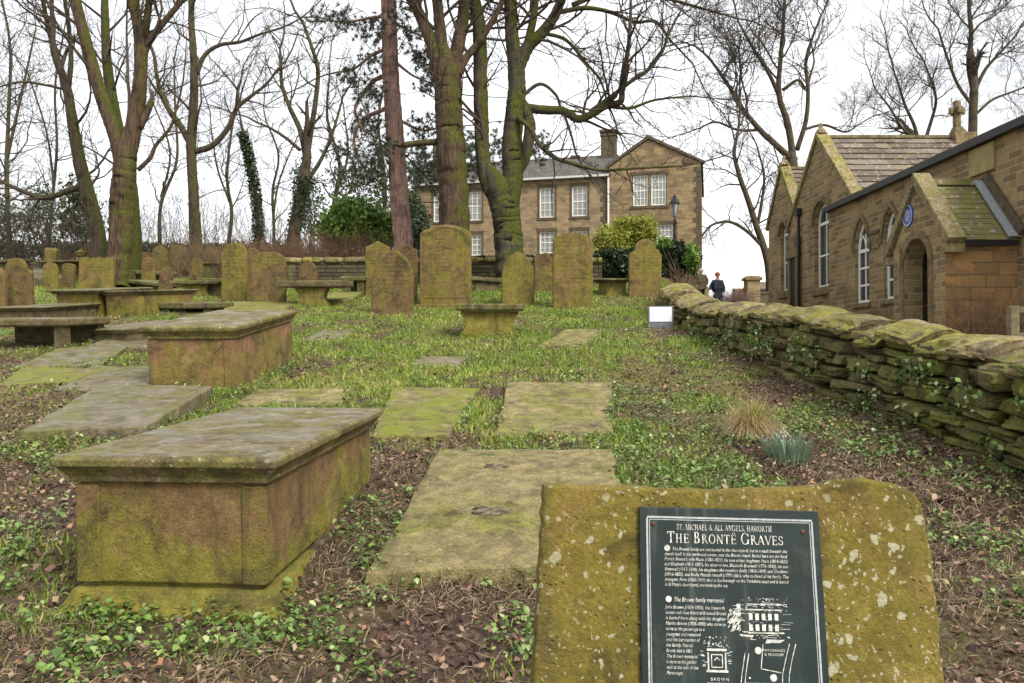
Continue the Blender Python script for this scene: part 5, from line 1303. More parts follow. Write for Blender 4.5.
def leaf_quads(C, size, aspect=.55, flat=0.):
    n = len(C); A = rng.normal(size=(n, 3)); A /= np.linalg.norm(A, axis=1)[:, None]
    B = rng.normal(size=(n, 3)); 
    if flat: A[:, 2] *= 1 - flat; B[:, 2] *= 1 - flat; A /= np.linalg.norm(A, axis=1)[:, None]
    B -= A * (A * B).sum(1)[:, None]; B /= np.linalg.norm(B, axis=1)[:, None]
    N = np.cross(A, B)
    s = size * rng.uniform(.6, 1.3, n)[:, None]
    V = np.stack([C - A * s, C + B * s * aspect + N * s * .15, C + A * s, C - B * s * aspect + N * s * .15], 1).reshape(-1, 3)
    i = np.arange(n)[:, None] * 4
    T = np.concatenate([i + np.array([[0, 1, 2]]), i + np.array([[0, 2, 3]])], 1).reshape(-1, 3)
    return V, T
def ellipsoid_pts(c, s, n, shell=.55, low=-1.):
    u = rng.normal(size=(n, 3)); u /= np.linalg.norm(u, axis=1)[:, None]; r = (shell + (1 - shell) * rng.random(n)) * (1 + .22 * np.sin(u[:, 0] * 5 + c[0]) * np.sin(u[:, 2] * 4 + c[1]) + .12 * np.sin(u[:, 1] * 11 + c[0] * 3))
    p = u * r[:, None]
    if low > -1: p[:, 2] = np.maximum(p[:, 2], low + rng.random(n) * .15)
    return p * np.asarray(s) + np.asarray(c)
def clump_pts(pts, per, rad):
    return (pts[:, None, :] + rng.normal(size=(len(pts), per, 3)) * rad).reshape(-1, 3)
def bush(label, cat, name, blobs, n, size, mat, group=None, stems=True, aspect=.5, low=-1., clump=None, kind=None):
    """blobs: (centre, half sizes) in world"""
    c0 = np.array(blobs[0][0], float); base = np.array([c0[0], c0[1], float(H(c0[0], c0[1]))])
    vol = np.array([b[1][0] * b[1][1] * b[1][2] for b in blobs]) ** .667; vol /= vol.sum()
    C = np.concatenate([ellipsoid_pts(b[0], b[1], max(8, int(n * v / (clump[0] if clump else 1))), low=low) for b, v in zip(blobs, vol)])
    if clump: C = clump_pts(C, clump[0], clump[1])
    V, T = leaf_quads(C, size, aspect); rnd = np.clip(np.repeat(rng.random(len(C)) * .6 + .4 * vnoise(C[:, 0] * 2.5, C[:, 2] * 2.5, 5), 4), 0, 1)
    e = empty(name, base); tag(e, label, cat, group, kind)
    fast_mesh('foliage', V - base, T, rnd, mat, e)
    if stems:
        tb = TB()
        for b in blobs:
            for k in range(9):
                d = ellipsoid_pts(b[0], b[1], 1)[0]; a = base + rng.normal(size=3) * np.array([.25, .2, 0]) * b[1][0]; a[2] = float(H(a[0], a[1])) - .05
                tb.tube(catmull([a, (a + d) / 2 + rng.normal(size=3) * .1 * b[1][2], d], 4), np.linspace(.03, .006, 9), 4)
        tb.build('stems', M_twig, e, base)
    return e

# -- big trees drawn limb by limb
T1, b1 = tree('big flaking-barked tree forking low into two thick limbs at the left', [
    ([(118, 288), (119, 255), (121, 215), (124, 180), (126, 150)], 24, 21, 0),
    ([(122, 170), (117, 140), (105, 105), (95, 75), (84, 35), (74, -5), (66, -60)], 15, 9, 5, 3.2),
    ([(126, 165), (134, 128), (139, 95), (141, 60), (139, 30), (133, 0), (128, -50)], 16, 9, 6, 3.2),
    ([(141, 62), (149, 42), (164, 22), (182, 0), (200, -30)], 8, 4, 6, 2.6), ([(139, 128), (147, 112), (152, 100)], 8, 6, 0, .2),
    ([(139, 60), (146, 25), (150, -5), (156, -45)], 9, 5, 4, 2.6), ([(138, 170), (150, 158), (156, 145), (170, 128), (176, 110)], 5, 2.5, 5, 1.8)], 21.8, M_barkbig, subs=4, maxlev=4, rmin=.0055)
T1b, _ = tree('slimmer mossy tree with a kinked forked stem behind the big forked tree', [
    ([(98, 262), (97, 230), (88, 195), (80, 165), (74, 130), (68, 92)], 17, 9, 5, 2.8),
    ([(68, 92), (60, 65), (50, 35), (43, 0), (38, -40)], 6, 3.5, 7, 2.8), ([(68, 92), (71, 60), (69, 30), (63, -10)], 5.5, 3, 6, 2.6),
    ([(85, 185), (70, 190), (45, 198), (20, 190), (-5, 178)], 7, 3, 7, 2.2), ([(67, 90), (45, 85), (20, 82), (-5, 88)], 3, 1.5, 6, 1.8)], 25, M_bark)
T1c, _ = tree('straight mossy trunk standing close behind the big forked tree', [([(132, 272), (134, 235), (108, 140), (106, 90), (104, 40), (108, -20)][0:2] + [(131, 190), (118, 130), (108, 70), (105, 20), (104, -30)], 17, 6, 12, 2.6)], 26, M_barkdark)
T2, _ = tree('tree with two out-curving side limbs left of centre, moss on its trunk', [
    ([(197, 262), (195, 225), (193, 185), (191, 150), (193, 115), (194, 80), (193, 50), (191, 20), (192, -20)], 13, 5, 7, 3.2),
    ([(191, 145), (180, 125), (168, 108), (160, 90), (156, 70)], 7, 3.5, 6, 2.6), ([(194, 152), (213, 145), (228, 128), (237, 108), (250, 97), (262, 88)], 6.5, 3, 7, 2.4),
    ([(237, 108), (238, 92), (233, 84)], 3, 2, 3, 1.6), ([(196, 75), (205, 55), (220, 45), (240, 42), (258, 35)], 5, 2.5, 7, 2.6)], 29, M_bark)
T3, b3 = tree('thin ivy-clad trunk broken off at the top', [([(259, 262), (258, 225), (255, 190), (249, 158), (243, 132)], 6, 3, 2, 1.0)], 33, M_barkdark)
T4, b4 = tree('round-crowned bare tree with an ivy-green lower trunk left of the pine', [
    ([(290, 265), (294, 235), (299, 205), (304, 180), (307, 155)], 13, 9, 1, 2), ([(306, 158), (300, 130), (290, 108), (282, 85), (281, 66)], 6, 3, 9, 2.6), ([(307, 155), (312, 125), (316, 98), (318, 70), (312, 48), (304, 25)], 6, 3, 10, 2.8),
    ([(303, 185), (318, 165), (330, 140), (338, 115)], 5, 2.5, 7, 2.2), ([(300, 150), (286, 138), (270, 128), (256, 122)], 4, 2, 7, 2.4)], 35, M_bark, dens=1.15, wig=.22, maxlev=4, rmin=.0055)
T5, b5 = tree('massive straight tree with dividing crown behind the large broad headstone', [
    ([(454, 300), (454, 250), (453, 200), (451, 150), (448, 110), (447, 75)], 30, 27, 0),
    ([(442, 85), (432, 45), (420, 15), (405, -10), (385, -40)], 14, 8, 7, 3.2), ([(444, 80), (441, 40), (437, 0), (430, -50)], 14, 9, 6, 3.2), ([(450, 85), (458, 45), (464, 10), (468, -40)], 15, 10, 6, 3.2),
    ([(458, 75), (466, 58), (482, 38), (497, 12), (512, -18)], 9, 5, 6, 2.8), ([(436, 142), (420, 143), (403, 145)], 7, 6, 0, .3)], 22.5, M_barkbig, frm=.3, maxlev=4, rmin=.0055)
T6, b6 = tree('dark mossy twin-stemmed tree with a long level limb reaching over the house', [
    ([(512, 290), (510, 265), (508, 240), (505, 215), (501, 195)], 28, 28, 0),
    ([(499, 200), (488, 185), (482, 150), (481, 110), (480, 60), (478, 20), (470, -20), (464, -60)], 16, 13, 5, 3.2),
    ([(508, 210), (513, 178), (512, 150), (514, 120), (516, 95), (516, 65)], 21, 17, 0), ([(516, 70), (512, 40), (510, 10), (508, -40)], 16, 10, 6, 3.0),
    ([(517, 70), (527, 48), (542, 33), (555, 15), (565, -10), (580, -50)], 14, 8, 7, 3.0), ([(525, 52), (532, 25), (536, -5), (538, -50)], 9, 6, 5, 2.8),
    ([(512, 178), (524, 160), (530, 130), (527, 112)], 12, 11, 0),
    ([(526, 108), (545, 110), (563, 111), (578, 119), (592, 114), (606, 106), (620, 102, -.4), (622, 92, -.5)], 9.5, 6, 11, 2.6),
    ([(590, 112), (612, 96), (630, 82), (648, 70), (662, 52), (668, 36)], 5, 2.5, 11, 2.6), ([(606, 106), (630, 108), (655, 100), (690, 96)], 4, 1.6, 11, 2.4),
    ([(560, 12), (585, 8), (610, 12), (635, 22), (655, 22), (672, 42)], 5, 2.2, 11, 2.6), ([(543, 33), (566, 40), (585, 62), (600, 80), (608, 104)], 4, 2, 10, 2.2),
    ([(518, 118, -.3), (530, 128, -.5), (540, 145, -.7), (556, 158, -.9), (575, 164, -1), (600, 170, -1), (640, 168, -1), (680, 166, -1)], 6, 2, 14, 1.5), ([(572, 5), (610, -8), (650, -5), (690, 5), (722, 14)], 5, 2, 11, 2.4),
    ([(520, 98), (540, 84), (556, 95), (562, 108), (580, 112)], 4, 2, 6, 1.6)], 22.8, M_barkdark, frm=.3, trop=.03, wig=.2, maxlev=4, rmin=.0055)
T7, _ = tree('wide many-limbed bare tree rising behind the far gable of the schoolroom', [
    ([(803, 280), (800, 230), (796, 190), (792, 158)], 13, 10, 0), ([(792, 160), (776, 145), (760, 130), (742, 108), (730, 88), (718, 70)], 7, 3, 9, 5.5), ([(793, 158), (788, 125), (779, 95), (780, 65), (783, 30), (785, -5)], 7, 3, 9, 5.5),
    ([(779, 95), (768, 72), (754, 50), (742, 28)], 4.5, 2, 8, 5), ([(797, 150), (806, 120), (808, 90), (806, 60), (815, 30)], 5, 2.5, 8, 5), ([(783, 90), (798, 80), (806, 88), (812, 70)], 3.5, 2, 5, 4), ([(802, 130), (824, 125), (845, 132), (858, 125)], 3, 1.5, 7, 3.5), ([(760, 130), (738, 130), (716, 122), (700, 128)], 3, 1.5, 7, 4)], 52, M_bark, twig=M_twigfar, rmin=.0085, maxlev=4, dens=1.05)
T8, _ = tree('lower bare tree leaning over the head of the lane towards the house', [
    ([(770, 298), (769, 270), (764, 248), (756, 225), (748, 200), (740, 178), (735, 160)], 9, 4, 10, 4.0), ([(764, 248), (748, 232), (730, 222), (712, 225), (702, 236)], 4, 1.8, 9, 2.8), ([(766, 255), (778, 235), (784, 210), (782, 185)], 4, 2, 6, 3), ([(757, 228), (762, 200), (764, 175), (758, 150)], 3.5, 1.8, 7, 3.2)], 50, M_bark, twig=M_twigfar, rmin=.008, dens=1.1, maxlev=4)
T9, _ = tree('tall feathery bare tree at the upper right behind the stone cross', [
    ([(972, 240), (972, 170), (973, 115), (974, 90)], 9, 8, 0), ([(974, 92), (969, 65), (971, 35), (969, 5), (968, -30)], 6, 3, 10, 5), ([(975, 90), (985, 70), (998, 55), (1010, 42)], 4, 2, 9, 4.5), ([(972, 105), (958, 85), (948, 60), (940, 35)], 3.5, 2, 9, 4.5), ([(975, 115), (992, 100), (1012, 92), (1030, 85)], 3, 1.5, 8, 4)], 56, M_bark, twig=M_twigfar, rmin=.008, dens=1.15, maxlev=4)
T10, _ = tree('wider spreading bare tree over the ridge between the gable and the cross', [
    ([(922, 260), (922, 200), (921, 150)], 7, 6, 0), ([(921, 152), (914, 125), (905, 105), (897, 80)], 4, 2, 9, 4.5), ([(922, 150), (930, 125), (936, 100), (930, 78)], 4, 2, 9, 4.5), ([(920, 140), (904, 130), (890, 108), (880, 95)], 3, 1.5, 8, 4)], 58, M_bark, twig=M_twigfar, rmin=.008, dens=1.05, maxlev=4)
# -- background trees, simple stems
for i, (lab, bx, by, top, w, Y, lean) in enumerate([
    ('slender bare tree at the far left edge of the picture', 10, 255, -30, 6, 34, -16), ('thin bare tree between the left edge and the kinked tree', 48, 258, 30, 4, 38, 16),
    ('thin bare tree seen between the two thick limbs', 160, 262, 60, 4, 40, 14), ('low twiggy tree right of the out-curving tree', 226, 262, 95, 4, 42, 12),
    ('bare tree behind the round-crowned one, left of the pine', 340, 262, 70, 6, 44, -10), ('bare tree mostly hidden by the pine trunk', 378, 262, 75, 5, 48, 8),
    ('far bare tree between the ivy-clad trunk and the round-crowned tree', 274, 262, 120, 4, 50, -8),
    ('dense twiggy tree behind the far left edge', -12, 255, 40, 7, 36, 10)]):
    k1, k2, k3 = rng.normal(size=3) * 6
    tree(lab, [([(bx, by), (bx + lean * .2 + k1 * .4, by - (by - top) * .28), (bx + lean * .3 + k2 * .8, by - (by - top) * .5), (bx + lean * .75 + k3, by - (by - top) * .75), (bx + lean, top)], w, 1.6, 13, 3.6), ([(bx + lean * .25 + k1 * .4, by - (by - top) * .32), (bx - lean * .4 + k2, by - (by - top) * .55), (bx - lean * .9 + k3, by - (by - top) * .8)], w * .6, 1.4, 11, 3.0)], Y, M_bark, group='thin bare trees in the left background', rmin=.0075, twig=M_twigfar, frm=.25, dens=1.15, wig=.26, maxlev=3)
# -- pine
pine, bp_ = tree('reddish tall pine trunk with drooping needled boughs left of centre', [
    ([(405, 296), (403, 245), (399, 190), (395, 130), (391, 70), (389, 20), (388, -40)], 20, 15, 0),
    ([(390, 75), (375, 80), (362, 95), (355, 110), (362, 128), (380, 140)], 5, 2, 0), ([(389, 48), (372, 55), (355, 68), (338, 72)], 4, 1.6, 0), ([(393, 105), (378, 112), (362, 120), (354, 140), (362, 165), (375, 178)], 5, 1.6, 0),
    ([(390, 15), (370, 18), (345, 22), (322, 18)], 3.5, 1.5, 0), ([(393, 60), (412, 75), (428, 82)], 3.5, 1.5, 0), ([(396, 118), (420, 130), (440, 128)], 3.5, 1.5, 0), ([(390, 20), (408, 30), (428, 38)], 3, 1.5, 0)], 24.6, M_pinebark, name='pine_tree', group=None, maxlev=0)
pts = []
for px, py, sx, sy, n in ((345, 20, 30, 5, 30), (375, 32, 22, 9, 24), (425, 62, 14, 12, 30), (432, 82, 10, 8, 14), (372, 92, 14, 10, 22), (350, 75, 12, 6, 14), (368, 125, 14, 10, 22), (345, 150, 12, 10, 12), (375, 165, 16, 14, 30), (385, 150, 12, 14, 20), (415, 140, 18, 12, 22), (400, 15, 14, 10, 16), (420, 125, 12, 8, 12), (355, 172, 14, 8, 14), (410, 35, 12, 8, 12), (375, 60, 10, 8, 10)):
    for k in range(n):
        pts.append(at(px + rng.normal() * sx * .55, py + rng.normal() * sy * .55, 24.6 + rng.normal() * .8))
pts = np.array(pts)
def needle_tufts(pts, per, L, w=.007):
    n = len(pts) * per; C = np.repeat(pts, per, 0); A = rng.normal(size=(n, 3)); A[:, 2] += .25; A /= np.linalg.norm(A, axis=1)[:, None]; B = np.cross(A, rng.normal(size=(n, 3))); B /= np.linalg.norm(B, axis=1)[:, None]
    L_ = L * rng.uniform(.5, 1.2, n)[:, None]; V = np.stack([C - B * w, C + B * w, C + A * L_], 1).reshape(-1, 3); T = np.arange(n * 3).reshape(-1, 3); return V, T, np.repeat(rng.random(n), 3)
V, T, r_ = needle_tufts(clump_pts(pts, 3, .16), 34, .15, .010); fast_mesh('needles', V - bp_, T, r_, M_needle, pine)
tb = TB()
for p in pts[::2]:
    q = p + rng.normal(size=3) * .35; tb.tube([p, (p + q) / 2 + rng.normal(size=3) * .05, q], [.006, .011, .014], 3)
tb.build('twigs', M_twig, pine, bp_)
# a second pine crown behind the big straight tree, above the house roof
p2, b2 = tree('dark-needled pine half hidden behind the massive straight tree', [([(462, 270), (464, 220), (463, 170), (460, 120)], 9, 5, 0)], 34, M_barkdark, name='pine_tree', group=None, maxlev=0)
pts = np.array([at(px + rng.normal() * sx * .6, py + rng.normal() * sy * .6, 34 + rng.normal()) for px, py, sx, sy, n in ((470, 145, 12, 14, 40), (425, 160, 16, 12, 55), (440, 175, 18, 12, 60), (498, 150, 10, 14, 26), (475, 170, 10, 12, 24), (540, 150, 9, 12, 22), (412, 178, 10, 8, 24)) for k in range(n)])
V, T, r_ = needle_tufts(clump_pts(pts, 3, .2), 30, .19, .014); fast_mesh('needles', V - b2, T, r_, M_needle, p2)

# -- ivy on trunks
def ivy_on(path_px, Y, wpx, n, parent, base, size=.07):
    P = catmull([at(a, b, Y) for a, b in path_px], 8); i = rng.integers(0, len(P) - 1, n); f = rng.random(n)[:, None]
    C = P[i] * (1 - f) + P[i + 1] * f; a = rng.random(n) * 6.283; r = wpx / 2 / FPX * Y * rng.uniform(.6, 1.35, n)
    C = C + np.c_[np.cos(a) * r, np.sin(a) * r, rng.normal(size=n) * .05]
    V, T = leaf_quads(C, size); fast_mesh('ivy', V - base, T, np.repeat(rng.random(n), 4), M_ivy, parent)
ivy_on([(259, 262), (258, 225), (255, 190), (249, 158), (243, 132)], 33, 9, 2600, T3, b3)
ivy_on([(290, 265), (296, 228), (301, 200), (305, 178)], 35, 15, 1800, T4, b4)

# ------------------------------------------------------------------ bushes, hedges
def blob(px, py, Y, wx_, wy_, d=None):
    c = at(px, py, Y); a = wx_ / FPX * Y; b = wy_ / FPX * Y; return (c, (a, d or a * .8, b))
bush('rounded glossy green laurel bush behind the garden wall', 'bush', 'laurel_bush', [blob(358, 226, 27, 30, 24), blob(335, 232, 27, 16, 18), blob(383, 235, 27.5, 16, 20), blob(350, 212, 27.2, 16, 12)], 9000, .10, M_laurel, clump=(6, .12))
bush('golden green clipped bush in front of the gabled wing', 'bush', 'golden_bush', [blob(640, 235, 30.5, 18, 19), blob(611, 243, 30, 18, 16), blob(625, 231, 30.6, 13, 13)], 9000, .06, M_gold, clump=(6, .08))
bush('dark ivy hedge between the golden bush and the tall olive headstone', 'hedge', 'ivy_hedge', [blob(606, 264, 27.4, 20, 15, .5), blob(586, 266, 27.4, 14, 12, .5), blob(624, 264, 27.4, 14, 14, .5)], 8000, .075, M_ivy, stems=False)
bush('ivy mound with pale new leaves at the corner of the drystone wall', 'hedge', 'ivy_hedge', [blob(676, 260, 28, 16, 19, .5), blob(688, 264, 27.8, 11, 17, .5), blob(664, 264, 28, 8, 15, .5)], 7000, .075, M_ivy, stems=False)
bush('bright leafy shrub growing out of the ivy mound below the street lamp', 'bush', 'leafy_shrub', [blob(692, 258, 27.2, 8, 15, .4), blob(664, 244, 27.6, 9, 7, .4)], 2200, .06, M_laurel)
bush('mixed dull hedge topping the garden wall behind the massive tree', 'hedge', 'garden_hedge', [blob(485, 262, 25, 17, 6, .5), blob(455, 262, 25, 20, 5, .5), blob(520, 262, 25, 22, 8, .5), blob(555, 262, 25, 20, 8, .5)], 7000, .06, M_ivy, stems=False)
bush('hanging evergreen spray beside the left window of the house', 'bush', 'climbing_shrub', [blob(420, 232, 32, 8, 26, .8), blob(412, 210, 32, 6, 20, .6)], 4200, .09, M_yew, clump=(5, .1))
for lab, bl, n, m_ in (('dark evergreen shrub at the far left edge behind the tombs', [blob(10, 226, 33, 26, 20), blob(-15, 215, 33, 20, 26)], 2000, M_yew),
    ('dark evergreen shrub behind the tomb with the urn', [blob(52, 222, 34, 26, 20), blob(40, 200, 34, 16, 16)], 1900, M_yew),
    ('mossy green evergreen behind the kinked tree', [blob(84, 222, 33, 16, 26), blob(78, 195, 33, 12, 18)], 2600, M_hedge),
    ('dim evergreen tree rising behind the round-crowned tree', [blob(312, 205, 42, 12, 34), blob(303, 180, 42, 8, 20)], 2200, M_yew),
    ('pale green bush right of the laurel beside the pine', [blob(386, 190, 36, 16, 20), blob(366, 185, 38, 18, 14), blob(345, 182, 38, 18, 12)], 1900, M_hedge)):
    bush(lab, 'bush', 'evergreen_shrub', bl, int(n * .85), .085, m_, group='evergreens in the left background', clump=(9, .2))
bush('low green hedge bank behind the stacked slabs at the left', 'hedge', 'bank_hedge', [blob(130 + k * 26, 252, 36, 22, 9, .8) for k in range(7)], 7500, .09, M_hedge, stems=False)
bush('long dark hedge closing the churchyard at the left', 'hedge', 'boundary_hedge', [blob(-40 + k * 24, 250, 37, 20, 9, .8) for k in range(7)], 4200, .1, M_yew, stems=False)

def twig_bush(label, cat, name, centers, n, hgt, mat, spread=.5, group=None):
    base = np.array([centers[0][0], centers[0][1], float(H(centers[0][0], centers[0][1]))]); tb = TB()
    for k in range(n):
        c = centers[min(len(centers) - 1, int(len(centers) * (.5 + .5 * math.sin(k * 12.9898) * rng.random() ** .3)))] if k % 3 else centers[rng.integers(len(centers))]; x = c[0] + rng.normal() * c[2]; y = c[1] + rng.normal() * .35; z = float(H(x, y)) if len(c) < 4 else c[3]
        a = np.array([x, y, z]); h = hgt * rng.uniform(.3, 1.15) * (.7 + .6 * float(vnoise(x * .5, y, 17))); d = np.array([rng.normal() * spread, rng.normal() * spread, 1.]); d = unit(d)
        m_ = a + d * h * .5 + rng.normal(size=3) * .08; e_ = a + d * h + rng.normal(size=3) * .15
        tb.tube(catmull([a, m_, e_], 3), np.linspace(.009, .004, 7), 3)
        for q in range(3):
            t = rng.uniform(.3, .9); p = a * (1 - t) + e_ * t; tb.tube([p, p + unit(d + rng.normal(size=3) * .7) * h * .35], [.005, .003], 3)
    o = tb.build(name, mat, None, base); o.location = base; tag(o, label, cat, group); return o
M_redtwig = plain('reddish_dead_stems', (.20, .125, .075), .9, .1, nz=.3); M_buff = plain('buff_dead_stems', (.22, .16, .09), .9, .1, nz=.3)
def spans(px0, px1, Y, k, sp): return [(at(px0 + (px1 - px0) * i / (k - 1), 280, Y)[0], Y, sp) for i in range(k)]
twig_bush('russet tangle of dead stems on the bank behind the garden wall', 'undergrowth', 'dead_stem_thicket', spans(240, 375, 26, 12, .35), 1500, 1.35, M_redtwig, .35)
twig_bush('buff dry thicket below the out-curving tree at the left', 'undergrowth', 'dry_thicket', spans(185, 262, 28, 7, .35), 600, 1.2, M_buff, .35)
M_scrub = plain('grey_scrub_stems', (.115, .092, .07), .9, .1, nz=.3)
twig_bush('tall leafless grey scrub filling the gap behind the out-curving tree', 'undergrowth', 'leafless_scrub', spans(128, 292, 33, 14, .7), 400, 2.9, M_scrub, .3)
twig_bush('leafless grey scrub at the far left behind the tombs', 'undergrowth', 'leafless_scrub', spans(-20, 100, 32, 9, .7), 200, 3.2, M_scrub, .3)
twig_bush('pinkish bare hedge at the head of the lane before the gatepost', 'hedge', 'bare_hedge', spans(722, 742, 43, 5, .4), 500, 1.0, plain('pink_twigs', (.22, .14, .12), .9, .1), .3)
twig_bush('bare shrub with reddish twigs against the porch side wall', 'shrub', 'bare_shrub', [(at(978, 325, 15.6)[0], 15.6, .32)], 95, 1.2, M_redtwig, .38)
twig_bush('brown dead shrub at the mossy end of the drystone wall', 'shrub', 'dead_shrub', [(at(671, 300, 15.9)[0], 15.9, .16)], 140, .5, M_redtwig, .5)
twig_bush('low dry hydrangea with faded heads beside the lane left of the walkers', 'shrub', 'dry_hydrangea', [(at(686, 290, 26)[0], 26, .12)], 110, 1.0, M_buff, .35)
# ------------------------------------------------------------------ ground sheet and lane
def geo(a, b, n, p):
    t = np.linspace(0, 1, n) ** p; return a + (b - a) * t
xs = np.unique(np.round(np.concatenate([np.arange(-9, 9.01, .11), 9 + geo(0, 140, 46, 2.2), -9 - geo(0, 140, 46, 2.2)]), 3))
ys = np.unique(np.round(np.concatenate([np.arange(-1, 17, .11), 17 + geo(0, 43, 110, 1.3), 60 + geo(0, 340, 30, 1.8), [-12, -8, -5, -3, -2]]), 3))
X, Yg = np.meshgrid(xs, ys); Z = H(X, Yg); nx, ny = len(xs), len(ys)
i = np.arange(ny - 1)[:, None] * nx + np.arange(nx - 1)[None, :]
Q = np.stack([i, i + 1, i + nx + 1, i + nx], -1).reshape(-1, 4)
def ground_mat():
    t = NT('churchyard_soil'); v = t.n('ShaderNodeTexCoord').outputs['Object']
    n1 = t.noise(v, .9, 5, .6); n2 = t.noise(v, 5, 6, .65); n3 = t.noise(v, 40, 5, .7)
    c = t.mix(t.ramp(n3, .3, .7), (.034, .021, .016), (.13, .085, .063))
    c = t.mix(t.math('MULTIPLY', t.ramp(n2, .55, .7), .5), c, (.15, .11, .07))
    sx = t.n('ShaderNodeSeparateXYZ'); t.set(sx.inputs[0], v)
    far = t.ramp(sx.outputs[1], 4., 9.)
    g = t.math('MULTIPLY', t.ramp(t.math('ADD', n1, t.math('MULTIPLY', t.math('SUBTRACT', n2, .5), .5)), .40, .58), t.math('ADD', t.math('MULTIPLY', far, .7), .25))
    c = t.mix(g, c, t.mix(n3, (.060, .066, .015), (.21, .21, .05)))
    t.bump(t.math('ADD', n3, n2), .7, .03); return t.fin(c, .92, .2)
o = fast_mesh('ground', np.c_[X.ravel(), Yg.ravel(), Z.ravel()], Q, None, ground_mat(), None, None, True); tag(o, kind='structure')
def lane_mat():
    t = NT('lane_paving'); v = t.n('ShaderNodeTexCoord').outputs['Object']; n = t.noise(v, 6, 6, .65); n2 = t.noise(v, .8, 4)
    b = t.n('ShaderNodeTexBrick'); t.set(b.inputs['Vector'], v); b.inputs['Scale'].default_value = 1; b.inputs['Brick Width'].default_value = .3; b.inputs['Row Height'].default_value = .16; b.inputs['Mortar Size'].default_value = .012
    b.inputs['Color1'].default_value = (.24, .21, .185, 1); b.inputs['Color2'].default_value = (.17, .15, .135, 1); b.inputs['Mortar'].default_value = (.08, .07, .055, 1)
    c = t.mix(t.math('MULTIPLY', t.ramp(n2, .4, .7), .5), b.outputs[0], (.24, .21, .17)); t.bump(t.math('SUBTRACT', n, b.outputs[1]), .5, .02); return t.fin(c, .6, .4)
yy = np.arange(1, 60, .5); L = []; 
V = []; 
for y in yy:
    xl = wallx(y) + np.interp(y, [15, 18], [.3, 1.0]); xr = max(xl + 1.5, min(9.4, 9.4) if y < 33 else 9.4 + (y - 33) * .28 + 2)
    for k in range(9):
        x = xl + (xr - xl) * k / 8; V.append((x, y, float(H(x, y)) + .012))
V = np.array(V); i = np.arange(len(yy) - 1)[:, None] * 9 + np.arange(8)[None, :]; Q = np.stack([i, i + 1, i + 10, i + 9], -1).reshape(-1, 4)
tag(fast_mesh('lane', V, Q, None, lane_mat(), None, None, True), kind='structure')

# ------------------------------------------------------------------ ground vegetation (stuff nobody could count)
def inside(x, y):
    m = np.zeros(len(x), bool)
    for P in FOOT:
        b = (x > P[:, 0].min()) & (x < P[:, 0].max()) & (y > P[:, 1].min()) & (y < P[:, 1].max())
        if not b.any(): continue
        xi, yi = x[b], y[b]; c = np.zeros(len(xi), bool); n = len(P)
        for k in range(n):
            x0, y0 = P[k]; x1, y1 = P[k - 1]
            if y0 == y1: continue
            hit = ((y0 > yi) != (y1 > yi)) & (xi < (x1 - x0) * (yi - y0) / (y1 - y0) + x0); c ^= hit
        m[b] |= c
    return m
def smooth(a, lo, hi): t = np.clip((a - lo) / (hi - lo), 0, 1); return t * t * (3 - 2 * t)
def fields(x, y):
    n1 = fnoise(x * .8, y * .8, 21); n2 = fnoise(x * 2.4, y * 2.4, 33); n3 = fnoise(x * 1.5 + 9, y * 1.5, 55)
    wp = np.exp(-np.clip(wallx(y) - .35 - x, 0, 99) / 1.0) * smooth(-y, -15, -9)
    far = smooth(y, 4.8, 7.2); left = smooth(-x - np.maximum(0, y - 7) * .3, 2.2, 3.4) * smooth(y, 3, 6) * (1 - smooth(y, 20, 24))
    fl = smooth(-x, 1.45, 1.75) * smooth(-y, -5.2, -4.2)
    grass = np.clip(.08 + .80 * far + .5 * fl + (n1 - .5) * 2.0 + (n2 - .5) * 1.9 - 1.1 * wp - .45 * left * smooth(y, 6, 8) + .18 * left * (1 - smooth(y, 6, 8)), 0, 1)
    right = smooth(x, .9, 1.6) * smooth(-y, -9.5, -7.5)
    grass = np.clip(grass - .35 * right, 0, 1)
    leaf = np.clip(.25 + (n3 - .5) * 2.6 + (n2 - .5) * .8 + .2 * right - .15 * left, 0, 1)
    lit = np.clip(.22 + .8 * (.45 - n1) + .7 * (.45 - n2) + 1.0 * wp + (.5 - n3) * 1.1 + .25 * (1 - far) + .35 * left + .1 * right, 0, 1)
    n5 = vnoise(x * 7, y * 7, 101)
    grass = grass * smooth(n5 + .5 * n2, .38, .75); mid = np.exp(-((x + .6) / 2.6) ** 2) * smooth(y, 5.5, 7.5); grass = np.clip(grass * .9 + .04 * mid, 0, 1); lit = np.clip(lit + .22 * far * (n5 < .45), 0, 1)
    leaf = smooth(leaf + .25 * (vnoise(x * 5, y * 5, 103) - .5), .30, .62)
    return grass, leaf, lit
def sample(n, y0=1.9, y1=27., pw=1.):
    u = rng.random(n); y = y0 * (y1 / y0) ** u if pw == 1 else (y0 + (y1 - y0) * u ** pw)
    xl = -.72 * y - .5; xr = np.minimum(.72 * y + .5, wallx(y) - .30); x = xl + (xr - xl) * rng.random(n)
    k = ~inside(x, y); return x[k], y[k]
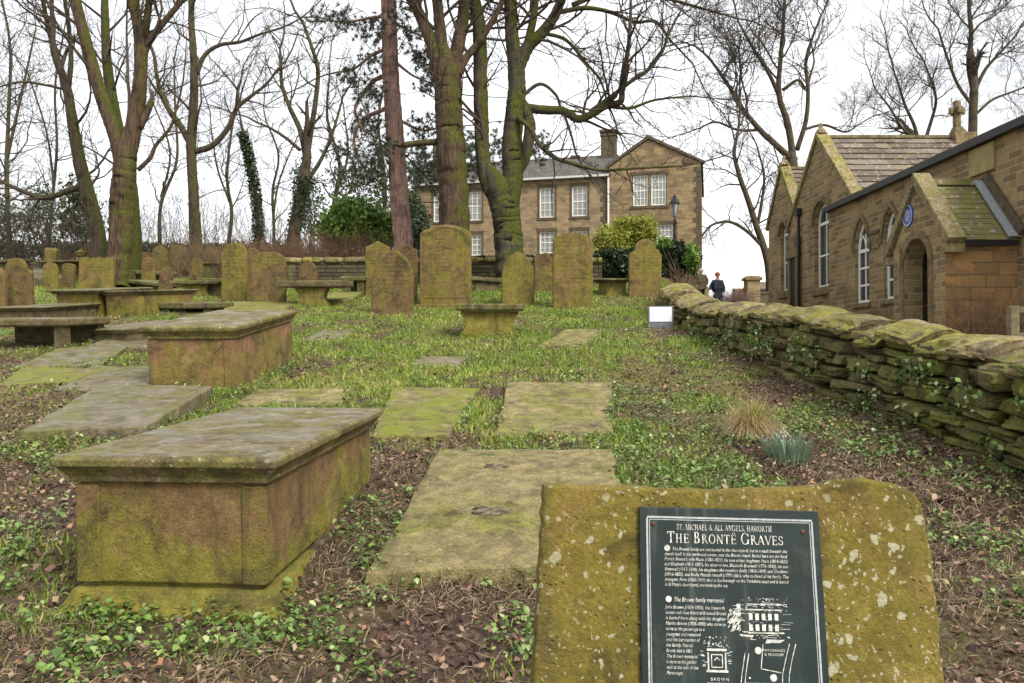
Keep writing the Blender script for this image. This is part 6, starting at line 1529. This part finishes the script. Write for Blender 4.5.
# grass
x, y = sample(620000, 2.0, 26., 1.25); g, lf, lt = fields(x, y); k = rng.random(len(x)) < g * np.where(y < 6, .8, 1.) * .85; x, y, g = x[k], y[k], g[k]
n = len(x); z = H(x, y) - .005; a = rng.random(n) * 6.283; h = rng.uniform(.02, .075, n) * (.55 + .7 * g); w = rng.uniform(.0022, .0045, n) * (1 + .08 * y)
ln = rng.uniform(.2, 1.1, n) * h; dx, dy = np.cos(a), np.sin(a); b = a + rng.normal(size=n) * .8; lx_, ly_ = np.cos(b), np.sin(b)
P = np.stack([x, y, z], 1); S = np.stack([-dy * w, dx * w, np.zeros(n)], 1); M1 = P + np.stack([lx_ * ln * .35, ly_ * ln * .35, h * .6], 1); TP = P + np.stack([lx_ * ln, ly_ * ln, h], 1)
V = np.stack([P - S, P + S, M1 + S * .8, M1 - S * .8, TP], 1).reshape(-1, 3); i = np.arange(n)[:, None] * 5
T = np.concatenate([i + np.array([[0, 1, 2]]), i + np.array([[0, 2, 3]]), i + np.array([[3, 2, 4]])], 1).reshape(-1, 3)
rnd = np.repeat(np.clip(rng.random(n) * .65 + .45 * fnoise(x * 1.1, y * 1.1, 77) - .05, 0, 1), 5)
M_grass = leaf_mat('short_grass', [(0, (.055, .115, .014)), (.35, (.135, .235, .022)), (.62, (.26, .35, .044)), (1, (.56, .47, .18))], .55, .3)
tag(fast_mesh('grass', V, T, rnd, M_grass), kind='stuff')
print('grass', n)
# low broad-leaved plants (ivy, celandine): rosettes of small leaves
x, y = sample(62000, 1.95, 22.); g, lf, lt = fields(x, y); k = rng.random(len(x)) < lf * np.where(y < 5, .45, .62); x, y = x[k], y[k]
ex, ey = [], []
for P in FOOT:
    for q in range(len(P)):
        a_, b_ = P[q], P[(q + 1) % len(P)]; d = b_ - a_; L = np.linalg.norm(d); c = P.mean(0)
        if c[1] > 13: continue
        m = int(L * 23); t = rng.random(m)[:, None]; p = a_ + d * t; o_ = (p - c); o_ /= np.linalg.norm(o_, axis=1)[:, None]; p = p + o_ * np.abs(rng.normal(size=(m, 1))) * .10
        kk = fnoise(p[:, 0] * 1.7, p[:, 1] * 1.7, 91) > .49; ex.append(p[kk, 0]); ey.append(p[kk, 1])
ex = np.concatenate(ex); ey = np.concatenate(ey); kk = ~inside(ex, ey); x = np.concatenate([x, ex[kk]]); y = np.concatenate([y, ey[kk]])
n = len(x); per = rng.integers(3, 8, n); idx = np.repeat(np.arange(n), per); m = len(idx); X0, Y0 = x[idx], y[idx]
ps = rng.uniform(.6, 1.35, n)[idx]; a = rng.random(m) * 6.283; r = rng.uniform(.008, .055, m) * ps; ht = rng.uniform(.008, .075, m) * ps
cx, cy = X0 + np.cos(a) * r, Y0 + np.sin(a) * r; czz = H(cx, cy) + ht; s = rng.uniform(.006, .017, m) * ps; tilt = rng.uniform(-.2, .9, m)
D = np.stack([np.cos(a) * np.cos(tilt), np.sin(a) * np.cos(tilt), -np.sin(tilt)], 1); Sd = np.stack([-np.sin(a), np.cos(a), rng.normal(size=m) * .25], 1); C = np.stack([cx, cy, czz], 1); U = np.cross(D, Sd)
s_ = s[:, None]
V = np.stack([C - D * s_, C - D * s_ * .35 + Sd * s_ * .85 + U * s_ * .2, C + D * s_ * .55 + Sd * s_ * .55 + U * s_ * .15, C + D * s_ * 1.15 - U * s_ * .1, C + D * s_ * .55 - Sd * s_ * .55 + U * s_ * .15, C - D * s_ * .35 - Sd * s_ * .85 + U * s_ * .2], 1).reshape(-1, 3)
i = np.arange(m)[:, None] * 6; T = np.concatenate([i + np.array([[q]]) for q in ((0, 1, 2), (0, 2, 3), (0, 3, 4), (0, 4, 5))], 0).reshape(4, m, 3).transpose(1, 0, 2).reshape(-1, 3) if False else np.concatenate([i + np.array([[0, 1, 2]]), i + np.array([[0, 2, 3]]), i + np.array([[0, 3, 4]]), i + np.array([[0, 4, 5]])], 1).reshape(-1, 3)
rnd = np.repeat(np.clip(rng.random(n)[idx] * .55 + rng.random(m) * .45, 0, 1), 6)
M_cover = leaf_mat('low_ivy_leaves', [(0, (.03, .055, .015)), (.4, (.10, .18, .036)), (.75, (.22, .32, .075)), (1, (.44, .49, .24))], .38, .2, .5)
tag(fast_mesh('ground_cover', V, T, rnd, M_cover), kind='stuff'); print('cover leaves', m)
# fallen leaves
x, y = sample(190000, 1.95, 20.); g, lf, lt = fields(x, y); k = rng.random(len(x)) < np.where(y < 4.5, .55, 1.1) * lt * .7; x, y = x[k], y[k]; n = len(x)
a = rng.random(n) * 6.283; s = (rng.uniform(.006, .021, n) * np.where(rng.random(n) < .12, 1.5, 1))[:, None]; t1 = rng.normal(size=n) * .5; t2 = rng.normal(size=n) * .5
D = np.stack([np.cos(a), np.sin(a), np.sin(t1)], 1); Sd = np.stack([-np.sin(a), np.cos(a), np.sin(t2)], 1); U = np.cross(D, Sd); C = np.stack([x, y, H(x, y) + rng.uniform(.002, .05, n)], 1); cu = rng.uniform(-.5, .6, n)[:, None]
V = np.stack([C - D * s, C + Sd * s * .6 + U * s * cu, C + D * s + U * s * cu * .6, C - Sd * s * .6 + U * s * cu * .8, C], 1).reshape(-1, 3); i = np.arange(n)[:, None] * 5
T = np.concatenate([i + np.array([[0, 1, 4]]), i + np.array([[1, 2, 4]]), i + np.array([[2, 3, 4]]), i + np.array([[3, 0, 4]])], 1).reshape(-1, 3)
M_dead = leaf_mat('fallen_brown_leaves', [(0, (.028, .015, .013)), (.4, (.095, .050, .038)), (.7, (.19, .108, .075)), (.9, (.36, .26, .17)), (1, (.33, .16, .08))], .6, .1, .35)
tag(fast_mesh('fallen_leaves', V, T, np.repeat(rng.random(n), 5), M_dead), kind='stuff'); print('litter', n)
# straw, dead grass stems and little twigs lying about
x, y = sample(130000, 1.95, 20.); g, lf, lt = fields(x, y); k = (rng.random(len(x)) < .15 + .7 * (fnoise(x * 1.3, y * 1.3, 13) > .52)); x, y = x[k], y[k]; n = len(x)
a = rng.random(n) * 6.283; L = rng.uniform(.03, .13, n); w = rng.uniform(.0007, .0017, n) * (1 + .06 * y); P = []
bend = rng.normal(size=n) * .6; z0 = rng.uniform(.002, .03, n); z1 = rng.uniform(.002, .05, n)
p0 = np.stack([x, y, H(x, y) + z0], 1); xm_, ym_ = x + np.cos(a) * L * .5, y + np.sin(a) * L * .5; p1 = np.stack([xm_, ym_, H(xm_, ym_) + np.maximum(z0, z1) + .01], 1); xe_, ye_ = xm_ + np.cos(a + bend) * L * .5, ym_ + np.sin(a + bend) * L * .5; p2 = np.stack([xe_, ye_, H(xe_, ye_) + z1], 1)
S = np.stack([-np.sin(a) * w, np.cos(a) * w, w * .5], 1); V = np.stack([p0 - S, p0 + S, p1 + S, p1 - S, p2 + S * .5, p2 - S * .5], 1).reshape(-1, 3); i = np.arange(n)[:, None] * 6
T = np.concatenate([i + np.array([[0, 1, 2]]), i + np.array([[0, 2, 3]]), i + np.array([[3, 2, 4]]), i + np.array([[3, 4, 5]])], 1).reshape(-1, 3)
M_straw = leaf_mat('straw', [(0, (.07, .045, .03)), (.5, (.18, .13, .07)), (1, (.34, .27, .15))], .7, .1)
tag(fast_mesh('dead_grass', V, T, np.repeat(rng.random(n), 6), M_straw), kind='stuff')

# moss and dead leaf scraps lying on the flat slabs are left to the stone materials; a few leaves and ivy on the wall
C = []
for k in range(46):
    y0 = rng.uniform(4.6, 13); x0 = wallx(y0) - .42 + rng.normal() * .04; z0 = wtop(y0) - rng.uniform(.3, .75); C.append(np.c_[x0 + rng.normal(size=36) * .035, y0 + rng.normal(size=36) * .1, z0 + rng.normal(size=36) * .06])
C = np.concatenate(C); V, T = leaf_quads(C, .022, .7); 
o = fast_mesh('ivy_sprigs', V - WO, T, np.repeat(rng.random(len(C)), 4), M_cover, bpy.data.objects['drystone_wall']); tag(o, kind='stuff')

# ------------------------------------------------------------------ small plants one can point to
def blades(base, n, rad, h, wd, lean, mat, name, parent, droop=0.):
    V, T = [], []; q = 0
    for k in range(n):
        a = rng.random() * 6.283; r = rad * math.sqrt(rng.random()); b = np.array([r * math.cos(a), r * math.sin(a), -.02]); hh = h * rng.uniform(.55, 1.1); ll = lean * hh * rng.uniform(.3, 1.2); o_ = np.array([math.cos(a), math.sin(a), 0]); sd = np.array([-math.sin(a), math.cos(a), 0]) * wd
        pts = [b + o_ * ll * t ** 1.7 + np.array([0, 0, hh * (t - droop * t ** 3)]) for t in (0, .35, .7, 1)]
        for t, p in enumerate(pts): s_ = sd * (1, .95, .7, .15)[t]; V += [p - s_, p + s_]
        for t in range(3): T.append((q + 2 * t, q + 2 * t + 1, q + 2 * t + 3, q + 2 * t + 2))
        q += 8
    return fast_mesh(name, np.array(V), np.array(T), np.repeat(rng.random(n), 8), mat, parent)
P = gnd(788, 462); e = empty('snowdrop_clump', P); tag(e, 'clump of snowdrops with blue-green leaves and white flowers near the wall', 'flowers')
blades(P, 420, .15, .22, .0035, .45, leaf_mat('snowdrop_leaves', [(0, (.07, .13, .075)), (1, (.24, .33, .21))], .45, .2), 'leaves', e)
C = np.c_[rng.normal(size=46) * .08, rng.normal(size=46) * .07, rng.uniform(.12, .24, 46)]; C = np.repeat(C, 3, 0) + rng.normal(size=(138, 3)) * .004; V, T = leaf_quads(C, .0065, .5); fast_mesh('flowers', V, T, np.repeat(rng.random(138), 4), leaf_mat('snowdrop_petals', [(0, (.6, .62, .58)), (1, (.8, .8, .77))], .5, .2), e)
P = gnd(752, 436); e = empty('dried_grass_tuft', P); tag(e, 'drooping tuft of straw-coloured dead grass in front of the drystone wall', 'grass tuft')
M_tuft = leaf_mat('straw_tuft', [(0, (.26, .18, .08)), (.5, (.46, .35, .17)), (1, (.62, .51, .28))], .7, .2)
V_, T_, R_ = [], [], []; q = 0
for k_ in range(1900):
    a = rng.normal() * 1.1 - 1.57 if rng.random() < .65 else rng.random() * 6.283; r = .10 * math.sqrt(rng.random()); b0_ = np.array([r * math.cos(a) * .8, r * math.sin(a) * .6 + .05, 0.]); L_ = rng.uniform(.14, .42); up_ = rng.uniform(.6, 1.5); d_ = np.array([math.cos(a) * math.cos(up_), math.sin(a) * math.cos(up_), math.sin(up_)]); sd_ = np.array([-math.sin(a), math.cos(a), 0]) * rng.uniform(.0014, .003)
    p_ = b0_.copy(); g_ = rng.uniform(.15, .8)
    for t in range(5):
        V_ += [p_ - sd_ * (1 - .2 * t), p_ + sd_ * (1 - .2 * t)]; p_ = p_ + d_ * L_ / 4; d_ = unit(d_ + np.array([rng.normal() * .1, rng.normal() * .1, -g_])); p_[2] = max(p_[2], .155 * p_[1] + .004 + .02 * rng.random())
    for t in range(4): T_.append((q + 2 * t, q + 2 * t + 1, q + 2 * t + 3, q + 2 * t + 2))
    R_ += [rng.random()] * 10; q += 10
fast_mesh('dead_blades', np.array(V_), np.array(T_), np.array(R_), M_tuft, e); blades(P, 110, .07, .36, .004, .3, M_grass, 'green_blades', e, .2)

# ------------------------------------------------------------------ people
def skin_mesh(name, joints, bones, mat, parent, sub=2):
    """joints: name -> ((x,y,z),(rx,ry)); first joint is the root"""
    keys = list(joints); me = bpy.data.meshes.new(name); me.from_pydata([joints[k][0] for k in keys], [(keys.index(a), keys.index(b)) for a, b in bones], [])
    o = bpy.data.objects.new(name, me); COL.objects.link(o); o.parent = parent
    md = o.modifiers.new('skin', 'SKIN'); md.use_smooth_shade = True
    for i, k in enumerate(keys):
        sv = me.skin_vertices[0].data[i]; r = joints[k][1]; sv.radius = r if isinstance(r, tuple) else (r, r); sv.use_root = (i == 0)
    s = o.modifiers.new('sub', 'SUBSURF'); s.levels = sub; s.render_levels = sub
    me.materials.append(mat); return o
M_skin = plain('skin', (.46, .27, .20), .6, .3, nz=.06)
def walker(label, loc, yaw, coat, trousers, hatc, scarf=None, stride=.16, hat='beanie', h=1.0):
    e = empty('person', loc, (0, 0, R(yaw))); e.scale = (h, h, h); tag(e, label, 'person')
    f = -1   # faces local -y
    hip = {'hips': ((0, 0, .93), (.14, .10)), 'waist': ((0, 0, 1.08), (.13, .095)), 'chest': ((0, -.01, 1.28), (.165, .11)), 'neck0': ((0, 0, 1.44), (.075, .07)), 'neck': ((0, -.01, 1.50), .055), 'jaw': ((0, -.03, 1.555), (.062, .066)), 'head': ((0, -.012, 1.64), (.076, .09)), 'crown': ((0, 0, 1.71), (.06, .07))}
    bones = [('hips', 'waist'), ('waist', 'chest'), ('chest', 'neck0'), ('neck0', 'neck'), ('neck', 'jaw'), ('jaw', 'head'), ('head', 'crown')]
    arms, legs = {}, {}
    for s, n_ in ((-1, 'l'), (1, 'r')):
        st = stride * s
        arms.update({n_ + 'sh': ((s * .185, 0, 1.40), .062), n_ + 'el': ((s * .30, .06, 1.13), .047), n_ + 'wr': ((s * .235, -.10, .93), .034), n_ + 'ha': ((s * .22, -.14, .88), (.04, .022))})
        legs.update({n_ + 'hp': ((s * .09, 0, .88), .092), n_ + 'kn': ((s * .095, -st * .75 - .03, .49), .062), n_ + 'an': ((s * .095, -st * .9 + .03, .09), .042), n_ + 'to': ((s * .105, -st * .9 - .14, .035), (.045, .03))})
    J = dict(hip); J.update(arms); J.update(legs); B = list(bones)
    for n_ in 'lr':
        B += [('chest', n_ + 'sh'), (n_ + 'sh', n_ + 'el'), (n_ + 'el', n_ + 'wr'), (n_ + 'wr', n_ + 'ha'), ('hips', n_ + 'hp'), (n_ + 'hp', n_ + 'kn'), (n_ + 'kn', n_ + 'an'), (n_ + 'an', n_ + 'to')]
        s = -1 if n_ == 'l' else 1
        for q in range(4):   # short curled fingers and a thumb
            k = n_ + 'f%d' % q; J[k] = ((s * (.20 + .018 * q), -.165, .83 - (.01 if q in (1, 2) else 0)), .009); B.append((n_ + 'ha', k))
        J[n_ + 'th'] = ((s * .185, -.17, .865), .010); B.append((n_ + 'ha', n_ + 'th'))
    BJ = {}
    for q, (c_, r_) in J.items():
        sl_ = .66 if q in ('hips', 'waist', 'chest', 'neck0', 'lhp', 'rhp', 'lkn', 'rkn', 'lsh', 'rsh', 'lel', 'rel') else 1.
        BJ[q] = (c_, tuple(v * sl_ for v in r_) if isinstance(r_, tuple) else r_ * sl_)
    body = skin_mesh('body', BJ, B, M_skin, e)
    m = MB(); 
    for sx in (-1, 1): m.loft([[(sx * .03 + r * math.cos(6.283 * i / 8), -.108 - d, 1.645 + r * .8 * math.sin(6.283 * i / 8)) for i in range(8)] for r, d in ((.011, 0), (.008, .006))])
    m.build('eyes', plain('dark_eyes', (.03, .02, .02), .3), body)
    m = MB(); m.add([(0, -.10, 1.655), (-.016, -.095, 1.605), (.016, -.095, 1.605), (0, -.128, 1.612)], [(0, 1, 3), (0, 3, 2), (1, 2, 3)]); m.build('nose', M_skin, body)
    m = MB(); m.box(-.024, .024, -.104, -.09, 1.574, 1.582); m.build('mouth', plain('lips', (.35, .12, .10), .5), body)
    k = 1.5
    C = {q: (v[0], tuple(r * k for r in v[1]) if isinstance(v[1], tuple) else v[1] * k * 1.05) for q, v in J.items() if q in ('hips', 'waist', 'chest', 'neck0', 'lsh', 'rsh', 'lel', 'rel', 'lwr', 'rwr')}
    C['hem'] = ((0, 0, .78), (.22, .16)); C['hips'] = (C['hips'][0], (.22, .16)); C['waist'] = (C['waist'][0], (.21, .16)); C['chest'] = (C['chest'][0], (.235, .16))
    C['neck0'] = ((0, 0, 1.45), (.085, .08))
    skin_mesh('coat', C, [('hips', 'waist'), ('hips', 'hem'), ('waist', 'chest'), ('chest', 'neck0'), ('chest', 'lsh'), ('lsh', 'lel'), ('lel', 'lwr'), ('chest', 'rsh'), ('rsh', 'rel'), ('rel', 'rwr')], coat, e)
    Tz = {'hips': (J['hips'][0], (.15, .11))}
    for n_ in 'lr': Tz.update({q: (J[q][0], J[q][1] * 1.2 if not isinstance(J[q][1], tuple) else J[q][1]) for q in (n_ + 'hp', n_ + 'kn', n_ + 'an')})
    skin_mesh('trousers', Tz, [('hips', 'lhp'), ('lhp', 'lkn'), ('lkn', 'lan'), ('hips', 'rhp'), ('rhp', 'rkn'), ('rkn', 'ran')], trousers, e)
    for n_ in 'lr':
        a_, t_ = J[n_ + 'an'][0], J[n_ + 'to'][0]; m = MB(); m.loft([[(a_[0] + s_ * w, y_, z_) for s_, z_ in ((-1, 0), (1, 0), (1, hh), (-1, hh))] for y_, w, hh in ((a_[1] + .07, .035, .08), (a_[1], .05, .11), (t_[1], .052, .07), (t_[1] - .05, .03, .04))]); m.build('shoe', M_iron, e, bevel=.01)
    m = MB()
    if hat == 'beanie': m.lathe([(.105, 1.655), (.112, 1.66), (.112, 1.70), (.108, 1.705), (.10, 1.75), (.07, 1.785), (.02, 1.80)], 18); m.lathe([(.001, 1.80), (.02, 1.805), (.02, 1.82), (.001, 1.828)], 10)
    else: m.lathe([(.108, 1.60), (.112, 1.66), (.108, 1.71), (.085, 1.76), (.04, 1.785), (.01, 1.79)], 18); m.V[-1][:, 1] = np.where(m.V[-1][:, 1] < -.03, -.03 + (m.V[-1][:, 1] + .03) * (.3), m.V[-1][:, 1]) + .02
    m.build('hat' if hat == 'beanie' else 'hair', hatc, e, smooth=True)
    if scarf: m = MB(); m.lathe([(.075, 1.44), (.10, 1.45), (.105, 1.49), (.08, 1.52), (.06, 1.52)], 16); m.build('scarf', scarf, e, smooth=True)
    return e
M_navy = plain('navy_coat', (.018, .024, .036), .8, .2, nz=.2); M_jeans = plain('dark_jeans', (.03, .035, .05), .85, .2)
P = at(717.5, 300, 30); gz = float(H(P[0], 30)) + .012
zt = float(at(717.5, 271.5, 30)[2]); 
walker('person in a dark navy coat and red bobble hat walking down the lane', (P[0], 30, gz), 8, M_navy, M_jeans, plain('red_wool_hat', (.27, .05, .035), .9, .1), plain('pink_scarf', (.42, .2, .18), .9, .1), h=max(.85, min(1.15, (zt - gz) / 1.83)))
bag = MB(); bx_, bz_ = P[0] - .30, gz + .62; bag.loft([[(bx_ - w * .6, 29.86 - d, bz_ + z), (bx_ + w * .6, 29.86 - d, bz_ + z), (bx_ + w * .6, 29.86 + d, bz_ + z), (bx_ - w * .6, 29.86 + d, bz_ + z)] for z, w, d in ((0, .12, .05), (.12, .14, .06), (.24, .12, .05), (.32, .03, .015))])
tag(bag.build('carrier_bag', plain('white_plastic', (.72, .73, .74), .4, .4, nz=.04), bevel=.01), 'white carrier bag hanging from the hand of the person in navy', 'bag')
P = at(701.5, 300, 31.5); gz = float(H(P[0], 31.5)) + .012; zt = float(at(701.5, 274.5, 31.5)[2])
walker('person with pale grey hair and an olive jacket beside the one in navy', (P[0], 31.5, gz), -5, plain('olive_jacket', (.10, .085, .05), .85, .2, nz=.25), M_jeans, plain('grey_hair', (.45, .43, .44), .8, .2), hat='hair', stride=-.12, h=max(.8, min(1.15, (zt - gz) / 1.79)))

# ------------------------------------------------------------------ overcast daylight
w = bpy.data.worlds.new('World'); SC.world = w; w.use_nodes = True; nt = w.node_tree; nt.nodes.clear()
SUN_EL, SUN_ROT = R(44), R(142)
sky = nt.nodes.new('ShaderNodeTexSky'); sky.sky_type = 'NISHITA'; sky.sun_disc = False; sky.sun_elevation = SUN_EL; sky.sun_rotation = SUN_ROT; sky.air_density = 1.2; sky.dust_density = 4; sky.ozone_density = 1
tc = nt.nodes.new('ShaderNodeTexCoord'); mp = nt.nodes.new('ShaderNodeMapping'); mp.inputs['Scale'].default_value = (1, 1, 2.6); nt.links.new(tc.outputs['Generated'], mp.inputs[0])
nz = nt.nodes.new('ShaderNodeTexNoise'); nz.inputs['Scale'].default_value = 2.2; nz.inputs['Detail'].default_value = 5; nz.inputs['Roughness'].default_value = .5; nt.links.new(mp.outputs[0], nz.inputs['Vector'])
cr_ = nt.nodes.new('ShaderNodeValToRGB'); cr_.color_ramp.elements[0].position = .34; cr_.color_ramp.elements[0].color = (3.5, 3.52, 3.56, 1); cr_.color_ramp.elements[1].position = .58; cr_.color_ramp.elements[1].color = (5.2, 5.22, 5.28, 1); nt.links.new(nz.outputs[0], cr_.inputs[0])
mx = nt.nodes.new('ShaderNodeMix'); mx.data_type = 'RGBA'; mx.inputs[0].default_value = .90; nt.links.new(sky.outputs[0], mx.inputs[6]); nt.links.new(cr_.outputs[0], mx.inputs[7])
bg = nt.nodes.new('ShaderNodeBackground'); bg.inputs['Strength'].default_value = .10; nt.links.new(mx.outputs[2], bg.inputs[0])
ow = nt.nodes.new('ShaderNodeOutputWorld'); nt.links.new(bg.outputs[0], ow.inputs[0])
sl = bpy.data.lights.new('sun', 'SUN'); sl.energy = 1.5; sl.angle = R(22); sl.color = (1, .96, .9); so = bpy.data.objects.new('sun', sl); COL.objects.link(so)
az = R(142); dirv = Vector((math.sin(az) * math.cos(SUN_EL), math.cos(az) * math.cos(SUN_EL), math.sin(SUN_EL)))
so.rotation_euler = (-dirv).to_track_quat('-Z', 'Y').to_euler(); so.location = (0, -5, 30)
SC.view_settings.view_transform = 'Standard'; SC.view_settings.look = 'None'; SC.view_settings.exposure = 1.55; SC.view_settings.gamma = 1; SC.view_settings.use_curve_mapping = False
SC.cycles.max_bounces = 6; SC.cycles.transparent_max_bounces = 6
